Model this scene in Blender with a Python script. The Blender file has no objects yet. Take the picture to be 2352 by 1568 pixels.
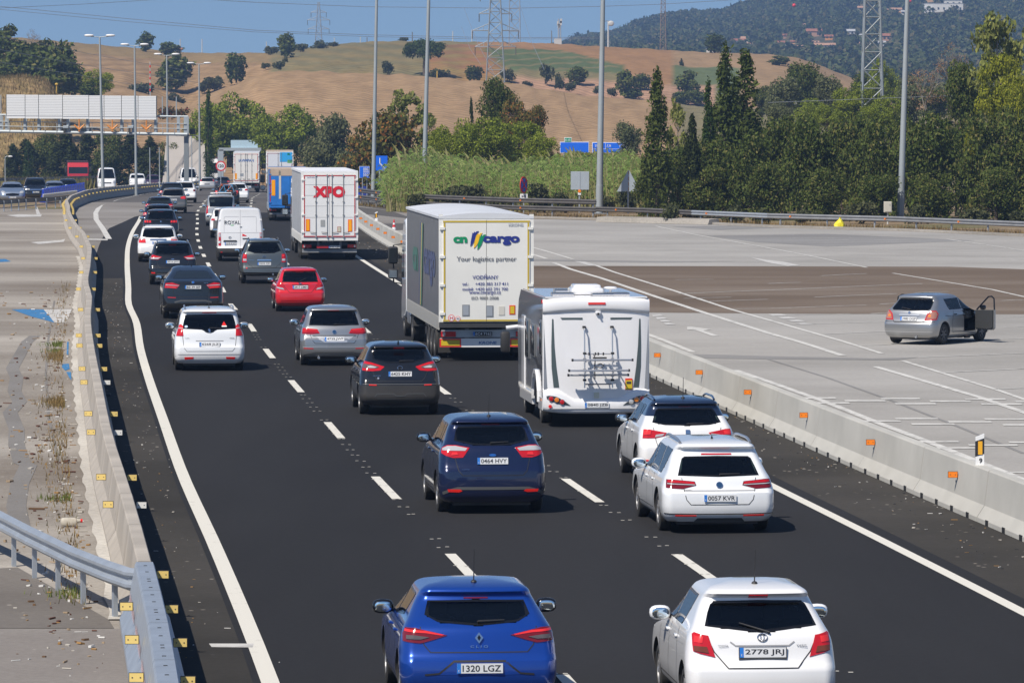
import bpy, bmesh, math, random
import numpy as np
from mathutils import Vector, Matrix
random.seed(7)
R = math.radians
SC = bpy.context.scene
COL = SC.collection
# ---------------------------------------------------------------- camera
F, CX, CY, HOR, H = 11680.0, 1176.0, 784.0, 248.0, 6.85     # photograph measured on a 2352 x 1568 grid
PIT = math.atan((CY - HOR) / F)
cam = bpy.data.cameras.new('camera')
cam.sensor_width = 36.0
cam.lens = 36.0 * F / 2352.0
cam.clip_start, cam.clip_end = 1.0, 20000.0
cob = bpy.data.objects.new('camera', cam)
COL.objects.link(cob)
cob.location = (0, 0, H)
cob.rotation_euler = (math.pi / 2 - PIT, 0, 0)
SC.camera = cob
# ---------------------------------------------------------------- light
SUN_TRAVEL = Vector((0.50, 0.60, -0.95)).normalized()
elev = math.asin(-SUN_TRAVEL.z)
azim = math.atan2(-SUN_TRAVEL.x, -SUN_TRAVEL.y)
W = bpy.data.worlds.new("World")
SC.world = W
W.use_nodes = True
nt = W.node_tree
sky = nt.nodes.new('ShaderNodeTexSky')
sky.sky_type = 'NISHITA'
sky.sun_disc = False
sky.sun_elevation = elev
sky.sun_rotation = azim
sky.altitude = 200
sky.air_density, sky.dust_density, sky.ozone_density = 1.0, 0.30, 5.0
tc = nt.nodes.new('ShaderNodeTexCoord')
mp = nt.nodes.new('ShaderNodeVectorMath'); mp.operation = 'ADD'
mp.inputs[1].default_value = (0, 0, 0.11)
nt.links.new(tc.outputs['Generated'], mp.inputs[0])
nt.links.new(mp.outputs[0], sky.inputs['Vector'])
nt.links.new(sky.outputs[0], nt.nodes['Background'].inputs[0])
nt.nodes['Background'].inputs[1].default_value = 0.092
sl = bpy.data.lights.new('sun', 'SUN')
sl.energy, sl.angle, sl.color = 5.0, R(0.53), (1.0, 0.925, 0.82)
so = bpy.data.objects.new('sun', sl)
COL.objects.link(so)
so.location = (-60, -80, 120)
so.rotation_euler = SUN_TRAVEL.to_track_quat('-Z', 'Y').to_euler()
SC.view_settings.view_transform = 'Standard'
SC.view_settings.look = 'None'
SC.view_settings.exposure = 0.18
SC.view_settings.gamma = 1.0
SC.cycles.max_bounces = 8
SC.cycles.transparent_max_bounces = 12
SC.cycles.volume_bounces = 0

# ---------------------------------------------------------------- photo grid -> place
_c, _s = math.cos(PIT), math.sin(PIT)
def ray(x, y):
    r, u = (x - CX) / F, (CY - y) / F
    return Vector((r, _c + u * _s, u * _c - _s))
def G(x, y, z=0.0):
    d = ray(x, y)
    t = (z - H) / d.z
    return Vector((d.x * t, d.y * t, z))
def AT(x, y, Y):
    d = ray(x, y)
    t = Y / d.y
    return Vector((d.x * t, Y, H + d.z * t))
def ZAT(y, Y):
    return AT(CX, y, Y).z
def pchip(pts):
    xs = np.array([p[0] for p in pts], float); ys = np.array([p[1] for p in pts], float)
    n = len(xs)
    if n == 1:
        return lambda x: ys[0]
    h = np.diff(xs); d = np.diff(ys) / h
    m = np.zeros(n)
    for i in range(1, n - 1):
        if d[i-1] * d[i] > 0:
            w1, w2 = 2*h[i] + h[i-1], h[i] + 2*h[i-1]
            m[i] = (w1 + w2) / (w1 / d[i-1] + w2 / d[i])
    m[0], m[-1] = d[0], d[-1]
    def f(x):
        if x <= xs[0]: return float(ys[0])
        if x >= xs[-1]: return float(ys[-1])
        i = int(np.searchsorted(xs, x, 'right') - 1)
        t = (x - xs[i]) / h[i]
        return float((2*t**3 - 3*t*t + 1) * ys[i] + (t**3 - 2*t*t + t) * h[i] * m[i] + (3*t*t - 2*t**3) * ys[i+1] + (t**3 - t*t) * h[i] * m[i+1])
    return f
def lin(pts):
    xs = [p[0] for p in pts]; ys = [p[1] for p in pts]
    return lambda x: float(np.interp(x, xs, ys))

# ---------------------------------------------------------------- materials
MATS = {}
def mat(name, col=(.5, .5, .5), rough=.6, metal=0.0, spec=.5, coat=0.0, noise=None, bump=None, emit=None, alpha=None, dirt=0.0):
    """noise = (scale, amount, detail): real tonal mottling of the surface; bump = (scale, strength, distance)"""
    if name in MATS: return MATS[name]
    m = bpy.data.materials.new(name); m.use_nodes = True
    n, l = m.node_tree.nodes, m.node_tree.links
    b = n['Principled BSDF']
    b.inputs['Base Color'].default_value = (*col, 1)
    b.inputs['Roughness'].default_value = rough
    b.inputs['Metallic'].default_value = metal
    b.inputs['Specular IOR Level'].default_value = spec
    if coat:
        b.inputs['Coat Weight'].default_value = coat
        b.inputs['Coat Roughness'].default_value = .04
    if noise or bump or dirt:
        t = n.new('ShaderNodeTexCoord')
    if noise:
        nx = n.new('ShaderNodeTexNoise'); nx.inputs['Scale'].default_value = noise[0]
        nx.inputs['Detail'].default_value = noise[2] if len(noise) > 2 else 5
        l.new(t.outputs['Object'], nx.inputs['Vector'])
        r = n.new('ShaderNodeMapRange')
        r.inputs[1].default_value, r.inputs[2].default_value = .25, .75
        r.inputs[3].default_value, r.inputs[4].default_value = 1 - noise[1], 1 + noise[1]
        l.new(nx.outputs[0], r.inputs[0])
        x = n.new('ShaderNodeVectorMath'); x.operation = 'SCALE'
        x.inputs[0].default_value = col
        l.new(r.outputs[0], x.inputs['Scale'])
        l.new(x.outputs[0], b.inputs['Base Color'])
    if dirt:                                     # road dust that sits on the lower body
        sx = n.new('ShaderNodeSeparateXYZ'); l.new(t.outputs['Object'], sx.inputs[0])
        r = n.new('ShaderNodeMapRange'); r.inputs[1].default_value, r.inputs[2].default_value = .25, .75
        r.inputs[3].default_value, r.inputs[4].default_value = dirt, dirt * .12
        l.new(sx.outputs['Z'], r.inputs[0])
        nx = n.new('ShaderNodeTexNoise'); nx.inputs['Scale'].default_value = 3.0; nx.inputs['Detail'].default_value = 6
        l.new(t.outputs['Object'], nx.inputs['Vector'])
        k = n.new('ShaderNodeMath'); k.operation = 'MULTIPLY'; l.new(r.outputs[0], k.inputs[0]); l.new(nx.outputs[0], k.inputs[1])
        mx = n.new('ShaderNodeMix'); mx.data_type = 'RGBA'
        mx.inputs[6].default_value = (*col, 1); mx.inputs[7].default_value = (.30, .27, .23, 1)
        l.new(k.outputs[0], mx.inputs[0]); l.new(mx.outputs[2], b.inputs['Base Color'])
    if bump:
        nb = n.new('ShaderNodeTexNoise'); nb.inputs['Scale'].default_value = bump[0]; nb.inputs['Detail'].default_value = 6
        l.new(t.outputs['Object'], nb.inputs['Vector'])
        bp = n.new('ShaderNodeBump'); bp.inputs['Strength'].default_value = bump[1]; bp.inputs['Distance'].default_value = bump[2] if len(bump) > 2 else .02
        l.new(nb.outputs[0], bp.inputs['Height']); l.new(bp.outputs[0], b.inputs['Normal'])
    MATS[name] = m
    return m
def paint(name, col, metal=0.0, rough=.32, dirt=.35):
    if name in MATS: return MATS[name]
    m = mat(name, col, rough, metal, .5, 1.0, dirt=dirt)
    n, l = m.node_tree.nodes, m.node_tree.links
    out = n['Material Output']; b = n['Principled BSDF']
    g = n.new('ShaderNodeNewGeometry'); d = n.new('ShaderNodeBsdfDiffuse'); d.inputs[0].default_value = (.03, .03, .032, 1)
    mx = n.new('ShaderNodeMixShader')          # the inside of the shell is dark trim
    l.new(g.outputs['Backfacing'], mx.inputs[0]); l.new(b.outputs[0], mx.inputs[1]); l.new(d.outputs[0], mx.inputs[2])
    l.new(mx.outputs[0], out.inputs[0])
    return m
def glass(name, tint, ior=1.5):
    if name in MATS: return MATS[name]
    m = bpy.data.materials.new(name); m.use_nodes = True
    n, l = m.node_tree.nodes, m.node_tree.links
    n.remove(n['Principled BSDF'])
    t = n.new('ShaderNodeBsdfTransparent'); t.inputs[0].default_value = (*tint, 1)
    g = n.new('ShaderNodeBsdfGlossy'); g.inputs[0].default_value = (1, 1, 1, 1); g.inputs['Roughness'].default_value = .03
    f = n.new('ShaderNodeFresnel'); f.inputs[0].default_value = ior
    x = n.new('ShaderNodeMixShader')
    l.new(f.outputs[0], x.inputs[0]); l.new(t.outputs[0], x.inputs[1]); l.new(g.outputs[0], x.inputs[2])
    l.new(x.outputs[0], n['Material Output'].inputs[0])
    MATS[name] = m
    return m
BLK = mat('black_plastic', (.022, .022, .024), .55, dirt=.25)
GBLK = mat('gloss_black', (.008, .008, .009), .12)
RUB = mat('tyre_rubber', (.028, .027, .026), .8, noise=(40, .25))
ALLOY = mat('alloy', (.42, .42, .43), .35, .7)
STEELW = mat('wheel_steel', (.12, .12, .125), .5, .4)
CHROME = mat('chrome', (.75, .76, .78), .12, 1.0)
ALU = mat('aluminium', (.62, .63, .65), .35, .9)
MIRR = mat('mirror_face', (.72, .80, .84), .06, 1.0)
LRED = mat('red_lens', (.50, .008, .012), .15, coat=.6)
LRED2 = mat('bright_red_lens', (.75, .03, .03), .15, coat=.6)
LDRED = mat('dark_red_lens', (.16, .006, .01), .12, coat=.6)
LCLR = mat('clear_lens', (.55, .55, .55), .15, .3, coat=.6)
LAMB = mat('amber_lens', (.75, .22, .02), .2, coat=.5)
LSMK = mat('smoked_lens', (.10, .085, .085), .12, coat=.6)
REFL_R = mat('red_reflector', (.70, .02, .015), .25)
REFL_O = mat('orange_reflector', (.85, .22, .01), .35)
REFL_Y = mat('yellow_reflector', (.74, .55, .18), .45)
REFL_W = mat('white_reflector', (.75, .75, .72), .4)
PLW = mat('plate_white', (.66, .67, .68), .35)
PLB = mat('plate_blue', (.02, .18, .60), .4)
INK = mat('plate_ink', (.02, .02, .025), .5)
SEAM = mat('panel_gap', (.012, .012, .013), .7)
SEATM = mat('seat_fabric', (.035, .036, .04), .9)
GLR = glass('rear_glass', (.16, .205, .20))
GLS = glass('side_glass', (.42, .49, .48)); GLW = glass('windscreen_glass', (.72, .78, .76))
GLD = mat('dark_glass', (.012, .016, .018), .04, spec=.6)
WHT = mat('white_paint', (.78, .78, .77), .4)

# ---------------------------------------------------------------- mesh building
class MB:
    def __init__(s):
        s.v, s.f, s.m, s.mats = [], [], [], []
    def mi(s, m):
        if m not in s.mats: s.mats.append(m)
        return s.mats.index(m)
    def add(s, vs, fs, m, M=None):
        o = len(s.v)
        for p in vs:
            s.v.append(tuple(M @ Vector(p)) if M else tuple(p))
        k = s.mi(m)
        for f in fs:
            s.f.append(tuple(i + o for i in f)); s.m.append(k)
        return s
    def box(s, c, d, m, M=None, bev=0.0):
        x, y, z = d[0]/2, d[1]/2, d[2]/2
        if bev <= 0:
            vs = [(c[0]+i*x, c[1]+j*y, c[2]+k*z) for i in (-1, 1) for j in (-1, 1) for k in (-1, 1)]
            fs = [(0, 1, 3, 2), (4, 6, 7, 5), (0, 4, 5, 1), (2, 3, 7, 6), (0, 2, 6, 4), (1, 5, 7, 3)]
            return s.add(vs, fs, m, M)
        b = min(bev, x*.98, y*.98, z*.98)
        bm = bmesh.new()
        bmesh.ops.create_cube(bm, size=1.0)
        for v in bm.verts:
            v.co = Vector((v.co.x*2*x, v.co.y*2*y, v.co.z*2*z))
        bmesh.ops.bevel(bm, geom=bm.edges[:], offset=b, segments=2, affect='EDGES', profile=.5)
        bm.verts.index_update()
        vs = [(v.co.x+c[0], v.co.y+c[1], v.co.z+c[2]) for v in bm.verts]
        fs = [tuple(v.index for v in f.verts) for f in bm.faces]
        bm.free()
        return s.add(vs, fs, m, M)
    def tube(s, pts, r, m, n=8, M=None, caps=True):
        """a round bar through the points; r is a radius or one per point"""
        P = [Vector(p) for p in pts]
        rr = r if isinstance(r, (list, tuple)) else [r]*len(P)
        vs, fs = [], []
        up = None
        for i, p in enumerate(P):
            t = (P[min(i+1, len(P)-1)] - P[max(i-1, 0)])
            t = t.normalized() if t.length > 1e-9 else Vector((0, 0, 1))
            if up is None:
                a = Vector((0, 0, 1)) if abs(t.z) < .9 else Vector((1, 0, 0))
                up = t.cross(a).normalized()
            else:
                up = (up - t * up.dot(t)).normalized()
            w = t.cross(up)
            for k in range(n):
                a = 2*math.pi*k/n
                vs.append(p + (up*math.cos(a) + w*math.sin(a))*rr[i])
        for i in range(len(P)-1):
            for k in range(n):
                fs.append((i*n+k, i*n+(k+1) % n, (i+1)*n+(k+1) % n, (i+1)*n+k))
        if caps:
            fs.append(tuple(range(n-1, -1, -1))); fs.append(tuple(range((len(P)-1)*n, len(P)*n)))
        return s.add(vs, fs, m, M)
    def prism(s, poly, y0, y1, m, axis='y', M=None):
        """poly in the plane across the axis, extruded from y0 to y1"""
        n = len(poly)
        def P(a, b, t):
            return (a, t, b) if axis == 'y' else ((t, a, b) if axis == 'x' else (a, b, t))
        vs = [P(a, b, y0) for a, b in poly] + [P(a, b, y1) for a, b in poly]
        fs = [tuple(range(n)), tuple(range(2*n-1, n-1, -1))] + [(i, n+i, n+(i+1) % n, (i+1) % n) for i in range(n)]
        return s.add(vs, fs, m, M)
    def lathe(s, prof, m, n=24, axis='x', c=(0, 0, 0), M=None):
        """prof = (along axis, radius)"""
        vs, fs = [], []
        for a, r in prof:
            for k in range(n):
                t = 2*math.pi*k/n
                u, w = r*math.cos(t), r*math.sin(t)
                vs.append((c[0]+a, c[1]+u, c[2]+w) if axis == 'x' else ((c[0]+u, c[1]+a, c[2]+w) if axis == 'y' else (c[0]+u, c[1]+w, c[2]+a)))
        for i in range(len(prof)-1):
            for k in range(n):
                fs.append((i*n+k, (i+1)*n+k, (i+1)*n+(k+1) % n, i*n+(k+1) % n))
        fs.append(tuple(range(n))); fs.append(tuple(range(len(prof)*n-1, (len(prof)-1)*n-1, -1)))
        return s.add(vs, fs, m, M)
    def ell(s, c, r, m, nu=12, nv=8, p=1.0, M=None):
        """rounded lump (superellipsoid: p < 1 is boxier)"""
        def q(v): return math.copysign(abs(v)**p, v)
        vs, fs = [], []
        for j in range(nv+1):
            b = -math.pi/2 + math.pi*j/nv
            for i in range(nu):
                a = 2*math.pi*i/nu
                vs.append((c[0]+r[0]*q(math.cos(b))*q(math.cos(a)), c[1]+r[1]*q(math.cos(b))*q(math.sin(a)), c[2]+r[2]*q(math.sin(b))))
        for j in range(nv):
            for i in range(nu):
                fs.append((j*nu+i, j*nu+(i+1) % nu, (j+1)*nu+(i+1) % nu, (j+1)*nu+i))
        return s.add(vs, fs, m, M)
    def mesh(s, name='mesh'):
        me = bpy.data.meshes.new(name)
        me.from_pydata(s.v, [], s.f)
        for m in s.mats: me.materials.append(m)
        me.polygons.foreach_set('material_index', s.m)
        me.update()
        return me
    def build(s, name, parent=None, smooth=None, fix=True):
        me = s.mesh(name)
        if fix:
            bm = bmesh.new(); bm.from_mesh(me)
            bmesh.ops.recalc_face_normals(bm, faces=bm.faces[:]); bm.to_mesh(me); bm.free()
        if smooth:
            me.shade_smooth(); me.set_sharp_from_angle(angle=R(smooth))
        return link(name, me, parent)
def link(name, data, parent=None):
    o = bpy.data.objects.new(name, data); COL.objects.link(o)
    if parent is not None: o.parent = parent
    return o
def tag(o, label=None, cat=None, group=None, kind=None):
    if label: o['label'] = label
    if cat: o['category'] = cat
    if group: o['group'] = group
    if kind: o['kind'] = kind
    return o
def thing(name, label, cat, loc=(0, 0, 0), rz=0.0, group=None):
    o = bpy.data.objects.new(name, None); COL.objects.link(o)
    o.empty_display_size = .2
    o.location = loc; o.rotation_euler = (0, 0, rz)
    return tag(o, label, cat, group)
def dup(root, loc, rz=0.0, sc=None, label=None, group=None):
    r = root.copy(); COL.objects.link(r); r.location = loc; r.rotation_euler = (0, 0, rz)
    if sc is not None: r.scale = sc if hasattr(sc, '__len__') else (sc, sc, sc)
    if label: r['label'] = label
    if group: r['group'] = group
    for ch in list(root.children):
        c = ch.copy(); COL.objects.link(c); c.parent = r
        for g in list(ch.children):
            d = g.copy(); COL.objects.link(d); d.parent = c
    return r
# ---------------------------------------------------------------- lettering (flat, real geometry)
_TX = {}
def text_geo(s, bold=0.0):
    k = (s, bold)
    if k not in _TX:
        cu = bpy.data.curves.new('lettering', 'FONT')
        cu.body = s; cu.resolution_u = 3; cu.size = 1.0; cu.offset = bold
        o = bpy.data.objects.new('lettering', cu)
        me = bpy.data.meshes.new_from_object(o)
        vs = [tuple(v.co) for v in me.vertices]; fs = [tuple(p.vertices) for p in me.polygons]
        bpy.data.objects.remove(o); bpy.data.curves.remove(cu); bpy.data.meshes.remove(me)
        xs = [v[0] for v in vs] or [0]; ys = [v[1] for v in vs] or [0]
        _TX[k] = (vs, fs, min(xs), max(xs), min(ys), max(ys))
    return _TX[k]
def text(mb, s, m, M, w=None, h=None, bold=0.0, shear=0.0):
    """lettering centred on the origin of M, in M's x/z plane, facing -y"""
    vs, fs, x0, x1, y0, y1 = text_geo(s, bold)
    sx = (w / (x1-x0)) if w else None
    sy = (h / (y1-y0)) if h else None
    if sx is None: sx = sy
    if sy is None: sy = sx
    pts = [((v[0]-(x0+x1)/2)*sx + shear*(v[1]-(y0+y1)/2)*sy, 0.0, (v[1]-(y0+y1)/2)*sy) for v in vs]
    mb.add(pts, fs, m, M)
T = Matrix.Translation
def RZ(a): return Matrix.Rotation(a, 4, 'Z')
def RX(a): return Matrix.Rotation(a, 4, 'X')
def RY(a): return Matrix.Rotation(a, 4, 'Y')
# ---------------------------------------------------------------- road geometry in plan
L_ = pchip([(40, 2.4), (60, .72), (78.1, -.96), (95, -2.6), (111.7, -4.11), (128.6, -5.63), (145.5, -7.09), (162.6, -8.46), (177.8, -9.85),
            (194.2, -11.1), (223.5, -13.36), (252.4, -15.5), (280.7, -17.4), (308.9, -19.1), (333, -20.6), (363.6, -22.1), (417, -24.7),
            (450, -26.0), (508, -28.5), (540, -29.7), (600, -31.5), (700, -34.0), (760, -35.0)])
def slope(Y): return (L_(Y + 2) - L_(Y - 2)) / 4
def GZ(Y):
    """level of the ground: flat, then falling gently past a crest"""
    d = Y - 375.0
    if d < -20: return 0.0
    if d < 20: return -.0118 * (d + 20) ** 2 / 80
    return -.0118 * d
def GG(x, y):
    """ground point seen at (x, y)"""
    z = 0.0
    for _ in range(40):
        p = G(x, y, z)
        z2 = GZ(p.y)
        if abs(z2 - z) < 1e-4: break
        z = .5 * z + .5 * z2
    return p
def LP(off, Y):
    """point beside the left lane line (offset square to the road)"""
    k = slope(Y); n = math.hypot(1, k)
    y = Y - off * k / n
    return Vector((L_(Y) + off / n, y, GZ(y)))
def heading(Y): return math.atan2(-slope(Y), 1)

# ---------------------------------------------------------------- cars
_WH = {}
def wheel_meshes(Rw, tw, style):
    k = (round(Rw, 3), round(tw, 3), style)
    if k in _WH: return _WH[k]
    t = MB(); h = tw / 2
    t.lathe([(-h, .66*Rw), (-h, .88*Rw), (-h*.86, .97*Rw), (-h*.5, Rw), (-h*.12, Rw), (-h*.1, Rw*.985), (h*.1, Rw*.985), (h*.12, Rw), (h*.5, Rw), (h*.86, .97*Rw), (h, .88*Rw), (h, .66*Rw), (h*.5, .64*Rw), (-h*.5, .64*Rw)], RUB, 28)
    r = MB(); m = {'alloy': ALLOY, 'steel': STEELW, 'dark': STEELW}[style]
    r.lathe([(h*.2, .1*Rw), (h*.2, .64*Rw), (h*.92, .67*Rw), (h*.92, .61*Rw), (h*.3, .58*Rw), (h*.3, .05*Rw)], m, 24)
    n = 10 if style != 'steel' else 7
    for i in range(n):
        a = 2*math.pi*i/n
        M = RX(a)
        r.box((h*.66, 0, .35*Rw), (h*.4, .085*Rw if n == 10 else .16*Rw, .52*Rw), m, M)
    r.lathe([(h*.3, .15*Rw), (h*.86, .13*Rw)], m, 12)
    tm, rm = t.mesh('tyre'), r.mesh('rim')
    for me in (tm, rm):
        bm = bmesh.new(); bm.from_mesh(me); bmesh.ops.recalc_face_normals(bm, faces=bm.faces[:]); bm.to_mesh(me); bm.free()
        me.shade_smooth(); me.set_sharp_from_angle(angle=R(35))
    _WH[k] = (tm, rm)
    return _WH[k]
def add_wheel(root, x, y, Rw, tw, style):
    tm, rm = wheel_meshes(Rw, tw, style)
    w = link('wheel', tm, root); w.location = (x, y, Rw)
    if x < 0: w.rotation_euler = (0, 0, math.pi)
    link('rim', rm, w)
    return w

class Shell:
    """a car body as stacked outlines; every outline is a rounded rectangle whose size changes with height"""
    def __init__(s, w, yr, yf, rx, ry, fx, fy, bow, gc, Hh, belt):
        s.w, s.yr, s.yf = pchip(w), pchip(yr), pchip(yf)
        s.rx, s.ry, s.fx, s.fy, s.bow = lin(rx), lin(ry), lin(fx), lin(fy), bow
        s.gc, s.H, s.belt = gc, Hh, belt
    def end(s, xv, z, rear=True):
        w = s.w(z)
        rx, ry = (s.rx(z), s.ry(z)) if rear else (s.fx(z), s.fy(z))
        rx = min(rx, w*.9); ws = w - rx
        a = abs(xv)
        if a <= ws:
            x, d = a, s.bow*(a/max(w, .01))**2
        else:
            t = min((a-ws)/(.5*(rx+ry)), math.pi/2)
            x, d = ws+rx*math.sin(t), s.bow*(ws/max(w, .01))**2 + ry*(1-math.cos(t))
        y = s.yr(z)+d if rear else s.yf(z)-d
        return Vector((math.copysign(x, xv), y, z))
    def side(s, sg, y, z):
        w = s.w(z); rx, ry = min(s.rx(z), w*.9), s.ry(z); fx, fy = min(s.fx(z), w*.9), s.fy(z)
        b = s.bow*((w-rx)/max(w, .01))**2
        y0 = s.yr(z)+b+ry; b2 = s.bow*((w-fx)/max(w, .01))**2; y1 = s.yf(z)-b2-fy
        x = w
        if y < y0:
            c = max(-1, 1-(y0-y)/ry*1.0) if ry > 0 else 1
            q = min(1, (y0-y)/ry); x = w-rx+rx*math.sqrt(max(0, 1-q*q))
        elif y > y1:
            q = min(1, (y-y1)/fy); x = w-fx+fx*math.sqrt(max(0, 1-q*q))
        return Vector((sg*x, y, z))
    def ring(s, z, nr=12, nc=8, ns=26, nf=6):
        w = s.w(z); out = []
        rx, ry, fx, fy = min(s.rx(z), w*.9), s.ry(z), min(s.fx(z), w*.9), s.fy(z)
        for i in range(nr):
            out.append(s.end((w-rx)*i/nr, z))
        for i in range(nc):
            out.append(s.end(w-rx+.5*(rx+ry)*math.pi/2*i/nc, z))
        br = s.bow*((w-rx)/max(w, .01))**2; bf = s.bow*((w-fx)/max(w, .01))**2
        y0, y1 = s.yr(z)+br+ry, s.yf(z)-bf-fy
        for i in range(ns):
            t = i/ns
            out.append(Vector((w, y0+(y1-y0)*t, z)))
        for i in range(nc):
            out.append(s.end(w-fx+.5*(fx+fy)*math.pi/2*(1-i/nc), z, False))
        for i in range(nf+1):
            out.append(s.end((w-fx)*(1-i/nf), z, False))
        return out
    def grid(s, mats, levels):
        """closed body mesh"""
        mb = MB(); rings = []
        for z in levels:
            r = s.ring(z)
            left = [Vector((-p.x, p.y, p.z)) for p in r[-2:0:-1]]
            rings.append(r + left)
        n = len(rings[0])
        mb.v = [tuple(p) for r in rings for p in r]
        for j in range(len(rings)-1):
            m = mats((levels[j]+levels[j+1])/2)
            k = mb.mi(m)
            for i in range(n):
                mb.f.append((j*n+i, j*n+(i+1) % n, (j+1)*n+(i+1) % n, (j+1)*n+i)); mb.m.append(k)
        mb.f.append(tuple(range(n-1, -1, -1))); mb.m.append(mb.mi(BLK))
        mb.f.append(tuple(range((len(rings)-1)*n, len(rings)*n))); mb.m.append(mb.mi(mats(s.H)))
        return mb
def in_poly(x, y, P):
    c = False; n = len(P)
    for i in range(n):
        x1, y1 = P[i]; x2, y2 = P[(i+1) % n]
        if (y1 > y) != (y2 > y) and x < (x2-x1)*(y-y1)/(y2-y1)+x1: c = not c
    return c
def span(P, x):
    zs = []
    n = len(P)
    for i in range(n):
        (x1, y1), (x2, y2) = P[i], P[(i+1) % n]
        if x1 == x2: continue
        if min(x1, x2)-1e-9 <= x <= max(x1, x2)+1e-9:
            zs.append(y1+(y2-y1)*(x-x1)/(x2-x1))
    return (min(zs), max(zs)) if zs else None
def outward(p):
    return Vector((p.x, p.y-min(max(p.y, 1.0), 1.6), .3))
def patch(mb, P, fmap, off, m, edge=None, nu=16, nv=6, skirt=.012, border=.0, bz=None):
    """a panel with outline P laid on the body: fmap(u, z) gives the body point; off = how proud it stands.
    edge/border: a printed dark rim round a pane"""
    x0, x1 = min(p[0] for p in P), max(p[0] for p in P)
    e = (x1-x0)*1e-4
    if border:
        bx = border/(x1-x0)
        us = [0, bx] + [bx+(1-2*bx)*i/nu for i in range(1, nu)] + [1-bx, 1]
        vs_ = [0, .5*.18] + [.09+.82*i/nv for i in range(1, nv)] + [.91, 1]
    else:
        us = sorted(set([i/nu for i in range(nu+1)] + [(p[0]-x0)/(x1-x0) for p in P])); vs_ = [i/nv for i in range(nv+1)]
    pts = []; base = []
    for u in us:
        x = min(max(x0+(x1-x0)*u, x0+e), x1-e)
        lo, hi = span(P, x)
        for v in vs_:
            z = lo+(hi-lo)*v
            p = fmap(x, z)
            a, b = fmap(x+.01, z)-fmap(x-.01, z), fmap(x, z+.01)-fmap(x, z-.01)
            n = a.cross(b)
            n = n.normalized() if n.length > 1e-12 else Vector((0, -1, 0))
            if n.dot(outward(p)) < 0: n = -n
            pts.append(p+n*off); base.append(p-n*skirt)
    nv1 = len(vs_)
    f1, f2 = [], []
    for i in range(len(us)-1):
        for j in range(nv1-1):
            q = (i*nv1+j, (i+1)*nv1+j, (i+1)*nv1+j+1, i*nv1+j+1)
            if border and (i == 0 or i == len(us)-2 or j == 0 or j == nv1-2): f2.append(q)
            else: f1.append(q)
    mb.add(pts, f1, m)
    if f2: mb.add(pts, f2, edge or GBLK)
    loop = [i*nv1 for i in range(len(us))] + [(len(us)-1)*nv1+j for j in range(1, nv1)] + [i*nv1+nv1-1 for i in range(len(us)-2, -1, -1)] + [j for j in range(nv1-2, 0, -1)]
    k = len(loop)
    mb.add([pts[i] for i in loop]+[base[i] for i in loop], [(i, (i+1) % k, k+(i+1) % k, k+i) for i in range(k)], edge or m)
def stripe(mb, pl, fmap, wd, off, m):
    """thin line along a path on the body (panel gap, trim)"""
    q = []
    for (a, b) in zip(pl[:-1], pl[1:]):
        n = max(1, int(math.hypot(b[0]-a[0], b[1]-a[1])/.06))
        q += [(a[0]+(b[0]-a[0])*i/n, a[1]+(b[1]-a[1])*i/n) for i in range(n)]
    q.append(pl[-1])
    L, Rr = [], []
    for i, p in enumerate(q):
        a, b = q[max(0, i-1)], q[min(len(q)-1, i+1)]
        d = (b[0]-a[0], b[1]-a[1]); l = math.hypot(*d) or 1
        nx, nz = -d[1]/l*wd/2, d[0]/l*wd/2
        for S, sg in ((L, 1), (Rr, -1)):
            x, z = p[0]+sg*nx, p[1]+sg*nz
            P = fmap(x, z)
            u, v = fmap(x+.01, z)-fmap(x-.01, z), fmap(x, z+.01)-fmap(x, z-.01)
            n = u.cross(v); n = n.normalized() if n.length > 1e-12 else Vector((0, -1, 0))
            if n.dot(outward(P)) < 0: n = -n
            S.append(P+n*off)
    k = len(L)
    mb.add(L+Rr, [(i, i+1, k+i+1, k+i) for i in range(k-1)], m)
def mirror_poly(P): return [(-x, z) for x, z in P]
def full(half):
    """half outline (x >= 0), from the top centre round to the bottom centre"""
    return half + [(-x, z) for x, z in half[::-1] if x > 1e-6]
def plate(root, M, txt, white=True, w=.52, h=.11, blue=True, frame=None):
    p = MB()
    bg = PLW if white else mat('plate_black', (.012, .012, .018), .4)
    p.box((0, 0, 0), (w, .012, h), bg, M)
    if frame: p.box((0, .004, -h*.08), (w+.02, .012, h*1.25), frame, M)
    if blue:
        p.box((-w/2+.022, -.0045, 0), (.044, .006, h), PLB, M)
        text(p, 'E', PLW, M @ T((-w/2+.022, -.009, -h*.25)), h=h*.22)
    text(p, txt, INK if white else PLW, M @ T((.02 if blue else 0, -.0085, 0)), w=w*(.84 if blue else .9), h=h*.66, bold=.012)
    return p.build('number_plate', root)

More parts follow.
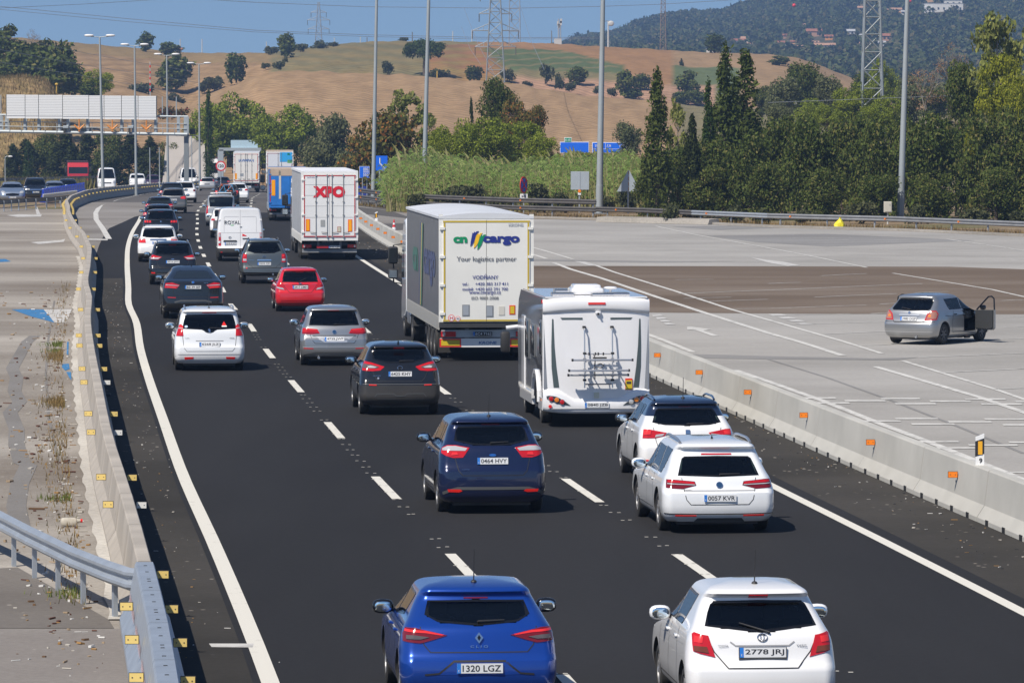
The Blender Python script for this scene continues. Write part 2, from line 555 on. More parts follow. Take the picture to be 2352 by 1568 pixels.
def car(name, label, cat, pose, S, group=None):
    """pose = (x, y, scale, heading) of the rear axle; S = the look of this car (metres, rear axle at y = 0)"""
    W, Hh, wb, oh, gc, belt = S['W'], S['H'], S['wb'], S['oh'], S.get('gc', .2), S['belt']
    hw = W/2; Fr = wb + S.get('fo', .85)
    gt = S.get('gt', .76); sp = S.get('sp', .12); rake = S.get('rake', .5); kind = S.get('tail', 'hatch')
    cowl = wb - S.get('cw', .42); rf = cowl - S.get('ws', .72)
    wpts = S.get('w') or [(gc, .90), (gc+.08, .965), (.48, 1.0), (.70, .995), (belt-.12, .975), (belt, .935), (belt+.07, .89),
                          (Hh-.17, gt), (Hh-.09, gt-.045), (Hh-.035, gt-.15), (Hh, gt-.45)]
    wpts = [(z, v*hw) for z, v in wpts]
    b0 = S.get('bz', .60)
    if kind == 'coupe':
        yr = [(gc, -oh+.14), (gc+.1, -oh+.03), (.5, -oh), (b0+.1, -oh+.03), (belt-.06, -oh+.05), (belt+.02, -oh+.10), (belt+.06, -oh+.30), (Hh-.16, -oh+1.18), (Hh-.05, -oh+1.65), (Hh, -oh+1.95)]
        rf = max(rf, -oh+2.55)
    else:
        yr = [(gc, -oh+.13), (gc+.1, -oh+.03), (.45, -oh), (b0, -oh+.012), (b0+.04, -oh+S.get('step', .06)), (belt, -oh+.10+rake*.12), (Hh-.15, -oh+.04+rake),
              (Hh-.10, -oh+.04+rake-sp*.5), (Hh-.075, -oh+.04+rake-sp*.4), (Hh-.045, -oh+.04+rake+.07), (Hh-.02, -oh+.04+rake+.22), (Hh, -oh+.04+rake+.50)]
    yf = [(gc, Fr-.16), (gc+.12, Fr-.02), (.48, Fr), (.62, Fr-.05), (S.get('nose', .76), Fr-.17), (belt-.06, cowl+.32), (belt+.02, cowl-.02),
          (Hh-.12, rf), (Hh-.06, rf-.13), (Hh-.02, rf-.32), (Hh, rf-.50)]
    r0 = S.get('rc', .17)
    sh = Shell(wpts, yr, yf, [(0, r0), (belt, r0*.9), (Hh-.1, r0*.65)], [(0, S.get('ry', .30)), (belt, .26), (Hh-.1, .2), (Hh, .10)],
               [(0, .34), (belt, .28), (Hh-.1, .15)], [(0, .5), (belt, .3), (Hh-.1, .2), (Hh, .10)], S.get('bow', .07), gc, Hh, belt)
    P1 = S['paint']; roofp = S.get('roof', P1); clad = S.get('clad', .0); zroof = S.get('zroof', Hh-.13)
    def mats(z):
        if z < clad: return BLK
        return roofp if z > zroof else P1
    lv = list(np.linspace(gc, .5, 8)) + list(np.linspace(.53, belt, 12))[:] + list(np.linspace(belt+.035, Hh-.15, 11)) + [Hh-.125, Hh-.10, Hh-.085, Hh-.07, Hh-.05, Hh-.035, Hh-.02, Hh-.008, Hh]
    if clad: lv = sorted(lv + [clad-.004, clad+.004])
    body = sh.grid(mats, lv)
    root = thing(name, label, cat, group=group)
    me = body.mesh('body')
    bi = me.materials.find(BLK.name)
    # wheel arches are cut out of the body
    Rw, tw = S.get('R', .315), S.get('tw', .205)
    cut = MB()
    for sx in (-1, 1):
        for y in (0, wb):
            cut.lathe([(sx*(hw-.34), Rw+.055), (sx*(hw+.3), Rw+.055)], BLK, 28, c=(0, y, Rw+.012))
    cm = cut.mesh('cut'); cm.materials.clear()
    cm.polygons.foreach_set('material_index', [bi]*len(cm.polygons))
    for q in (me, cm):
        bm = bmesh.new(); bm.from_mesh(q); bmesh.ops.recalc_face_normals(bm, faces=bm.faces[:]); bm.to_mesh(q); bm.free()
    bo = link('body', me, root); co = link('cut', cm)
    md = bo.modifiers.new('arch', 'BOOLEAN'); md.object = co; md.operation = 'DIFFERENCE'; md.solver = 'EXACT'
    dg = bpy.context.evaluated_depsgraph_get()
    nm = bpy.data.meshes.new_from_object(bo.evaluated_get(dg))
    bo.modifiers.clear(); bo.data = nm
    bpy.data.objects.remove(co); bpy.data.meshes.remove(cm); bpy.data.meshes.remove(me)
    # openings for the panes
    fr = lambda x, z: sh.end(x, z); ff = lambda x, z: sh.end(x, z, False)
    wr = full(S['win_r']) if S.get('win_r') else None
    zt = Hh-.16
    wf = full([(0, zt+.02), (sh.w(zt)*.86, zt), (sh.w(belt+.06)*.93, belt+.06), (0, belt+.045)])
    wss = S['win_s']
    holes = S.get('holes', {})
    bm = bmesh.new(); bm.from_mesh(nm)
    kill = []
    zlow = min([p[1] for w_ in wss for p in w_] + [belt-.1])
    def shrink(P, k=.965):
        cx = sum(p[0] for p in P)/len(P); cz = sum(p[1] for p in P)/len(P)
        return [(cx+(x-cx)*k, cz+(z-cz)*k) for x, z in P]
    wr_, wf_, ws_ = (shrink(wr) if wr else None), shrink(wf), [shrink(p) for p in wss]
    for f in bm.faces:
        c = f.calc_center_median(); n = f.normal
        if len(f.verts) > 12: continue
        hit = False
        if c.z > zlow - .25:
            if n.y < -.25 and wr_ and c.y < .9:
                w = sh.w(c.z); rx = min(sh.rx(c.z), w*.9)
                a = abs(c.x)
                if a > w-rx:
                    a = w-rx + math.asin(min(1, (a-w+rx)/rx))*.5*(rx+sh.ry(c.z))
                hit = in_poly(a, c.z, wr_)
            if not hit and n.y > .2 and c.y > .9: hit = in_poly(abs(c.x), c.z, wf_) or in_poly(-abs(c.x), c.z, wf_)
            if not hit and abs(n.x) > .45: hit = any(in_poly(c.y, c.z, p) for p in ws_)
        for sg, P in holes.items():
            if abs(n.x) > .45 and c.x*sg > 0 and in_poly(c.y, c.z, P): hit = True
        if hit: kill.append(f)
    bmesh.ops.delete(bm, geom=kill, context='FACES')
    # panel gaps, trim, sills joined to the body mesh
    bm.to_mesh(nm); bm.free()
    ex = MB()
    g = S.get('gate')
    if g and S.get('fine', 1):
        (gx, gz), (hx, hz) = g
        for s_ in (1, -1):
            stripe(ex, [(s_*gx, gz), (s_*(gx+hx)/2*1.0, (gz+hz)/2), (s_*hx, hz+.08), (s_*(hx-.07), hz), (0, hz)], fr, .012, .003, SEAM)
    if S.get('fine', 1):
        d0, d1, d2 = S.get('doors', (.50, 1.32, wb-.33))
        for s_ in (1, -1):
            fs = lambda y, z, s_=s_: sh.side(s_, y, z)
            for d, zt_ in ((d0, belt), (d1, belt), (d2, belt-.05)):
                stripe(ex, [(d+(.16 if d == d0 else 0), zt_), (d, .62), (d+(.05 if d == d0 else 0), gc+.14)], fs, .012, .003, SEAM)
            stripe(ex, [(d0+.05, gc+.14), (d2, gc+.14)], fs, .012, .003, SEAM)
            stripe(ex, [(.05, belt-.13), (wb-.2, belt-.17)], fs, .012, .0035, P1)
    for P, m_, o_ in S.get('trim', []):
        patch(ex, P, fr, o_, m_, nu=16, nv=3)
    for pl, wd, m_ in S.get('lines', []):
        stripe(ex, pl, fr, wd, .006, m_)
    ex.box((0, wb/2-.1, gc-.0), (W*.72, wb+oh*1.05, .12), BLK)
    ex.tube([(-hw+.2, 0, Rw), (hw-.2, 0, Rw)], .05, BLK); ex.tube([(-hw+.2, wb, Rw), (hw-.2, wb, Rw)], .05, BLK)
    if S.get('pipe'): ex.tube([(S['pipe'], -oh+.05, gc+.02), (S['pipe'], -oh+.3, gc+.02)], .035, ALU, 10)
    exm = ex.mesh('extra')
    bm = bmesh.new(); bm.from_mesh(nm)
    idx = []
    for m_ in ex.mats:
        k = nm.materials.find(m_.name)
        if k < 0: nm.materials.append(m_); k = len(nm.materials)-1
        idx.append(k)
    n0 = len(bm.faces); bm.from_mesh(exm); bm.faces.ensure_lookup_table()
    for i in range(n0, len(bm.faces)): bm.faces[i].material_index = idx[bm.faces[i].material_index]
    bm.to_mesh(nm); bm.free(); bpy.data.meshes.remove(exm)
    nm.shade_smooth(); nm.set_sharp_from_angle(angle=R(38))
    # glass
    gr, gs = S.get('glr', GLR), S.get('gls', GLS)
    if wr:
        p = MB(); patch(p, wr, fr, .004, gr, GBLK, 26, 8, border=S.get('frit', .05)); rw = p.build('rear_window', root, 40)
        if S.get('wiper', 1):
            wx, wz, wl, an = S.get('wp', (.02, min(q[1] for q in S['win_r'])+.05, .30, .06))
            a = fr(wx, wz); b = fr(wx+wl*math.cos(an), wz+wl*math.sin(an)); o = Vector((0, -.03, .01))
            q = MB(); q.tube([a, a+o, b+o*.8], [.016, .013, .007], BLK, 6); q.build('wiper', rw)
        for P, m_ in S.get('stickers', []):
            q = MB(); patch(q, P, fr, .009, m_, nu=8, nv=4, skirt=0); q.build('sticker', rw)
    p = MB(); patch(p, wf, ff, .004, S.get('glf', GLW), GBLK, 20, 6, border=.05); p.build('windscreen', root, 40)
    for s_ in (-1, 1):
        for P in wss:
            if S.get('nowin') == s_ and P is wss[-1]: continue
            p = MB(); patch(p, P, lambda y, z, s_=s_: sh.side(s_, y, z), .004, gs, GBLK, 12, 5, border=.028); p.build('side_window', root, 40)
    # lamps
    for s_ in (-1, 1):
        if S.get('lamp'):
            p = MB()
            for i, (P, m_) in enumerate(S['lamp']):
                patch(p, P if s_ > 0 else mirror_poly(P), fr, .010+.005*i, m_, nu=14, nv=4, skirt=.02 if i == 0 else .001)
            p.build('tail_lamp', root, 35)
        if S.get('refl'):
            p = MB(); P = S['refl']; patch(p, P if s_ > 0 else mirror_poly(P), fr, .008, S.get('reflm', REFL_R), nu=6, nv=2); p.build('rear_reflector', root)
        if S.get('head'):
            p = MB()
            for i, (P, m_) in enumerate(S['head']):
                patch(p, P if s_ > 0 else mirror_poly(P), ff, .010+.005*i, m_, nu=12, nv=4)
            p.build('headlight', root, 35)
        if S.get('rails'):
            p = MB(); z = Hh-.02; x = s_*sh.w(Hh-.06)*.97; y0, y1 = sh.yr(Hh-.05)+.05, rf-.12
            n = 7; pts = []
            for i in range(n+1):
                t = i/n; y = y0+(y1-y0)*t
                pts.append((x*(1-.06*abs(t-.3)), y, Hh-.045+.058*min(1, 4.2*min(t+.04, 1-t+.04))))
            p.tube(pts, .021, S['rails'], 8); p.build('roof_rail', root, 40)
        if S.get('mir', 1):
            mz = belt+S.get('mz', .07); my = cowl-.50; mx = s_*(hw*.90+.15)
            p = MB(); p.ell((mx, my, mz), (.125, .075, .085), S.get('mirp', P1), 14, 8, .75)
            p.tube([(s_*hw*.86, my+.03, belt+.02), (mx-s_*.05, my+.02, mz-.03)], .028, BLK, 6)
            a = p.build('wing_mirror', root, 50)
            q = MB(); q.ell((mx, my-.073, mz), (.098, .006, .062), MIRR, 14, 8, .7); q.build('mirror_glass', a, 50)
        if S.get('handles', 1) and S.get('fine', 1):
            for y in S.get('hy', (.72, 1.52)):
                a = sh.side(s_, y, belt-.10)
                p = MB(); p.box((a.x+s_*.012, y, belt-.10), (.035, .16, .028), S.get('hm', P1), bev=.01); p.build('door_handle', root, 40)
    if S.get('third'):
        x0, z0, h0 = S['third']
        p = MB(); patch(p, [(-x0, z0), (x0, z0), (x0*.97, z0+h0), (-x0*.97, z0+h0)], fr, .008, S.get('thm', LDRED), nu=8, nv=2); p.build('brake_light', root)
    an = S.get('ant')
    if an:
        p = MB(); ay = S.get('ay', sh.yr(Hh-.02)+.05); az = Hh-.012
        if an == 'fin':
            p.add([(-.025, ay-.1, az), (.025, ay-.1, az), (0, ay+.12, az), (0, ay-.09, az+.075)], [(0, 1, 3), (1, 2, 3), (2, 0, 3), (0, 2, 1)], S.get('antm', GBLK))
        else:
            p.ell((0, ay, az), (.035, .05, .025), BLK, 8, 6); p.tube([(0, ay, az), (0, ay-.05*an, az+.38*an)], [.008, .005], BLK, 5)
        p.build('antenna', root)
    for zc, txt in ([S['plate']] if S.get('plate') else []):
        a, b = fr(0, zc+.05), fr(0, zc-.05); tilt = math.atan2(a.y-b.y, .1)
        plate(root, T((S.get('px', 0), (a.y+b.y)/2-.016, zc)) @ RX(-tilt*.6), txt, frame=S.get('pframe'))
    if S.get('fplate'):
        zc, txt = S['fplate']; a = ff(0, zc)
        plate(root, T((0, a.y+.014, zc)) @ RZ(math.pi), txt)
    for it in S.get('badges', []):
        kindb, x, z, sz = it[:4]
        c = fr(x, z); a, b = fr(x, z+.03), fr(x, z-.03)
        M = T((x, c.y-.010, z)) @ RX(-math.atan2(a.y-b.y, .06))
        p = MB(); mt = it[4] if len(it) > 4 else CHROME
        if kindb == 'ring':
            for i in range(20):
                t0, t1 = 2*math.pi*i/20, 2*math.pi*(i+1)/20
                p.tube([(sz*math.cos(t0), 0, sz*.8*math.sin(t0)), (sz*math.cos(t1), 0, sz*.8*math.sin(t1))], sz*.11, mt, 5, M)
            for q in it[5]: p.tube([(u*sz, 0, v*sz) for u, v in q], sz*.09, mt, 5, M)
        elif kindb == 'disc':
            p.lathe([(-.008, sz), (.004, sz)], mt, 20, 'y', M=M)
            if len(it) > 5:
                p.lathe([(-.012, sz*.78), (-.006, sz*.78)], it[5], 20, 'y', M=M)
        elif kindb == 'poly':
            p.prism([(u*sz, v*sz) for u, v in it[5]], -.012, .004, mt, M=M)
            if len(it) > 6: p.prism([(u*sz, v*sz) for u, v in it[6]], -.015, .0, GBLK, M=M)
        elif kindb == 'word':
            text(p, it[5], mt, M @ T((0, -.004, 0)), w=sz, h=it[6], bold=.01)
        p.build('badge' if kindb != 'word' else 'lettering', root)
    # seats seen through the glass
    if S.get('seats', 1):
        p = MB(); bz_ = belt-.06
        for x in (-.36, .36):
            p.box((x, wb*.52, bz_-.28), (.48, .16, .62), SEATM, T((0, 0, 0)), .05); p.box((x, wb*.52-.02, bz_+.16), (.25, .09, .19), SEATM, None, .04)
        p.box((0, .30, bz_-.28), (W*.72, .16, .58), SEATM, None, .05)
        for x in (-.40, 0, .40): p.box((x, .27, bz_+.09), (.26, .08, .15), SEATM, None, .035)
        p.build('seats', root, 40)
    # wheels
    tx = hw-tw/2-S.get('inset', .025)
    for y in (0, wb):
        for sx in (-1, 1): add_wheel(root, sx*tx, y, Rw, tw, S.get('rim', 'alloy'))
    x, y, sc, hd = pose
    root.location = (x, y, GZ(y)); root.rotation_euler = (0, 0, hd); root.scale = (sc, sc, sc)
    root['_sh'] = 0
    del root['_sh']
    return root, sh
def at_rear(xd, Yr, oh, sc=1.0, hd=None):
    """pose of a car whose tail is at distance Yr, its middle at xd in the photograph"""
    h = heading(Yr) if hd is None else hd
    X = (xd-CX)/F*Yr
    return (X - math.sin(h)*oh*sc, Yr + math.cos(h)*oh*sc, sc, h)
# ---------------------------------------------------------------- the cars
PW = paint('white_car_paint', (.80, .80, .80), 0, .3, .22)
PW2 = paint('cool_white_car_paint', (.76, .78, .80), 0, .3, .25)
PBLUE = paint('bright_blue_paint', (.005, .055, .34), .45, .28, .06)
PNAVY = paint('navy_paint', (.006, .013, .055), .3, .25, .06)
PBLACK = paint('black_paint', (.006, .0065, .008), 0, .2, .12)
PDK = paint('dark_blue_black_paint', (.010, .014, .024), .2, .25, .12)
PSIL = paint('silver_paint', (.37, .38, .39), .7, .32, .2)
PSIL2 = paint('light_silver_paint', (.50, .50, .49), .55, .35, .3)
PGRY = paint('grey_green_paint', (.115, .13, .13), .6, .33, .25)
PGRY2 = paint('warm_grey_paint', (.17, .165, .155), .6, .33, .25)
PRED = paint('red_paint', (.62, .010, .022), .05, .3, .12)
PBLR = paint('blue_black_roof_paint', (.012, .024, .06), .2, .25, .1)
PBSIL = paint('blue_silver_paint', (.30, .36, .46), .6, .33, .2)
DGREY = mat('dark_grey_plastic', (.075, .078, .08), .55)
def sw(S, yb, yt, splits=(1.27,), zb=None, zt=None, gap=.055, kick=0):
    """side windows from the rear edge (yb at the sill, yt at the roof) to the front pillar"""
    belt, Hh, wb = S['belt'], S['H'], S['wb']
    zb = belt+.04 if zb is None else zb; zt = Hh-.135 if zt is None else zt
    cowl = wb-S.get('cw', .42); rf = cowl-S.get('ws', .72)
    f0, f1 = cowl-.16, rf-.10
    out = []; a0, a1 = yb, yt
    for i, sp in enumerate(splits):
        out.append([(a0, zb+(kick if i == 0 else 0)), (a1, zt-.02), (sp-gap/2, zt), (sp-gap/2, zb)])
        a0 = a1 = sp+gap/2
    out.append([(a0, zb), (a1, zt), (f1, zt), (f0, zb)])
    return out
CARS = {}
S = dict(W=1.80, H=1.44, wb=2.58, oh=.62, belt=.95, gt=.735, R=.32, rake=.58, sp=.08, paint=PBLUE, bz=.60, mirp=GBLK)
S['win_s'] = sw(S, .50, .42, (1.25,), kick=.05)
S.update(win_r=[(0, 1.25), (.555, 1.24), (.60, 1.10), (.45, 1.025), (0, .99)], gate=((.66, .98), (.62, .70)), third=(.14, 1.262, .014),
    lamp=[([(.36, .888), (.52, .925), (.72, .965), (.90, .965), (.95, .90), (.92, .82), (.66, .80), (.53, .835)], LDRED), ([(.39, .893), (.60, .935), (.90, .95), (.90, .925), (.60, .91), (.42, .885)], LRED2), ([(.56, .865), (.72, .885), (.85, .885), (.85, .845), (.66, .84)], LSMK)],
    plate=(.53, '1320 LGZ'), pframe=None, ant=1, wp=(0, 1.03, .30, .04),
    badges=[('poly', 0, .86, .065, CHROME, [(0, 1), (.72, 0), (0, -1), (-.72, 0)], [(0, .55), (.32, 0), (0, -.55), (-.32, 0)]), ('word', 0, .765, .20, CHROME, 'C L I O', .028)],
    trim=[([(-.47, .455), (-.30, .60), (.30, .60), (.47, .455), (.30, .452), (-.30, .452)], paint('bright_blue_paint', (0, 0, 0)), .003)], lines=[([(-.62, .455), (-.46, .47), (-.29, .605), (.29, .605), (.46, .47), (.62, .455)], .02, SEAM)], pipe=None)
CARS['blue_hatch'] = S
S = dict(W=1.70, H=1.51, wb=2.51, oh=.60, belt=.97, gt=.72, R=.30, rake=.50, sp=.16, paint=PW, bz=.62, mirp=PW)
S['win_s'] = sw(S, .60, .42, (1.27,))
S.update(win_r=[(0, 1.335), (.48, 1.325), (.56, 1.28), (.64, 1.07), (0, 1.00)], gate=((.62, .97), (.46, .62)), third=(.11, 1.365, .035), thm=LRED, wp=(.08, 1.0, .34, 2.85),
    lamp=[([(.53, .735), (.60, .97), (.80, 1.0), (.84, .98), (.80, .80)], LRED), ([(.66, .955), (.79, .965), (.79, .90), (.67, .89)], LRED2), ([(.60, .78), (.62, .85), (.79, .86), (.78, .805)], mat('brown_lens', (.16, .04, .015), .15, coat=.5))],
    plate=(.79, '2778 JRJ'), pframe=mat('plate_frame', (.05, .052, .055), .5), ant=1,
    badges=[('ring', 0, .955, .055, CHROME, [[(-.6, .45), (0, .62), (.6, .45)], [(-.3, .3), (-.35, -.3), (0, -.75), (.35, -.3), (.3, .3), (0, .75)]]), ('word', -.44, .86, .115, mat('badge_grey', (.28, .29, .30), .3, .6), 'TOYOTA', .028), ('word', .44, .86, .115, MATS.get('badge_grey') or CHROME, 'YARIS', .028)],
    lines=[([(-.36, .905), (-.30, .862), (.30, .862), (.36, .905)], .016, mat('white_shadow_gap', (.30, .30, .31), .6))])
CARS['white_hatch'] = S
S = dict(W=1.83, H=1.48, wb=2.79, oh=.95, belt=.90, gt=.74, R=.325, rake=.48, sp=.12, paint=PW2, bz=.66, mirp=PW2, rails=ALU, gls=glass('blue_side_glass', (.25, .33, .40)))
S['win_s'] = sw(S, .05, -.22, (.52, 1.32), gap=.06)
S.update(win_r=[(0, 1.235), (.52, 1.225), (.57, 1.19), (.66, .935), (0, .915)], gate=((.60, .90), (.54, .48)), third=(.25, 1.25, .022), thm=LRED, wp=(.02, .95, .32, .02),
    lamp=[([(.375, .785), (.395, .845), (.74, .875), (.90, .875), (.90, .745), (.60, .725)], LDRED), ([(.39, .80), (.41, .835), (.70, .86), (.86, .862), (.86, .83), (.60, .82)], LRED), ([(.395, .795), (.86, .815), (.86, .80), (.395, .783)], LCLR)],
    refl=[(.38, .292), (.38, .312), (.72, .318), (.72, .295)], plate=(.585, '0057 KVR'), pframe=None, ant='fin', ay=.15,
    badges=[('disc', 0, .79, .055, CHROME, mat('badge_blue', (.02, .06, .14), .2)), ('word', 0, .79, .07, CHROME, 'W', .045), ('word', -.51, .715, .11, MATS['badge_grey'], 'PASSAT', .02)],
    lines=[([(-.56, .70), (.56, .70)], .016, mat('white_shadow_gap', (.3, .3, .3))), ([(-.98, .335), (-.4, .33), (.4, .33), (.98, .335)], .02, CHROME)],
    trim=[([(-.42, .19), (-.36, .26), (.36, .26), (.42, .19), (.3, .185), (-.3, .185)], DGREY, .004)])
CARS['white_estate'] = S
S = dict(W=1.78, H=1.55, wb=2.57, oh=.70, belt=1.02, gt=.735, R=.335, rake=.50, sp=.12, paint=PW, roof=PBLR, zroof=1.24, bz=.70, clad=.36, mirp=BLK, rails=PBLR)
S['win_s'] = sw(S, .55, .30, (.62, 1.28), gap=.06)
S.update(win_r=[(0, 1.37), (.50, 1.36), (.54, 1.33), (.63, 1.12), (.42, 1.075), (0, 1.065)], gate=((.62, 1.03), (.54, .55)), third=(.12, 1.385, .016), wp=(.0, 1.09, .30, .02),
    lamp=[([(.385, .94), (.70, 1.0), (.84, 1.0), (.86, .84), (.60, .845), (.42, .885)], LRED), ([(.42, .925), (.58, .905), (.60, .86), (.46, .885)], LCLR), ([(.66, .975), (.82, .98), (.82, .90), (.68, .905)], LRED2)],
    refl=[(.66, .43), (.66, .455), (.84, .46), (.84, .435)], plate=(.825, '9464 LTR'), pframe=None, ant=1,
    badges=[('poly', 0, .955, .045, CHROME, [(-.9, .9), (.9, .9), (.9, -.9), (-.9, -.9)]), ('word', 0, .955, .05, DGREY, 'S', .06)],
    lines=[([(-.40, .90), (.40, .90)], .018, MATS['white_shadow_gap'])])
CARS['white_crossover'] = S
S = dict(W=1.83, H=1.63, wb=2.65, oh=.82, belt=1.08, gt=.755, R=.325, rake=.52, sp=.13, paint=PNAVY, bz=.74, mirp=GBLK)
S['win_s'] = sw(S, .30, .12, (.52, 1.30), gap=.05)
S.update(win_r=[(0, 1.465), (.545, 1.455), (.58, 1.42), (.635, 1.23), (.32, 1.16), (0, 1.15)], gate=((.66, 1.12), (.58, .66)), third=(.16, 1.485, .018), wp=(-.02, 1.19, .30, .05),
    lamp=[([(.385, 1.115), (.62, 1.155), (.78, 1.155), (.93, 1.11), (.93, 1.03), (.80, .985), (.66, .95), (.50, .955)], LRED), ([(.42, 1.105), (.62, 1.14), (.78, 1.138), (.90, 1.10), (.90, 1.07), (.46, 1.065)], LCLR), ([(.58, 1.0), (.60, 1.04), (.68, 1.04), (.70, .99)], LRED2)],
    refl=[(.52, .40), (.56, .43), (.78, .43), (.76, .385), (.58, .378)], plate=(.90, '0464 HVY'), ant=1, pipe=None,
    badges=[('poly', 0, .995, .06, mat('badge_deep_blue', (.02, .10, .35), .2), [(math.cos(i*math.pi/8), .38*math.sin(i*math.pi/8)) for i in range(16)]), ('word', 0, .995, .07, CHROME, 'Ford', .022), ('word', -.46, .76, .13, CHROME, 'C-MAX', .026)],
    lines=[([(-.90, .36), (-.60, .445), (.60, .445), (.90, .36)], .05, DGREY)])
CARS['navy_mpv'] = S
S = dict(W=1.81, H=1.60, wb=2.65, oh=.80, belt=1.06, gt=.745, R=.345, rake=.52, sp=.13, gc=.24, paint=PBLACK, bz=.70, clad=.68, mirp=PBLACK)
S['win_s'] = sw(S, .42, .22, (.56, 1.30), gap=.05)
S.update(win_r=[(0, 1.455), (.51, 1.445), (.58, 1.38), (.61, 1.27), (.56, 1.23), (.30, 1.17), (0, 1.16)], gate=((.65, 1.14), (.55, .76)), third=(.12, 1.475, .026), thm=LRED, wp=(0, 1.20, .32, .03),
    lamp=[([(.345, 1.08), (.64, 1.17), (.86, 1.20), (.93, 1.15), (.90, 1.0), (.62, .985), (.44, 1.0)], LRED), ([(.46, 1.075), (.66, 1.125), (.88, 1.14), (.88, 1.05), (.52, 1.045)], LSMK), ([(.52, 1.072), (.66, 1.10), (.74, 1.085), (.70, 1.052), (.56, 1.052)], LCLR)],
    refl=[(.53, .67), (.53, .695), (.70, .70), (.70, .675)], plate=(.925, '6425 KHY'), ant='fin',
    badges=[('ring', 0, 1.06, .055, CHROME, [[(-1, 0), (1, 0)]]), ('word', -.52, .885, .17, CHROME, 'QASHQAI', .02), ('disc', -.49, .83, .022, ALU)],
    lines=[([(-.58, .42), (-.52, .49), (-.15, .49), (-.09, .44), (.09, .44), (.15, .49), (.52, .49), (.58, .42)], .02, DGREY), ([(-.52, .38), (-.1, .38)], .014, DGREY), ([(.1, .38), (.52, .38)], .014, DGREY), ([(-.88, .70), (.88, .70)], .012, DGREY)])
CARS['black_crossover'] = S
S = dict(W=1.81, H=1.57, wb=2.68, oh=.75, belt=1.0, gt=.76, R=.32, rake=.46, sp=.10, paint=PSIL, bz=.70, mirp=PSIL)
S['win_s'] = sw(S, .25, .10, (.50, 1.30), gap=.05)
S.update(win_r=[(0, 1.435), (.56, 1.43), (.60, 1.38), (.67, 1.08), (0, 1.06)], gate=((.68, 1.0), (.58, .60)), third=(.15, 1.452, .016), thm=LRED, wp=(0, 1.09, .28, .0),
    lamp=[([(.385, .86), (.45, .975), (.76, 1.0), (.90, 1.0), (.90, .855), (.60, .845)], LRED), ([(.42, .88), (.90, .895), (.90, .875), (.42, .866)], LDRED), ([(.47, .955), (.74, .975), (.74, .95), (.46, .93)], LRED2)],
    refl=[(.56, .455), (.56, .475), (.84, .485), (.84, .465)], plate=(.715, '4739 JWP'), glr=glass('clear_rear_glass', (.46, .53, .52)),
    badges=[('disc', 0, .905, .055, CHROME, MATS['badge_blue']), ('word', 0, .905, .07, CHROME, 'W', .045), ('word', -.48, .665, .16, CHROME, 'GOLF', .022), ('word', .48, .645, .12, CHROME, 'TDI', .018)],
    trim=[([(-.52, .79), (.52, .79), (.32, .625), (-.26, .625)], mat('bright_silver_recess', (.60, .61, .62), .3, .6), .004)],
    lines=[([(-.58, .805), (.58, .805)], .02, SEAM), ([(-.88, .51), (.88, .51)], .02, mat('bright_silver_recess', (.6, .6, .6))), ([(-.86, .28), (-.5, .36), (.5, .36), (.86, .28)], .035, DGREY)], clad=.26, pipe=-.42)
CARS['silver_mpv'] = S
S = dict(W=1.67, H=1.47, wb=2.48, oh=.68, belt=.94, gt=.745, R=.29, rake=.50, sp=.07, paint=PRED, bz=.64, mirp=BLK, step=.10)
S['win_s'] = sw(S, .40, .30, (1.24,))
S.update(win_r=[(0, 1.335), (.52, 1.325), (.56, 1.29), (.62, .995), (0, .985)], gate=((.58, .97), (.44, .65)), third=(.13, 1.315, .016), thm=LRED, wp=(-.06, .985, .30, .45), glr=MATS['clear_rear_glass'], frit=.07,
    lamp=[([(.49, .725), (.60, .985), (.74, .985), (.83, .90), (.86, .80), (.70, .76)], LRED), ([(.53, .735), (.58, .80), (.84, .84), (.84, .80), (.70, .765)], LCLR), ([(.66, .90), (.68, .95), (.74, .94), (.74, .89)], LRED2)],
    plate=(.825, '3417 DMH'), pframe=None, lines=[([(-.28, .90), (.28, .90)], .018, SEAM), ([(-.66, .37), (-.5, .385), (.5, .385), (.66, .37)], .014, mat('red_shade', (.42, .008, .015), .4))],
    badges=[('poly', 0, .945, .055, CHROME, [(-1, -.12), (-.9, .2), (-.3, .2), (-.25, .42), (.35, .42), (.3, .2), (1, .2), (.9, -.12), (.25, -.12), (.2, -.4), (-.4, -.4), (-.35, -.12)]), ('word', -.46, .925, .13, CHROME, 'AVEO', .02), ('word', .46, .925, .15, CHROME, 'CHEVROLET', .016)])
CARS['red_hatch'] = S
S = dict(W=1.84, H=1.64, wb=2.73, oh=.80, belt=1.02, gt=.80, R=.325, rake=.40, sp=.14, paint=PW2, bz=.62, mirp=PSIL2, rails=ALU)
S['win_s'] = sw(S, .12, -.12, (.48, 1.34), gap=.05)
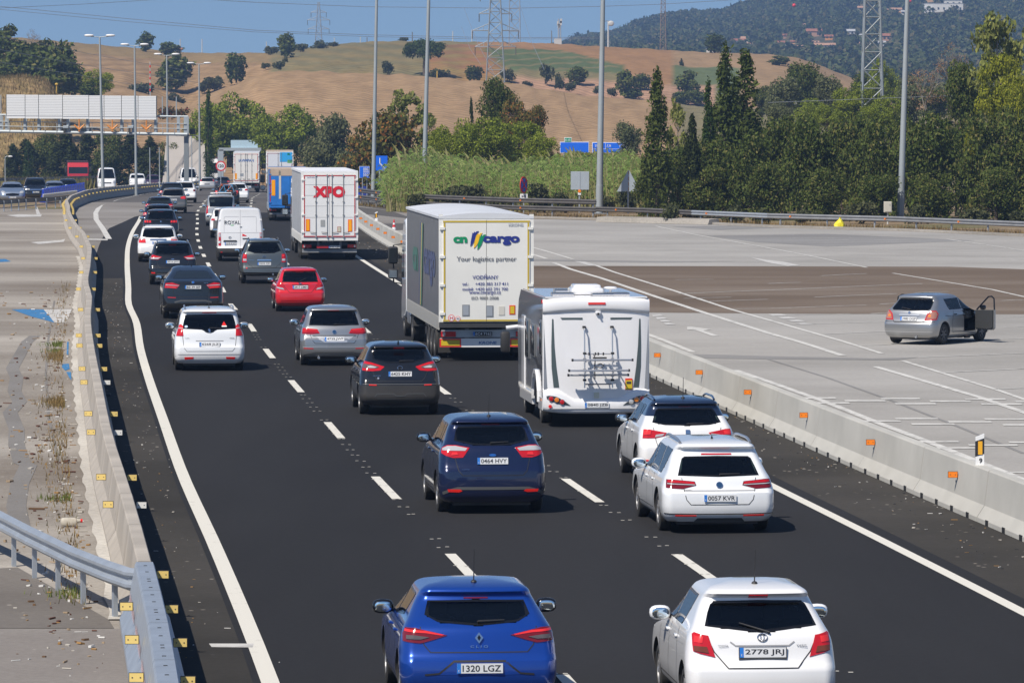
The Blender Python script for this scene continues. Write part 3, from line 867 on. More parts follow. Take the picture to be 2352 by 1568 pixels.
S.update(win_r=[(0, 1.475), (.60, 1.465), (.64, 1.42), (.72, 1.10), (.18, 1.075), (.08, .995), (0, .995)], gate=((.70, .92), (.66, .52)), third=(.19, 1.505, .022), thm=LRED, wp=(0, 1.115, .30, 0), glr=glass('green_rear_glass', (.07, .12, .125)),
    lamp=[([(.68, .915), (.69, 1.16), (.76, 1.215), (.88, 1.19), (.93, .915)], LRED), ([(.69, 1.08), (.70, 1.15), (.78, 1.19), (.86, 1.17), (.87, 1.08)], LRED2), ([(.695, 1.11), (.86, 1.125), (.86, 1.105), (.695, 1.09)], LCLR)],
    refl=[(.43, .325), (.42, .375), (.66, .37), (.65, .31)], plate=(.695, '6268 JLZ'), pframe=MATS['plate_frame'], ant=1,
    badges=[('poly', 0, 1.045, .055, CHROME, [(-.5, .9), (0, 1), (.5, .6), (.3, .1), (.6, -.9), (.2, -.5), (0, -1), (-.3, -.4), (-.7, -.8), (-.3, .1), (-.8, .5)]), ('word', .58, .86, .12, MATS['badge_grey'], '5008', .028), ('word', -.58, .86, .10, MATS['badge_grey'], 'HDi', .02)],
    stickers=[([(.33, 1.175), (.34, 1.22), (.38, 1.28), (.42, 1.22), (.44, 1.175)], REFL_R), ([(.32, 1.145), (.32, 1.175), (.45, 1.175), (.45, 1.145)], REFL_W), ([(-.65, 1.15), (-.62, 1.18), (-.58, 1.18), (-.56, 1.15), (-.59, 1.125), (-.63, 1.125)], mat('pale_blue_sticker', (.45, .60, .85), .4))],
    lines=[([(-.36, .79), (.36, .79)], .02, mat('white_shadow_gap', (.3, .3, .3))), ([(-.86, .44), (.86, .44)], .014, MATS['white_shadow_gap'])])
CARS['white_mpv'] = S
S = dict(W=1.85, H=1.74, wb=2.85, oh=1.0, belt=1.16, gt=.73, R=.375, rake=.36, sp=.10, gc=.36, paint=PGRY, bz=.62, mirp=PGRY, rails=DGREY, step=.04)
S['win_s'] = sw(S, -.25, -.42, (.42, 1.36), gap=.06)
S.update(win_r=[(0, 1.60), (.46, 1.59), (.53, 1.55), (.65, 1.29), (.38, 1.195), (0, 1.185)], gate=((.64, .83), (.52, .64)), third=None, wp=(-.06, 1.22, .22, .02), frit=.04,
    lamp=[([(.68, .84), (.68, 1.16), (.85, 1.17), (.90, .84)], LRED), ([(.69, .90), (.69, .98), (.84, .985), (.84, .90)], LCLR), ([(.71, 1.06), (.71, 1.12), (.80, 1.12), (.80, 1.06)], LRED2)],
    plate=(.79, '2252 FJD'), badges=[('ring', 0, 1.06, .06, CHROME, [[(-1, 0), (1, 0)]]), ('word', -.50, .93, .2, CHROME, 'PATHFINDER', .022)],
    trim=[([(-.28, .90), (-.26, .955), (.26, .955), (.28, .90)], CHROME, .02)], lines=[([(-.78, .40), (-.30, .415), (-.24, .45), (.24, .45), (.30, .415), (.78, .40)], .03, CHROME), ([(-.66, .63), (.66, .63)], .014, SEAM)],
    refl=[(.66, .60), (.66, .64), (.71, .64), (.71, .60)], pipe=.34)
CARS['grey_off_roader'] = S
S = dict(W=1.98, H=1.69, wb=2.93, oh=1.0, belt=1.20, gt=.68, R=.38, rake=.9, tail='coupe', gc=.25, paint=PBLACK, bz=.72, mirp=PBLACK, fine=1, cw=.55, ws=.85)
S['win_s'] = [[(.25, 1.25), (.62, 1.42), (1.18, 1.51), (1.18, 1.25)], [(1.24, 1.25), (1.24, 1.52), (1.45, 1.52), (2.05, 1.25)]]
S.update(win_r=[(0, 1.545), (.50, 1.525), (.64, 1.30), (0, 1.30)], gate=((.66, 1.12), (.62, .72)), third=None, wiper=0, glr=GLD, lamp=[([(.43, 1.11), (.68, 1.185), (.92, 1.16), (.96, 1.02), (.54, .985)], LRED), ([(.45, 1.095), (.90, 1.125), (.90, 1.10), (.46, 1.08)], LCLR), ([(.54, 1.0), (.56, 1.05), (.84, 1.06), (.84, 1.02)], LRED2)],
    refl=[(.56, .69), (.56, .71), (.82, .72), (.82, .70)], plate=(1.04, 'BZ 39 SEF'), ant='fin', ay=1.0, badges=[('disc', 0, 1.19, .05, CHROME, MATS['badge_deep_blue']), ('word', .42, 1.17, .16, CHROME, 'X6', .035)],
    lines=[([(-.60, .55), (-.4, .60), (.4, .60), (.60, .55)], .05, DGREY), ([(-.3, .925), (.3, .925)], .02, GBLK)], clad=.32)
CARS['black_coupe'] = S
S = dict(W=1.84, H=1.68, wb=2.69, oh=.85, belt=1.06, gt=.76, R=.345, rake=.48, sp=.14, gc=.26, paint=PBLACK, bz=.66, clad=.46, mirp=PBLACK, rails=CHROME)
S['win_s'] = sw(S, .30, .10, (.52, 1.32))
S.update(win_r=[(0, 1.52), (.57, 1.51), (.60, 1.47), (.66, 1.20), (.35, 1.17), (0, 1.165)], gate=((.66, 1.12), (.56, .66)), third=(.14, 1.535, .02), thm=LRED, wp=(0, 1.19, .26, 0),
    lamp=[([(.42, 1.085), (.80, 1.165), (.92, 1.15), (.92, 1.0), (.56, .985)], LRED), ([(.46, 1.07), (.66, 1.06), (.90, 1.06), (.90, 1.01), (.58, 1.0)], LCLR)],
    refl=[(.68, .45), (.68, .50), (.86, .50), (.85, .46)], plate=(.90, '9916 JXC'), badges=[('poly', 0, 1.0, .06, CHROME, [(math.cos(i*math.pi/6), .38*math.sin(i*math.pi/6)) for i in range(12)])],
    lines=[([(-.60, .40), (.60, .40)], .08, mat('satin_silver', (.35, .35, .36), .4, .6))])
CARS['black_suv'] = S
S = dict(W=1.84, H=1.63, wb=2.76, oh=.95, belt=1.02, gt=.78, R=.335, rake=.42, sp=.12, paint=PW, bz=.66, clad=.40, mirp=PW, rails=BLK)
S['win_s'] = sw(S, -.05, -.20, (.50, 1.34))
S.update(win_r=[(0, 1.47), (.62, 1.46), (.66, 1.42), (.72, 1.14), (.40, 1.09), (0, 1.085)], gate=((.70, 1.0), (.62, .62)), third=(.12, 1.49, .018), wp=(0, 1.10, .2, 0),
    lamp=[([(.55, .86), (.58, 1.06), (.74, 1.07), (.92, 1.06), (.92, .86)], LRED2), ([(.60, 1.0), (.60, 1.05), (.88, 1.05), (.88, 1.0)], LCLR)], plate=(.86, '1406 HZT'), trim=[([(-.36, .975), (-.36, 1.03), (.36, 1.03), (.36, .975)], mat('chrome_bar', (.5, .6, .72), .15, 1.0), .015)],
    lines=[([(-.45, .70), (.45, .70)], .03, MATS['white_shadow_gap'])], fine=0)
CARS['white_suv'] = S
S = dict(W=1.84, H=1.62, wb=2.67, oh=.85, belt=1.06, gt=.76, R=.345, rake=.46, sp=.14, gc=.24, paint=PDK, bz=.66, clad=.44, mirp=PDK, fine=0)
S['win_s'] = sw(S, .25, .05, (.52, 1.32))
S.update(win_r=[(0, 1.47), (.56, 1.46), (.60, 1.42), (.66, 1.12), (0, 1.10)], third=(.14, 1.49, .02), wp=(0, 1.13, .2, 0),
    lamp=[([(.50, .945), (.51, 1.045), (.60, 1.045), (.60, .945)], LRED2), ([(.50, .945), (.51, 1.045), (.60, 1.045), (.60, .945)], LRED2), ([(.63, .945), (.64, 1.05), (.73, 1.05), (.73, .945)], LRED2), ([(.76, .945), (.77, 1.05), (.86, 1.05), (.86, .945)], LRED2)],
    plate=(.62, '7341 KBN'), badges=[('disc', 0, 1.0, .04, CHROME)], trim=[([(-.88, .93), (-.88, 1.065), (.88, 1.065), (.88, .93)], GBLK, .004)])
CARS['dark_suv_claws'] = S
def simple(paintm, W=1.80, Hh=1.48, wb=2.60, oh=.75, belt=.98, gt=.74, rake=.48, lampm=LRED, txt=None, **k):
    S = dict(W=W, H=Hh, wb=wb, oh=oh, belt=belt, gt=gt, rake=rake, paint=paintm, mirp=k.pop('mirp', paintm), fine=0, bz=.64)
    S.update({q: v for q, v in k.items() if q in ('rails', 'clad', 'gc', 'R', 'sp', 'tail', 'cw', 'ws', 'nose', 'glr', 'gls', 'glf', 'roof', 'zroof', 'w')})
    S['win_s'] = sw(S, k.get('yb', .25), k.get('yt', .10), (.50, 1.30))
    hw = W/2; zb, zt = belt+.06, Hh-.15
    S.update(win_r=[(0, zt), (gt*hw-.10, zt-.01), (gt*hw-.05, zt-.05), (hw-.24, zb+.02), (0, zb)], third=(.13, zt+.012, .018), wiper=0,
        lamp=k.get('lamp') or [([(hw-.36, belt-.12), (hw-.34, belt+.02), (hw-.1, belt+.04), (hw+.02, belt-.02), (hw+.02, belt-.13)], lampm), ([(hw-.30, belt-.10), (hw-.30, belt-.07), (hw, belt-.06), (hw, belt-.09)], LCLR)])
    if txt: S['plate'] = (k.get('pz', belt-.20), txt)
    for q in ('trim', 'lines', 'badges', 'head', 'fplate', 'refl', 'seats', 'stickers', 'holes', 'nowin', 'rim'):
        if q in k: S[q] = k[q]
    return S
GR_R = 'cars on the motorway heading away'
GR_O = 'vehicles coming the other way'
def C(nm, label, xd, Yr, S, cat='car', sc=1.0, hd=None, group=GR_R):
    return car(nm, label, cat, at_rear(xd, Yr, S['oh'], sc, hd), S, group)
C('hatchback', 'bright blue hatchback with diamond badge and plate 1320 LGZ', 1102, 57.25, CARS['blue_hatch'])
C('hatchback', 'small white hatchback with tall red lamps and plate 2778 JRJ', 1757, 56.4, CARS['white_hatch'])
C('estate_car', 'white estate car with silver roof rails and plate 0057 KVR', 1655.5, 81.6, CARS['white_estate'])
C('crossover_car', 'white crossover with a dark blue roof just ahead of the white estate', 1582.5, 92.4, CARS['white_crossover'])
C('people_carrier', 'dark navy people carrier with plate 0464 HVY', 1133, 85.6, CARS['navy_mpv'])
C('crossover_car', 'black crossover with arrow-shaped lamps and plate 6425 KHY', 919.6, 113.2, CARS['black_crossover'])
C('people_carrier', 'silver tall hatchback with round chrome badge and plate 4739 JWP', 768, 135.0, CARS['silver_mpv'])
C('hatchback', 'small bright red hatchback with plate 3417 DMH', 690, 171.0, CARS['red_hatch'])
C('people_carrier', 'white people carrier with red sticker on its dark rear window', 481, 132.3, CARS['white_mpv'])
C('off_roader', 'dark grey off-roader with chrome bumper strip behind the white van', 607, 198.0, CARS['grey_off_roader'])
C('coupe_car', 'black sloping-back coupe with plate BZ 39 SEF', 443, 165.0, CARS['black_coupe'])
C('off_roader', 'black off-roader with chrome roof rails ahead of the sloping black coupe', 396.6, 196.7, CARS['black_suv'])
C('off_roader', 'white off-roader with dark lower bumper between two black cars', 363.5, 226, CARS['white_suv'])
C('off_roader', 'dark off-roader with three glowing red claw marks in each lamp', 369.4, 262, CARS['dark_suv_claws'])
S = simple(PDK, W=1.80, Hh=1.47, txt='4410 JRM')
C('hatchback', 'dark blue car directly in front of the claw-lamp off-roader', 363.3, 284, S)
S = simple(PDK, W=1.80, Hh=1.46, glr=GLD)
C('hatchback', 'dark car second in front of the claw-lamp off-roader', 366, 309, S)
S = simple(PGRY2, W=1.87, Hh=1.70, wb=2.82, oh=.92, belt=1.12, gt=.74, clad=.42, gc=.25, R=.37, txt='8092 DVK', rake=.40,
           lamp=[([(.52, .98), (.52, 1.10), (.80, 1.16), (.94, 1.12), (.94, .96)], LRED2)], trim=[([(-.5, 1.11), (-.5, 1.15), (.5, 1.15), (.5, 1.11)], PSIL2, .01)])
C('off_roader', 'warm grey off-roader with orange-red lamps at the end of the dark row', 397.5, 331, S, sc=.96)
S = simple(PDK, W=1.84, Hh=1.66, belt=1.05, rails=PDK, glr=GLD)
C('off_roader', 'dark off-roader with roof rails hidden behind the warm grey one', 394, 354, S)
S = simple(PW, W=1.80, Hh=1.66, wb=2.67, oh=.85, belt=1.06, gt=.74, clad=.40, gc=.25, R=.35, rails=PW, lamp=[([(.66, .88), (.66, 1.02), (.86, 1.03), (.88, .88)], LDRED)])
C('off_roader', 'white off-roader with small square dark red lamps beside the median barrier', 424, 369, S, sc=.95)
S = simple(PSIL2, W=1.74, Hh=1.46, wb=2.6, oh=.75, belt=.95, gt=.74, lamp=[([(.62, 1.0), (.62, 1.22), (.74, 1.22), (.80, 1.0)], LRED)], pz=.72, trim=[([(-.28, .66), (-.28, .78), (.28, .78), (.28, .66)], DGREY, .006)])
C('hatchback', 'pale silver hatchback far off below the speed sign', 476, 540, S)
S = simple(PDK, W=1.78, Hh=1.46)
C('hatchback', 'dark car far off next to the pale silver hatchback', 511, 562, S)
S = simple(PBLACK, W=1.80, Hh=1.50, wb=2.65, belt=1.0, lamp=[([(.66, .80), (.66, 1.05), (.84, 1.05), (.88, .80)], LRED2)])
BIKECAR, BIKESH = C('hatchback', 'black car carrying bicycles on its tail', 521, 357, S)
S = simple(PW2, W=1.77, Hh=1.46, wb=2.55, belt=.98, lamp=[([(.58, .90), (.60, 1.0), (.80, 1.02), (.86, .90)], LRED)], glr=MATS['green_rear_glass'], lines=[([(-.8, .34), (.8, .34)], .10, DGREY)])
C('hatchback', 'white hatchback ahead of the car that carries bicycles', 544, 369, S)
S = simple(PSIL2, W=1.81, Hh=1.82, wb=2.73, oh=.85, belt=1.05, gt=.84, rake=.22, sp=.04, txt='3154 GHC', lamp=[([(.76, .72), (.77, 1.16), (.86, 1.20), (.92, .72)], LRED)], glr=MATS['clear_rear_glass'],
           trim=[([(-.25, .80), (-.22, .86), (.22, .86), (.25, .80)], CHROME, .01)])
r_, sh_ = C('small_van', 'pale silver small van with roof bars ahead of the white panel van', 507.6, 295, S)
for y in (.1, .8, 1.5):
    p = MB(); p.tube([(-.62, y, 1.80), (-.60, y, 1.90), (.60, y, 1.90), (.62, y, 1.80)], .022, ALU, 6); p.build('roof_bar', r_, 40)
S = simple(PW, W=1.79, Hh=1.60, wb=2.5, oh=.75, belt=1.05, gt=.80, rake=.18, lamp=[([(.62, .92), (.64, 1.02), (.84, 1.03), (.86, .92)], LRED)], trim=[([(-.72, .52), (-.70, .92), (-.45, .92), (-.43, .52)], DGREY, .05)], clad=.42, gc=.26, R=.35)
C('off_roader', 'white off-roader half hidden beside the white panel van', 521, 268, S)

# white panel van with lettering
S = dict(W=2.05, H=2.40, wb=3.2, oh=.95, belt=1.25, gt=.86, R=.34, tw=.2, rake=.16, sp=.0, paint=PW, bz=.60, clad=.60, mirp=BLK, gc=.26, fine=0, cw=.1, ws=1.05, fo=.9, rc=.12, ry=.14, rim='steel', seats=0, handles=0, wiper=0, bow=.03,
    w=[(.26, .93), (.5, 1.0), (1.25, 1.0), (1.7, .965), (2.15, .90), (2.30, .85), (2.37, .74), (2.40, .45)], win_s=[[(2.35, 1.32), (2.35, 1.95), (2.45, 1.95), (2.95, 1.32)]], win_r=None)
S.update(lamp=[([(.86, .70), (.87, 1.28), (.99, 1.28), (1.0, .70)], LRED), ([(.88, 1.10), (.88, 1.25), (.97, 1.25), (.97, 1.10)], LCLR), ([(.88, .82), (.88, .92), (.97, .92), (.97, .82)], LCLR)],
    badges=[('word', -.35, 1.74, .70, mat('letter_charcoal', (.06, .065, .065), .5), 'ROYAL', .17), ('ring', -.46, 1.07, .06, MATS['badge_grey'], [[(-1, 0), (1, 0)]])],
    trim=[([(-.43, 1.60), (-.43, 1.63), (-.29, 1.63), (-.29, 1.60)], mat('letter_green', (.05, .42, .10), .5), .006), ([(-.76, .88), (-.74, .95), (-.17, .95), (-.14, .88)], BLK, .02), ([(.09, 1.13), (.09, 1.24), (.17, 1.21), (.28, 1.15), (.28, 1.13)], REFL_R, .006), ([(.10, 1.00), (.10, 1.04), (.35, 1.04), (.35, 1.00)], BLK, .02), ([(-.02, 1.51), (-.02, 1.56), (.08, 1.56), (.08, 1.51)], MATS['badge_grey'], .01)],
    lines=[([(0, .62), (0, 2.30)], .014, mat('van_gap', (.42, .42, .43), .6)), ([(-.72, 1.30), (-.72, 1.95), (-.68, 2.0), (-.06, 2.0)], .012, mat('van_gap', (0, 0, 0))), ([(.06, 2.0), (.68, 2.0), (.72, 1.95), (.72, 1.30)], .012, MATS['van_gap']), ([(-.90, 1.28), (.90, 1.28)], .012, MATS['van_gap'])], refl=[(.80, .40), (.80, .44), (.88, .44), (.88, .40)])
S['plate'] = (.80, '1618 KXZ'); S['px'] = -.44
r_, sh_ = C('panel_van', 'white panel van with charcoal lettering on its rear door', 552, 227, S, 'van')
for s_ in (-1, 1):
    p = MB()
    for z in (.85, 1.85):
        a = sh_.end(s_*.95, z); p.box((a.x, a.y-.01, z), (.10, .05, .07), PW, bev=.015)
    p.build('door_hinge', r_)

# parked silver hatchback, doors open
S = dict(W=1.70, H=1.45, wb=2.535, oh=.75, belt=.95, gt=.76, R=.30, rake=.50, sp=.06, paint=PSIL, bz=.62, mirp=PSIL, gls=MATS['clear_rear_glass'], glr=MATS['clear_rear_glass'])
S['win_s'] = sw(S, .42, .30, (1.24,))
DOOR = [(1.27, .34), (1.27, 1.33), (1.45, 1.33), (2.05, .97), (2.05, .34)]
S['holes'] = {1: DOOR}
S.update(win_r=[(0, 1.315), (.52, 1.31), (.58, 1.27), (.62, 1.03), (.56, .99), (0, .975)], wp=(.02, 1.0, .32, 2.95), frit=.035,
    lamp=[([(.50, .70), (.56, .90), (.68, .98), (.84, .98), (.95, .88), (.90, .72)], mat('red_rim_lens', (.45, .03, .03), .15, coat=.5)), ([(.56, .74), (.60, .88), (.70, .95), (.84, .95), (.90, .86), (.86, .75)], mat('pinkish_lens', (.36, .17, .13), .15, coat=.5)), ([(.60, .80), (.61, .86), (.68, .87), (.69, .80)], LAMB)],
    plate=(.745, '3980 DGP'), trim=[([(-.33, .83), (-.31, .875), (.31, .875), (.33, .83)], MATS['bright_silver_recess'], .02)], lines=[([(-.80, .37), (.80, .37)], .016, MATS['bright_silver_recess']), ([(-.86, .66), (.86, .66)], .012, SEAM)],
    badges=[('disc', .0, .92, .04, CHROME)], gate=((.60, .97), (.52, .64)), pipe=.25, mir=0, rim='steel', doors=(.48, 1.26, 2.08), hm=GBLK)
AL_HD = R(-31)
a_ = GG(2160, 790)
AL, ALS = car('hatchback', 'silver hatchback parked in the empty bays with its front doors open', 'car', (a_.x-.60, a_.y+.38, 1.0, AL_HD), S)
for s_, op in ((1, 68), (-1, 62)):
    # an opened door: outer skin, dark trim inside, window frame, mirror
    d = MB(); hinge = ALS.side(s_, 2.06, .7); lg = .80
    M = T((hinge.x+s_*.01, 2.06, 0)) @ RZ(s_*R(op))
    poly = [(0, .36), (0, .93), (-lg, .95), (-lg, .42), (-lg+.08, .36)]
    d.prism([(y, z) for y, z in poly], -.02, .035, PSIL, 'x', M)
    dd = d.build('car_door', AL)
    q = MB(); q.prism([(y*.93-.02, .40+(z-.36)*.92) for y, z in poly], -.06*s_ if s_ > 0 else .036, -.021 if s_ > 0 else .06, mat('door_trim', (.028, .03, .032), .8), 'x', M); q.build('door_trim', dd)
    q = MB(); q.tube([(.005, -.02, .94), (.005, -.52, 1.33), (.005, -.66, 1.345), (.005, -.76, 1.28), (.005, -lg+.02, .95)], .024, GBLK, 6, M); q.build('window_frame', dd)
    q = MB(); q.ell((s_*.14, -.14, 1.0), (.10, .06, .075), GBLK, 12, 8, .75, M); q.build('wing_mirror', dd, 50)
dash = MB(); dash.box((0, 1.98, .80), (1.36, .36, .26), DGREY, None, .06); dash.box((.30, 1.0, .42), (.5, 1.4, .08), BLK); dash.build('dashboard', AL, 40)

# oncoming cars (seen from the front)
def front(S, hl, zc, txt, grille):
    S.update(head=hl, fplate=(zc, txt) if txt else None)
    return S
def O(nm, label, xd, Yf, S, cat='car', sc=1.0):
    hd = heading(Yf) + math.pi + R(4)
    fr_ = S['wb'] + S.get('fo', .85)
    X = (xd-CX)/F*Yf
    # the front bumper is at Yf
    x, y = X + math.sin(hd)*fr_*sc, Yf - math.cos(hd)*fr_*sc
    return car(nm, label, cat, (x, y, sc, hd), S, GR_O)
def grille(root, sh, P, m=GBLK):
    p = MB(); patch(p, P, lambda x, z: sh.end(x, z, False), .008, m, nu=12, nv=3); p.build('grille', root)
hl = [([(.50, .66), (.56, .80), (.78, .84), (.86, .74), (.80, .66)], LCLR)]
S = simple(PBSIL, W=1.81, Hh=1.44, wb=2.72, oh=1.0, head=hl, fplate=(.36, '6713 DKX'), glf=GLS)
r_, s_ = O('saloon_car', 'silver-blue car with a wide grille first in the oncoming queue', 29, 373, S, sc=1.02); grille(r_, s_, [(-.46, .50), (-.50, .62), (0, .66), (.50, .62), (.46, .50), (0, .46)])
S = simple(PBLACK, W=1.90, Hh=1.70, wb=2.8, belt=1.05, gc=.25, R=.36, head=[([(.46, .78), (.46, .88), (.86, .92), (.88, .82)], LCLR)], fplate=(.62, '1278 LCD'), rails=PBLACK, nose=.9)
r_, s_ = O('off_roader', 'black off-roader with bright headlights second in the oncoming queue', 82.5, 390, S); grille(r_, s_, [(-.44, .76), (-.44, .87), (.44, .87), (.44, .76)], CHROME)
S = simple(PBSIL, W=1.78, Hh=1.42, head=hl)
O('saloon_car', 'pale blue-grey oncoming car behind the blue plastic barriers', 127, 402, S)
S = simple(PDK, W=1.82, Hh=1.52, head=hl)
O('saloon_car', 'dark blue oncoming car in front of the red lorry', 157, 436, S)
VANW = [(.26, .93), (.5, 1.0), (1.25, 1.0), (1.7, .95), (2.1, .88), (2.35, .82), (2.45, .7), (2.5, .4)]
def vanS(p_, W=2.0, Hh=2.5, **k):
    S = simple(p_, W=W, Hh=Hh, wb=3.2, oh=.9, belt=1.28, gt=.84, rake=.12, cw=-.05, ws=.55, w=[(z*Hh/2.5, v) for z, v in VANW], nose=1.0,
               head=[([(.66, .82), (.68, 1.08), (.92, 1.12), (.96, .86)], LCLR)], seats=0, **k)
    S['win_s'] = [[(2.5, 1.34), (2.5, 1.85*Hh/2.5), (2.62, 1.85*Hh/2.5), (2.95, 1.34)]]
    S['win_r'] = None; S['mirp'] = BLK
    return S
S = vanS(PW); r_, s_ = O('panel_van', 'tall white oncoming van next to the red lorry', 245.6, 556, S, 'van'); grille(r_, s_, [(-.5, .78), (-.5, .9), (.5, .9), (.5, .78)])
S = vanS(PW, W=1.83, Hh=1.85); O('small_van', 'low white oncoming van under the gantry', 316.4, 563, S, 'van')
S = simple(paint('maroon_paint', (.07, .015, .03), .3, .3), W=1.82, Hh=1.66, wb=2.8, belt=1.05, head=hl)
O('people_carrier', 'maroon oncoming people carrier behind the low white van', 353, 600, S)
S = vanS(PW); O('panel_van', 'tall white oncoming van beside the gantry column', 434.4, 600, S, 'van')
# exit road
S = simple(PSIL, W=1.78, Hh=1.45, txt='5566 FGH')
C('saloon_car', 'silver car on the exit road beside the small blue sign', 833, 470, S, group='cars on the exit road', hd=R(-18))
S = simple(PW, W=1.78, Hh=1.48)
C('saloon_car', 'white car on the exit road mostly hidden by a lamp column', 851, 505, S, group='cars on the exit road', hd=R(-18))
# ---------------------------------------------------------------- lorries
CREAM = mat('cream_door', (.72, .715, .675), .45, noise=(1.2, .05))
WHDOOR = mat('white_door', (.74, .745, .74), .45, noise=(1.2, .05))
TARP = mat('grey_tarpaulin', (.13, .135, .142), .42, noise=(2.2, .10), bump=(1.6, .25, .05))
TARPL = mat('light_grey_tarpaulin', (.42, .43, .44), .45, noise=(2.0, .12), bump=(1.6, .3, .05))
ROOFM = mat('trailer_roof', (.58, .60, .63), .5, noise=(.8, .08))
GOLD = mat('yellow_edge_tape', (.50, .36, .03), .45)
STEEL = mat('painted_steel', (.22, .23, .24), .5, noise=(3, .15))
DKST = mat('chassis', (.035, .036, .038), .6, noise=(3, .3))
TXB = mat('letter_blue', (.015, .03, .22), .5)
TXG = mat('letter_teal', (.0, .25, .10), .5)
TXY = mat('letter_yellow', (.85, .50, .02), .5)
TXK = mat('letter_slate', (.10, .11, .14), .5)
TXR = mat('letter_red', (.62, .012, .03), .5)
REDL = mat('red_frame_tape', (.42, .02, .02), .5)
PANG = mat('yellow_warning_panel', (.60, .45, .02), .4)
PANR = mat('red_warning_panel', (.70, .03, .02), .4)
PANO = mat('amber_warning_panel', (.95, .38, .0), .35)
GREYP = mat('grey_patch', (.30, .33, .37), .5)
def lorry_wheels(root, ys, xo, Rw=.50):
    for y in ys:
        for sx in (-1, 1): add_wheel(root, sx*xo, y, Rw, .36, 'steel')
def cab(root, y0, m, hh=3.4, w=2.46, mirm=BLK):
    """tractor unit: chassis, cab shell, mirrors, wheels; y0 = back of the cab"""
    p = MB()
    p.prism([(y0, .75), (y0, hh-.25), (y0+.35, hh), (y0+1.1, hh-.05), (y0+1.75, hh-.45), (y0+2.05, 1.75), (y0+2.25, 1.5), (y0+2.25, .45), (y0+1.95, .38), (y0+.9, .55)], -w/2, w/2, m, 'x')
    c = p.build('cab', root, 40)
    md = c.modifiers.new('edge', 'BEVEL'); md.width = .12; md.segments = 3; md.limit_method = 'ANGLE'
    q = MB(); q.prism([(y0+1.80, hh-.62), (y0+2.08, 1.72), (y0+2.10, 1.72), (y0+1.82, hh-.62)], -w/2+.1, w/2-.1, GLD, 'x'); q.build('windscreen', c)
    for s_ in (-1, 1):
        q = MB(); q.prism([(y0+.95, 1.75), (y0+.95, 2.6), (y0+1.65, 2.6), (y0+1.92, 1.75)], s_*(w/2-.01), s_*(w/2+.012), GLD, 'x'); q.build('side_window', c)
        q = MB()
        for dz, h_ in ((2.42, .52), (1.86, .30)):
            q.box((s_*(w/2+.28), y0+1.75, dz), (.30, .16, h_), mirm, None, .06)
        q.tube([(s_*w/2, y0+1.9, 2.75), (s_*(w/2+.26), y0+1.82, 2.72), (s_*(w/2+.26), y0+1.82, 1.60), (s_*w/2, y0+1.95, 1.55)], .025, BLK, 6)
        mm = q.build('wing_mirror', c, 40)
        q = MB(); q.box((s_*(w/2+.28), y0+1.662, 2.42), (.24, .02, .44), mat('dim_mirror', (.06, .07, .08), .08, .8)); q.box((s_*(w/2+.28), y0+1.662, 1.86), (.24, .02, .22), MIRR); q.build('mirror_glass', mm)
    q = MB(); q.box((0, y0-.6, .80), (.9, 4.4, .28), DKST); q.box((-.95, y0-.5, .72), (.5, 1.1, .55), ALU, None, .06); q.box((.95, y0-.5, .72), (.5, 1.1, .55), DKST, None, .06); q.build('chassis', root, 40)
    lorry_wheels(root, (y0+1.35, y0-2.3), w/2-.2)
    for s_ in (-1, 1):
        q = MB()
        for i in range(9):
            a = math.pi*i/8
            q.box((s_*(w/2-.22), y0-2.3+.62*math.cos(a), .5+.62*math.sin(a)), (.42, .26, .03), DKST, T((0, 0, 0)))
        q.build('mudguard', root)
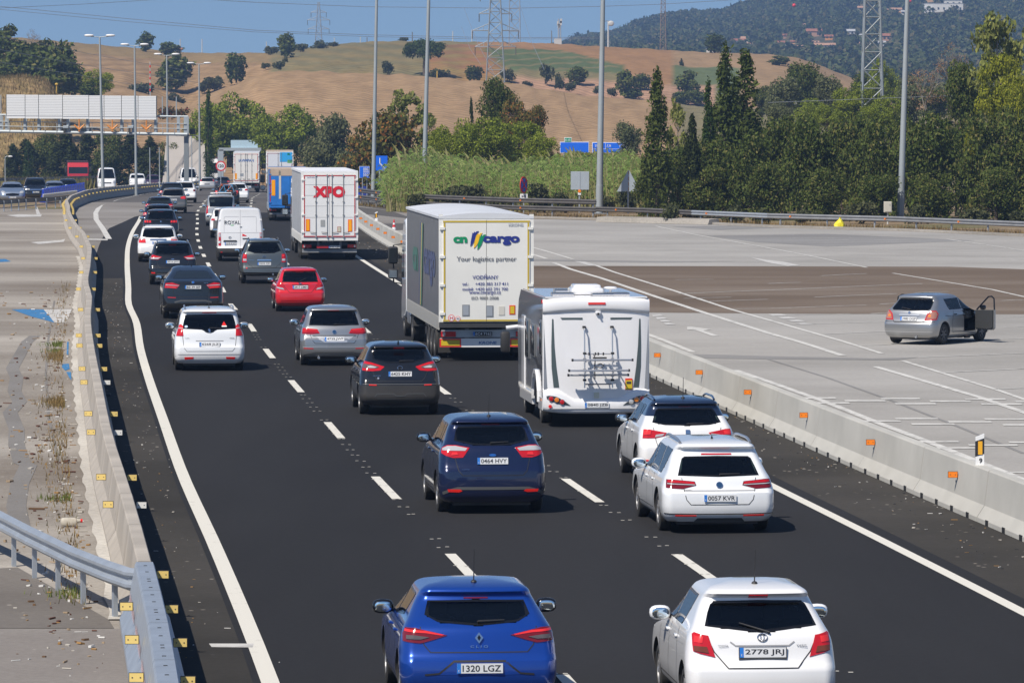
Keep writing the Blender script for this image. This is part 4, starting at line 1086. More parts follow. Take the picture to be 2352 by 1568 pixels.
def trailer(name, label, pose, o):
    """o: length, height, floor, door, frame, side, rows of extras"""
    root = thing(name, label, 'lorry', group=GR_R)
    Lg, Ht, fl, w = o.get('L', 13.6), o.get('H', 4.0), o.get('fl', 1.03), 2.55
    hw = w/2; db = o.get('db', fl)
    p = MB(); p.box((0, Lg/2+.04, (Ht+fl)/2-.03), (w-.05, Lg-.06, Ht-fl-.10), o['side'])
    # ripples of the curtain straps along the bottom edge
    n = int(Lg/.32)
    for s_ in (-1, 1):
        for i in range(n):
            y = .3+i*(Lg-.6)/n
            p.prism([(y, fl-.30), (y+.04, fl+.06), (y+.20, fl+.06), (y+.24, fl-.24)], s_*(hw-.03), s_*(hw+.012), o.get('strap', o['side']), 'x')
    p.build('curtain', root, 30)
    p = MB()
    if o.get('arch'):
        nn = 14
        prof = [(-hw-.01+(w+.02)*i/nn, Ht-.06+.10*(1-(2*i/nn-1)**2)) for i in range(nn+1)]
        p.prism([(-hw-.01, Ht-.12)] + prof + [(hw+.01, Ht-.12)], -.06, Lg, ROOFM)
    else:
        p.box((0, Lg/2-.02, Ht-.03), (w+.02, Lg+.04, .09), o.get('roof', ROOFM))
    p.build('roof', root)
    fm = o['frame']
    p = MB()
    for s_ in (-1, 1): p.box((s_*(hw-.045), 0, (Ht+db)/2), (.11, .10, Ht-db), fm)
    p.box((0, 0, Ht-.10), (w-.2, .098, .11), fm); p.box((0, 0, db-.06), (w, .11, .15), o.get('sillm', fm))
    p.build('rear_frame', root)
    for s_ in (-1, 1):
        p = MB(); x0, x1 = (.006, hw-.10) if s_ > 0 else (-hw+.10, -.006)
        z0, z1 = db+.02, Ht-.16
        p.box(((x0+x1)/2, -.055, (z0+z1)/2), (x1-x0, .05, z1-z0), o['door'])
        if o.get('tape'):
            tm = o['tape']
            p.box(((x0+x1)/2, -.083, z1-.035), (x1-x0, .008, .045), tm); p.box(((x0+x1)/2, -.083, z0+.035), (x1-x0, .008, .045), tm)
            p.box((s_*(hw-.14), -.0825, (z0+z1)/2), (.045, .008, z1-z0-.14), tm)
        for zz in o.get('ribs', []): p.box(((x0+x1)/2+s_*.0, -.082, zz), (x1-x0-.12, .006, .012), mat('door_joint', (.30, .30, .29), .6))
        d = p.build('rear_door', root)
        q = MB()
        for xx in o.get('rods', []):
            q.tube([(s_*xx, -.10, z0-.05), (s_*xx, -.10, z1+.04)], .017, o.get('rodm', STEEL), 6)
            for zz in (z0+.02, z0+1.0, z0+1.6, z1-.03): q.box((s_*xx, -.10, zz), (.07, .05, .05), o.get('rodm', STEEL))
            q.tube([(s_*xx, -.125, z0+.20), (s_*(xx+.26), -.125, z0+.22)], .014, DKST, 5)
        for zz in [z0+(z1-z0)*t for t in (.08, .36, .64, .92)]: q.box((s_*(hw-.08), -.06, zz), (.14, .09, .07), fm)
        q.build('door_fitting', d)
    for P in o.get('panels', []):        # (name, x, z, w, h, material, optional rim material)
        q = MB(); nm_, x, z, ww, hh_, m_ = P[:6]
        if len(P) > 6: q.box((x, -.086, z), (ww, .010, hh_), P[6]); q.box((x, -.091, z), (ww-.05, .012, hh_-.05), m_)
        else: q.box((x, -.087, z), (ww, .012, hh_), m_)
        q.build(nm_, root)
    q = MB()
    for (x, z, ww, hh_, s, m_) in o.get('words', []):
        text(q, s, m_, T((x, -.096, z)), w=ww, h=hh_, bold=o.get('bold', {}).get(s, .008))
    for P, m_ in o.get('shapes', []): q.prism(P, -.097, -.082, m_)
    if q.f: q.build('lettering', root)
    # chassis, bumper, lamps, wheels
    p = MB(); p.box((0, Lg/2, fl-.16), (w-.3, Lg-.1, .16), DKST)
    for s_ in (-1, 1): p.box((s_*.42, Lg/2-.4, fl-.36), (.14, Lg-1.6, .32), DKST)
    p.box((0, 4.2, .62), (2.3, .8, .5), DKST); p.build('chassis', root)
    by = o.get('by', .55)
    p = MB(); p.box((0, .30, by), (w-.08, .12, o.get('bh', .16)), o.get('bm', STEEL))
    for s_ in (-1, 1): p.box((s_*.5, .34, by+.22), (.10, .10, .44), STEEL)
    p.build('bumper', root)
    for s_ in (-1, 1):
        p = MB(); p.box((s_*(hw-.26), .20, o.get('lz', .73)), (.40, .10, .14), LRED); p.box((s_*(hw-.14), .148, o.get('lz', .73)), (.07, .01, .10), LCLR); p.build('tail_lamp', root)
        p = MB(); p.box((s_*(hw-.25), .9, .48), (.44, .02, .55), RUB); p.build('mud_flap', root)
    if o.get('plate'):
        x, z, tx, wh = o['plate']; plate(root, T((x, .13, z)), tx, wh)
    a0 = o.get('axles', (2.2, 3.5, 4.8))
    lorry_wheels(root, a0, hw-.20, .48)
    if o.get('cabm'): cab(root, Lg+.7, o['cabm'], o.get('cabh', 3.5))
    x, y, sc, hd = pose
    root.location = (x, y, GZ(y)); root.rotation_euler = (0, 0, hd); root.scale = (sc,)*3
    return root
WAVE = lambda x0, x1, z0, z1, sl=.10: [(x0, z0), (x0+.03, z0+.02), (x0+sl*.5+.07, z1-.02), (x0+sl*.5+.10, z1-.05), (x0+sl*.5+.13, z1), (x1+sl*.5+.06, z1-.01), (x1+.05, z0+.12), (x1-.02, z0+.10)]
def slash(cx, dz, m_):
    # brush stroke leaning to the right with a ragged top
    return ([(cx-.11, 3.09+dz), (cx-.10, 3.20+dz), (cx-.05, 3.46+dz), (cx-.02, 3.44+dz), (cx+.0, 3.485+dz), (cx+.035, 3.46+dz), (cx+.06, 3.495+dz), (cx+.12, 3.50+dz), (cx+.07, 3.42+dz), (cx+.0, 3.22+dz), (cx-.07, 3.12+dz)], m_)
KR = dict(L=13.6, H=3.98, fl=1.15, db=1.06, door=CREAM, frame=CREAM, side=TARP, strap=mat('curtain_strap', (.30, .30, .29), .6), arch=True, tape=GOLD, sillm=DKST, rods=[], cabm=PW2, cabh=3.6,
    bold={'cn': .05, 'cargo': .05, 'KRONE': .03},
    words=[(-.71, 3.295, .38, .17, 'cn', TXG), (.40, 3.27, 1.0, .25, 'cargo', TXB), (0, 2.76, 1.62, .165, 'Your logistics partner', TXK), (-.03, 2.30, .70, .14, 'VOD\u0147ANY', TXB), (-.57, 2.105, .17, .085, 'tel.:', TXB), (.14, 2.105, .88, .085, '+420 383 317 411', TXB),
           (-.50, 1.965, .30, .085, 'mobil:', TXB), (.14, 1.965, .88, .085, '+420 602 291 700', TXB), (-.04, 1.85, .86, .10, 'www.cncargo.cz', TXB), (-.04, 1.72, .73, .085, 'ISO 9001:2008', TXK), (-.95, 1.185, .09, .09, 'H', TXR), (-.775, 1.165, .075, .055, '90', TXK), (.80, 3.70, .40, .08, 'KRONE', mat('letter_pale_grey', (.42, .44, .47), .5))],
    shapes=[slash(-.33, .03, TXB), slash(-.235, -.02, TXY), slash(-.14, -.06, TXG)],
    panels=[('vent_plate', -.56, 1.39, .20, .31, GREYP, STEEL), ('vent_plate', .085, 1.365, .20, .31, GREYP, STEEL), ('patch_plate', .41, 1.38, .16, .24, mat('worn_cream', (.58, .56, .50), .5)), ('sticker', .70, 1.40, .16, .25, PANG, PANR)],
    by=.50, bh=.24, bm=WHDOOR, lz=.74, plate=(-.085, .745, '6C4 7162', False))
r_ = trailer('articulated_lorry', 'articulated lorry with cream doors, grey tarpaulin and a blue, yellow and green stripe logo', at_rear(1116.8, 137.4, 0), KR)
for s_ in (-1, 1):
    q = MB(); q.box((s_*.955, .236, .50), (.58, .012, .225), PANR); q.box((s_*.955, .229, .50), (.50, .012, .15), PANG); q.build('warning_panel', r_)
q = MB(); text(q, 'KRONE', mat('letter_sky', (.02, .12, .32), .5), T((.06, .235, .50)), w=.48, h=.075, bold=.03, shear=.2); q.box((0, .26, .75), (2.4, .06, .20), mat('zinc', (.40, .42, .44), .45, .5)); q.build('lamp_board', r_)
for i, y in enumerate((-.93, -.70, -.47)):
    pass
q = MB()       # round stickers
for cx, cz, rr, m_ in ((-.95, 1.185, .092, PANR), (-.775, 1.165, .07, PANR)):
    q.lathe([(-.089, rr), (-.084, rr)], m_, 20, 'y', (cx, 0, cz)); q.lathe([(-.0915, rr*.84), (-.086, rr*.84)], WHDOOR, 20, 'y', (cx, 0, cz))
q.build('sticker', r_)
q = MB()       # the logo repeated on the left curtain
Ms = Matrix(((0, 1, 0, -1.262), (-1, 0, 0, 6.6), (0, 0, 1, 2.5), (0, 0, 0, 1)))
text(q, 'cn', mat('tarp_green', (.06, .17, .13), .5), Ms @ T((-3.2, 0, 0)), w=2.2, h=.7, bold=.05)
text(q, 'cargo', mat('tarp_blue', (.07, .085, .17), .5), Ms @ T((2.6, 0, -.08)), w=4.6, h=1.0, bold=.05)
for k, (m_, dx) in enumerate(((MATS['tarp_blue'], -1.2), (mat('tarp_yellow', (.42, .36, .12), .5), -.75), (MATS['tarp_green'], -.3))):
    q.add([tuple(Ms @ Vector((dx-.45, -.004*k, -1.25))), tuple(Ms @ Vector((dx-.1, -.004*k, -1.25))), tuple(Ms @ Vector((dx+.55, -.004*k, 1.1))), tuple(Ms @ Vector((dx+.15, -.004*k, 1.1)))], [(0, 1, 2, 3)], m_)
q.build('side_lettering', r_, fix=False)
XP = dict(L=13.6, H=4.0, fl=1.08, db=1.02, door=WHDOOR, frame=mat('white_frame', (.74, .74, .72), .45), side=TARPL, strap=mat('white_strap', (.60, .60, .58), .5), roof=mat('white_roof', (.74, .75, .77), .5), tape=REDL, rods=[.11, .62], rodm=mat('grey_rod', (.34, .35, .35), .4, .4), ribs=[1.93, 2.44, 2.92, 3.40], cabm=PW, cabh=3.6,
    bold={'XPO': .07}, words=[(-.03, 3.08, 1.45, .52, 'XPO', TXR), (-.83, 3.73, .36, .05, 'LeciTrailer', TXB)],
    panels=[('warning_panel', -.98, 1.58, .19, .55, PANO, PANR), ('warning_panel', .92, 1.56, .19, .55, PANO, PANR), ('vent_plate', -.31, 1.67, .20, .30, mat('grey_vent', (.33, .34, .34), .5)), ('sticker', .43, 1.39, .17, .26, mat('pale_sticker', (.55, .52, .40), .5), mat('sticker_rim', (.40, .16, .12), .5))],
    by=.42, bh=.16, bm=STEEL, lz=.63, plate=(.22, .60, '5187 KSN', True))
r_ = trailer('articulated_lorry', 'white box lorry with big red lettering on its doors', at_rear(757, 229, 0), XP)
q = MB(); q.box((0, .42, .80), (1.7, .05, .30), mat('navy_board', (.03, .04, .06), .5)); text(q, 'LeciTrailer', PLW, T((-.05, .385, .84)), w=.56, h=.09, bold=.02); q.box((-.31, .13, .60), (.53, .03, .11), mat('red_board', (.45, .02, .03), .4)); q.build('number_board', r_)
# blue tipper
BLUT = mat('blue_tipper_paint', (.02, .16, .50), .45, noise=(1.5, .22))
RUST = mat('beige_worn_board', (.46, .36, .27), .7, noise=(2, .12))
TP = dict(L=9.0, H=3.15, fl=.95, db=.95, door=BLUT, frame=BLUT, side=mat('tipper_side', (.30, .34, .38), .45, noise=(1.5, .2)), roof=RUST, rods=[], tape=None, cabm=paint('tipper_cab_paint', (.12, .2, .4)), cabh=3.2,
    panels=[('warning_panel', -1.0, 2.02, .22, .95, PANO, PANO), ('beige_stripe', -.60, 2.20, .13, 1.7, mat('beige_stripe', (.56, .53, .46), .6)), ('upper_board', 0, 2.93, 2.46, .36, RUST), ('side_strip', -1.19, 2.1, .05, 2.0, REDL)], by=.45, bh=.10, lz=.70, plate=(.05, .62, '4312 HLB', True))
r_ = trailer('tipper_lorry', 'blue tipper lorry with a pale worn upper board', at_rear(666, 308, 0), TP)
q = MB(); q.box((.55, -.05, 1.55), (.5, .25, .55), BLK, None, .05); q.box((.35, -.06, .98), (1.2, .2, .12), DKST); q.box((.55, .1, .72), (.28, .06, .16), LRED); q.build('tool_box', r_)
for (x, z, ww) in ((-.2, 2.2, .10), (.3, 2.3, .16), (.75, 2.45, .12)): pass
# far trailers
GT = dict(L=13.6, H=4.0, fl=1.1, door=mat('picture_door', (.66, .68, .72), .45), frame=mat('white_frame', (0, 0, 0)), side=TARP, rods=[.16], tape=mat('maroon_tape', (.30, .03, .05), .5), roof=RUST, cabm=PW,
    panels=[('picture_panel', .60, 3.45, 1.15, .9, mat('sky_blue_picture', (.03, .35, .72), .5)), ('picture_panel', .95, 3.05, .45, .3, mat('leaf_green_picture', (.14, .40, .12), .5)), ('picture_panel', .85, 3.72, .25, .2, mat('logo_green', (.0, .30, .12), .5))], plate=(0, .6, '2214 JKD', True))
trailer('articulated_lorry', 'far lorry with a sky-blue picture on its doors behind the blue tipper', at_rear(642.7, 479, 0), GT)
IM = dict(L=13.6, H=4.0, fl=1.1, door=mat('warm_white_door', (.74, .72, .68), .5), frame=mat('white_frame', (0, 0, 0)), side=mat('slate_side', (.24, .27, .32), .5), rods=[.10, .55], tape=REDL, cabm=PW,
    words=[(0, 3.18, 1.5, .28, 'IAWAPAN', mat('letter_mid_blue', (.04, .14, .42), .5))], bold={'IAWAPAN': .02},
    panels=[('warning_panel', -1.02, 1.6, .17, .6, PANO), ('warning_panel', 1.02, 1.6, .17, .6, PANO), ('vent_plate', -.45, 1.75, .34, .28, GREYP)], plate=(.2, .6, '9921 GRT', True))
trailer('articulated_lorry', 'far white lorry with blue serif lettering and an amber panel each side', at_rear(566, 508, 0), IM)
TG = dict(L=8, H=3.9, fl=1.2, door=mat('grey_white_door', (.50, .50, .52), .5), frame=BLK, side=TARP, roof=GBLK, rods=[])
trailer('box_lorry', 'grey-backed lorry with a black frame on the exit road', at_rear(788.7, 600, 0, hd=R(-14)), TG)['group'] = 'cars on the exit road'
# oncoming lorries
def oncoming_lorry(label, xd, Yf, m, box, hh, bx_h=4.0):
    hd = heading(Yf)+math.pi+R(4)
    X = (xd-CX)/F*Yf
    root = thing('lorry', label, 'lorry', group=GR_O)
    p = MB(); w = 2.5
    p.prism([(0, .45), (0, 1.75), (.18, hh-.5), (.5, hh), (2.2, hh), (2.2, .7), (.6, .38)], -w/2, w/2, m, 'x')
    c = p.build('cab', root, 40); md = c.modifiers.new('edge', 'BEVEL'); md.width = .1; md.segments = 2; md.limit_method = 'ANGLE'
    q = MB(); q.prism([(-.015, 1.78), (.165, hh-.52), (.19, hh-.52), (.03, 1.78)], -w/2+.12, w/2-.12, GLD, 'x'); q.build('windscreen', c)
    q = MB(); q.box((0, -.02, .95), (1.9, .06, .42), DKST); q.box((0, -.03, .52), (2.4, .1, .22), DGREY); q.build('grille', c)
    for s_ in (-1, 1):
        q = MB(); q.box((s_*.95, -.05, .62), (.36, .08, .18), LCLR); q.build('headlight', root)
        q = MB(); q.box((s_*(w/2+.22), .3, 2.2), (.24, .16, .75), BLK if m is not PW else PW, None, .05); q.build('wing_mirror', c, 40)
        q = MB(); q.prism([(.35, 1.8), (.4, 2.5), (1.2, 2.5), (1.2, 1.8)], s_*(w/2-.01), s_*(w/2+.015), GLD, 'x'); q.build('side_window', c)
    q = MB(); q.box((0, 6.6, (bx_h+1.0)/2), (2.5, 8.0, bx_h-1.0), box); q.box((0, 6.4, .8), (2.2, 8.4, .3), DKST); q.build('cargo_box', root)
    lorry_wheels(root, (1.3, 6.2, 7.6), 1.05)
    root.location = (X, Yf, GZ(Yf)); root.rotation_euler = (0, 0, 0)
    # built facing -y; turn it with the road
    root.rotation_euler = (0, 0, heading(Yf)+R(4))
    return root
PREDT = paint('red_lorry_paint', (.52, .012, .02), .05, .35)
oncoming_lorry('red lorry with dark sides in the oncoming queue', 180, 605, PREDT, mat('dark_red_box', (.06, .02, .02), .6), 3.05, 3.2)
oncoming_lorry('white oncoming lorry with a maroon load behind the speed sign', 490, 650, PW, mat('maroon_curtain', (.13, .05, .07), .6), 3.6, 3.7)

# ---------------------------------------------------------------- motorhome
def motorhome():
    PMH = paint('motorhome_white', (.80, .80, .81), 0, .35, .06)
    PMS = paint('motorhome_silver_side', (.36, .37, .39), .5, .35, .15)
    DK = mat('slate_decal', (.07, .095, .10), .4)
    W_, Ht = 2.30, 2.78; hw = W_/2; Lg = 6.9; oh = 1.75; wb = 3.8
    root = thing('motorhome', 'white motorhome with an empty bicycle rack and plate 0840 JZB', 'motorhome', group=GR_R)
    p = MB()                      # side walls and roof
    side = [(-oh+.06, .55), (-oh+.10, Ht-.05), (-oh+.3, Ht), (wb-.1, Ht), (wb+.45, Ht-.25), (wb+.75, 1.9), (wb+.55, 1.2), (wb+.5, .55), (.62, .55), (.45, .83), (.15, .98), (-.15, .98), (-.45, .83), (-.62, .55)]
    p.prism(side, -hw+.02, hw-.02, PMS, 'x')
    b = p.build('body', root, 30)
    p = MB(); p.box((0, .9, Ht+.012), (W_-.1, 5.2, .03), PMH); p.build('roof', root)
    p = MB()                      # low cab in front
    p.prism([(wb+.3, .45), (wb+.3, 1.9), (wb+.7, 1.95), (wb+1.25, 1.35), (wb+1.75, 1.1), (wb+1.85, .5)], -1.0, 1.0, PMH, 'x'); c = p.build('cab', root, 40)
    # rear moulding: a bowed panel, wider at the top cap and at the bumper
    def bowed(x, z, d=0.0): return Vector((x, -oh-d+.05*(x/hw)**2+.05*(x/hw)**8, z))
    p = MB(); P = [(-hw, .62), (hw, .62), (hw, Ht-.02), (-hw, Ht-.02)]
    nx, nz = 20, 12
    def panel(mb, z0, z1, d, m, x0=-hw, x1=hw, zf=None, nx=24, nz=6, th=.1, rnd=0):
        vs, fs = [], []
        for i in range(nx+1):
            x = x0+(x1-x0)*i/nx
            za, zb_ = (zf(x) if zf else (z0, z1))
            for j in range(nz+1):
                z = za+(zb_-za)*j/nz
                k = d*(math.sin(math.pi*min(1, max(0, j/nz)))**.35 if rnd else 1)
                q = bowed(x, z, k); vs.append(q)
        nb = len(vs)
        for q in list(vs): vs.append(q+Vector((0, th, 0)))
        n1 = nz+1
        for i in range(nx):
            for j in range(nz): 
                fs.append((i*n1+j, (i+1)*n1+j, (i+1)*n1+j+1, i*n1+j+1)); fs.append((nb+i*n1+j, nb+i*n1+j+1, nb+(i+1)*n1+j+1, nb+(i+1)*n1+j))
        for i in range(nx):
            for j in (0, nz): fs.append((i*n1+j, (i+1)*n1+j, nb+(i+1)*n1+j, nb+i*n1+j))
        for j in range(nz):
            for i in (0, nx): fs.append((i*n1+j, i*n1+j+1, nb+i*n1+j+1, nb+i*n1+j))
        mb.add(vs, fs, m)
    p = MB(); panel(p, .60, 2.55, 0.0, PMH); p.build('rear_wall', root, 40)
    p = MB(); panel(p, 0, 0, .06, PMH, zf=lambda x: (2.50-.07*(x/hw)**2, Ht+.0-.03*(x/hw)**4), th=.18, rnd=1, nz=8); p.build('roof_cap', root, 50)
    p = MB(); panel(p, 0, 0, .07, PMH, zf=lambda x: (.30+.06*abs(x/hw)**4, .62+.21*min(1, max(0, (abs(x/hw)-.42)/.3))), th=.30, rnd=1, nz=10); bp = p.build('bumper', root, 50)
    q = MB()
    for x0, x1 in ((-hw+.1, hw-.1),): panel(q, .40, .415, .078, mat('white_shadow_gap', (.3, .3, .3)), x0, x1, th=.02)
    q.build('bumper_line', bp)
    p = MB()                       # dark decals laid on the rear wall
    for s_ in (-1, 1):
        def zz(x, s_=s_): return None
        vs = []
        for (x, z) in ((-.955, 2.33), (-.925, 2.33), (-.90, 1.75), (-.86, 1.3), (-.80, .86), (-.92, .86), (-.965, 1.3), (-.97, 1.75)):
            a = bowed(x*-s_, z, .006); vs.append(a)
        p.add(vs, [tuple(range(8))], DK)
        p.add([bowed(s_*.78, 2.36, .006), bowed(s_*.30, 2.36, .006), bowed(s_*.30, 2.315, .006), bowed(s_*.74, 2.315, .006)], [(0, 1, 2, 3)], DK)
    p.build('decal', root, fix=False)
    for s_ in (-1, 1):
        p = MB(); vs = [bowed(s_*x, z, .078) for x, z in ((1.08, .68), (1.0, .695), (.85, .665), (.70, .58), (.56, .475), (.78, .50), (1.0, .57), (1.07, .62))]
        p.add(vs, [tuple(range(8))], mat('lamp_bezel', (.05, .06, .07), .3))
        lp = p.build('lamp_cluster', root, fix=False)
        for (x, z, m_) in ((.98, .625, LRED), (.86, .60, LAMB), (.745, .555, LRED if s_ < 0 else LCLR)):
            q = MB(); a = bowed(s_*x, z, .085); q.lathe([(-.012, .057), (.0, .062), (.004, .062)], CHROME, 18, 'y', a); q.lathe([(-.022, .02), (-.018, .045), (-.012, .05)], m_, 18, 'y', a); q.build('lamp', lp, 40)
        p = MB(); a = bowed(s_*1.0, .46, .085); p.lathe([(-.012, .035), (.01, .04)], LRED2, 16, 'y', a); p.build('rear_reflector', root)
        p = MB(); p.box((s_*(hw+.005), -oh+.2, 2.70), (.03, .05, .08), LRED); p.build('marker_lamp', root)
    p = MB(); a = bowed(0, 2.665, .065); p.box(a, (.37, .02, .045), LRED2); p.build('brake_light', root)
    p = MB(); a = bowed(.03, 2.47, .03); p.box(a, (.12, .08, .07), PMH, None, .02); p.tube([a+Vector((0, -.03, -.02)), a+Vector((0, -.07, -.03))], .022, GBLK); p.build('camera_housing', root, 40)
    p = MB(); a = bowed(0, .70, .03); p.box(a, (.11, .04, .12), mat('led_panel', (.62, .62, .50), .4), None, .01); p.build('work_lamp', root)
    p = MB(); a = bowed(.70, .93, .012); p.box(a, (.155, .01, .245), PANR); p.box(a+Vector((0, -.004, -.015)), (.14, .01, .20), PANG); p.box(a+Vector((0, -.008, .03)), (.10, .01, .05), DKST, RY(.25) if False else None); p.build('sticker', root)
    plate(root, T((0, -oh-.085, .485)), '0840 JZB')
    # bicycle rack
    rk = MB(); yw = -oh
    for x in (-.27, .33):
        rk.tube([(x, yw-.02, 2.16), (x, yw-.10, 2.10), (x, yw-.15, 1.55), (x, yw-.16, .86)], .016, ALU, 8)
        for z in (2.16, 1.60, 1.47, 1.24, 1.13, 1.03): rk.box((x, yw-.15 if z < 2 else yw-.03, z), (.075, .07, .05), BLK, None, .012)
        for z, d in ((1.46, .40), (1.23, .38), (1.13, .22)): rk.tube([(x, yw-.15, z-.03), (x, yw-d, z-.03)], .016, ALU, 6)
    rk.tube([(-.30, yw-.15, 1.59), (.36, yw-.15, 1.59)], .013, ALU, 6); rk.tube([(-.27, yw-.15, .94), (.33, yw-.15, .94)], .016, ALU, 6)
    for z, y, x0, x1 in ((1.46, .42, -.56, .73), (1.235, .40, -.63, .66), (1.13, .24, -.63, .66)):
        rk.box(((x0+x1)/2, yw-y, z), (x1-x0, .09, .022), ALU, None, .006)
        for dy in (-.035, .035): rk.tube([(x0, yw-y+dy, z+.02), (x1, yw-y+dy, z+.02)], .012, ALU, 6)
        for x in (x0, x1): rk.box((x, yw-y, z+.01), (.035, .10, .055), BLK)
    for x in (-.18, -.04, .02, .13): rk.box((x, yw-.17, 1.59), (.03, .05, .06), BLK)
    rk.tube([(-.08, yw-.20, 1.58), (-.06, yw-.34, 1.50), (-.08, yw-.40, 1.30), (-.07, yw-.36, 1.06)], .012, BLK, 6)
    rk.tube([(-.05, yw-.38, 1.33), (.06, yw-.44, 1.30), (.12, yw-.42, 1.35), (.05, yw-.40, 1.39), (-.02, yw-.40, 1.37)], .012, BLK, 6)
    rk.box((.04, yw-.30, 1.51), (.30, .05, .035), BLK, None, .01)
    rk.build('bicycle_rack', root, 40)
    # left and right sides
    for s_ in (-1, 1):
        X = s_*(hw-.012)
        for (y0, y1, z0, z1) in ((-1.45, -1.05, 1.55, 2.25), (.2, 1.0, 1.45, 2.1), (1.6, 2.3, 1.35, 2.15)):
            p = MB(); p.box((X, (y0+y1)/2, (z0+z1)/2), (.05, y1-y0+.08, z1-z0+.08), mat('window_rim', (.12, .125, .13), .4), None, .02); w_ = p.build('side_window', root, 40)
            p = MB(); p.box((X+s_*.012, (y0+y1)/2, (z0+z1)/2), (.05, y1-y0, z1-z0), GLD, None, .02); p.build('pane', w_, 40)
        p = MB(); p.box((X, 3.0, 1.35), (.03, .62, 1.75), PMH); p.build('side_door', root)
        p = MB(); p.prism([(.62, .50), (.60, .72), (.42, .95), (.15, 1.08), (-.15, 1.08), (-.42, .95), (-.60, .72), (-.62, .50), (-.70, .50), (-.68, .75), (-.48, 1.03), (-.17, 1.17), (.17, 1.17), (.48, 1.03), (.68, .75), (.70, .50)], s_*(hw-.04), s_*(hw+.03), PMH, 'x'); p.build('wheel_arch', root)
        p = MB(); p.box((s_*(hw-.03), 2.2, .50), (.07, 3.0, .26), PMH); p.box((s_*(hw-.03), -1.15, .50), (.07, .85, .26), PMH); p.build('skirt', root)
        p = MB()
        p.add([(s_*hw-s_*.01+s_*.003, y, z) for y, z in ((-1.55, 1.32), (-.4, 1.32), (.5, 1.55), (.5, 1.45), (-.35, 1.22), (-1.3, 1.22))], [(0, 1, 2, 3, 4, 5)], BLK)
        p.build('side_decal', root, fix=False)
        p = MB(); p.box((s_*(hw-.0), -1.35, .58), (.03, .07, .04), LAMB); p.build('side_marker', root)
        q = MB(); q.box((s_*(hw+.24), wb+.95, 1.55), (.22, .16, .48), BLK, None, .06); q.tube([(s_*(1.0), wb+1.0, 1.9), (s_*(hw+.22), wb+.98, 1.86)], .05, PMH, 8); q.build('wing_mirror', root, 40)
        add_wheel(root, s_*.93, 0, .345, .215, 'steel'); add_wheel(root, s_*.93, wb, .345, .215, 'steel')
    q = MB(); q.box((0, 1.2, .42), (1.9, 5.6, .22), DKST); q.build('chassis', root)
    # roof fittings
    p = MB(); p.box((-.07, -.2, Ht+.10), (.72, .95, .16), PMH, None, .07); p.box((-.07, -.2, Ht+.19), (.60, .80, .12), PMH, None, .06); p.build('air_conditioner', root, 40)
    p = MB(); p.tube([(.50, .1, Ht), (.50, .1, Ht+.12)], .025, PMH); p.ell((.50, .1, Ht+.15), (.15, .15, .035), PMH, 16, 8, .8); p.build('satellite_dish', root, 40)
    for (x, y, ww, ll) in ((-.62, -.55, .46, .5), (.20, -1.0, .46, .4), (.55, -.75, .50, .5), (-.3, 1.4, .6, .6)):
        p = MB(); p.box((x, y, Ht+.05), (ww, ll, .07), mat('smoked_skylight', (.10, .11, .12), .1), None, .02); p.tube([(x-ww/2, y-ll/2, Ht+.05), (x+ww/2, y-ll/2, Ht+.05)], .02, CHROME, 6); p.build('skylight', root, 40)
    X, Y, sc, hd = at_rear(1370.2, 109.0, oh)
    root.location = (X, Y, 0); root.rotation_euler = (0, 0, hd)
motorhome()

# ---------------------------------------------------------------- bicycles on the black car's tail
def bicycle(label, fm, dy, flip, z0):
    root = thing('bicycle', label, 'bicycle', group='bicycles on the car rack')
    for x in (-.52, .52):
        p = MB(); n = 24
        for i in range(n):
            a, b = 2*math.pi*i/n, 2*math.pi*(i+1)/n
            p.tube([(x+.33*math.cos(a), 0, .33*math.sin(a)), (x+.33*math.cos(b), 0, .33*math.sin(b))], .026, RUB, 5)
        for i in range(8): p.tube([(x, 0, 0), (x+.32*math.cos(i*math.pi/4), 0, .32*math.sin(i*math.pi/4))], .005, ALU, 4)
        p.build('wheel', root)
    p = MB()
    for a, b in (((-.52, 0), (-.08, -.02)), ((-.52, 0), (-.18, .46)), ((-.08, -.02), (-.20, .50)), ((-.08, -.02), (.36, .42)), ((-.18, .46), (.36, .46)), ((.36, .52), (.52, 0))):
        p.tube([(a[0], 0, a[1]), (b[0], 0, b[1])], .024, fm, 6)
    p.build('frame', root)
    p = MB(); p.box((-.22, 0, .56), (.26, .12, .05), BLK, None, .02); p.build('saddle', root)
    p = MB(); p.tube([(.36, 0, .5), (.38, 0, .62), (.44, .0, .64)], .016, BLK, 6); p.tube([(.42, -.28, .64), (.42, .28, .64)], .014, BLK, 6); p.build('handlebar', root)
    M = BIKECAR.matrix_basis
    P = M @ Vector((0, -.75-.16-dy, z0))
    root.location = P; root.rotation_euler = (0, 0, BIKECAR.rotation_euler.z + (math.pi if flip else 0))
bpy.context.view_layer.update()
bicycle('black bicycle with a pale blue frame nearest on the car rack', mat('bike_blue', (.10, .35, .60), .35), .28, False, .98)
bicycle('dark bicycle with orange frame parts behind the pale blue one', mat('bike_orange', (.70, .16, .05), .35), .10, True, 1.04)
p = MB()
for x in (-.3, .3): p.tube([(x, -.70, .55), (x, -1.2, .62)], .02, BLK, 6); p.tube([(x, -.78, .62), (x, -.9, 1.3)], .02, BLK, 6)
p.build('bicycle_rack', BIKECAR)

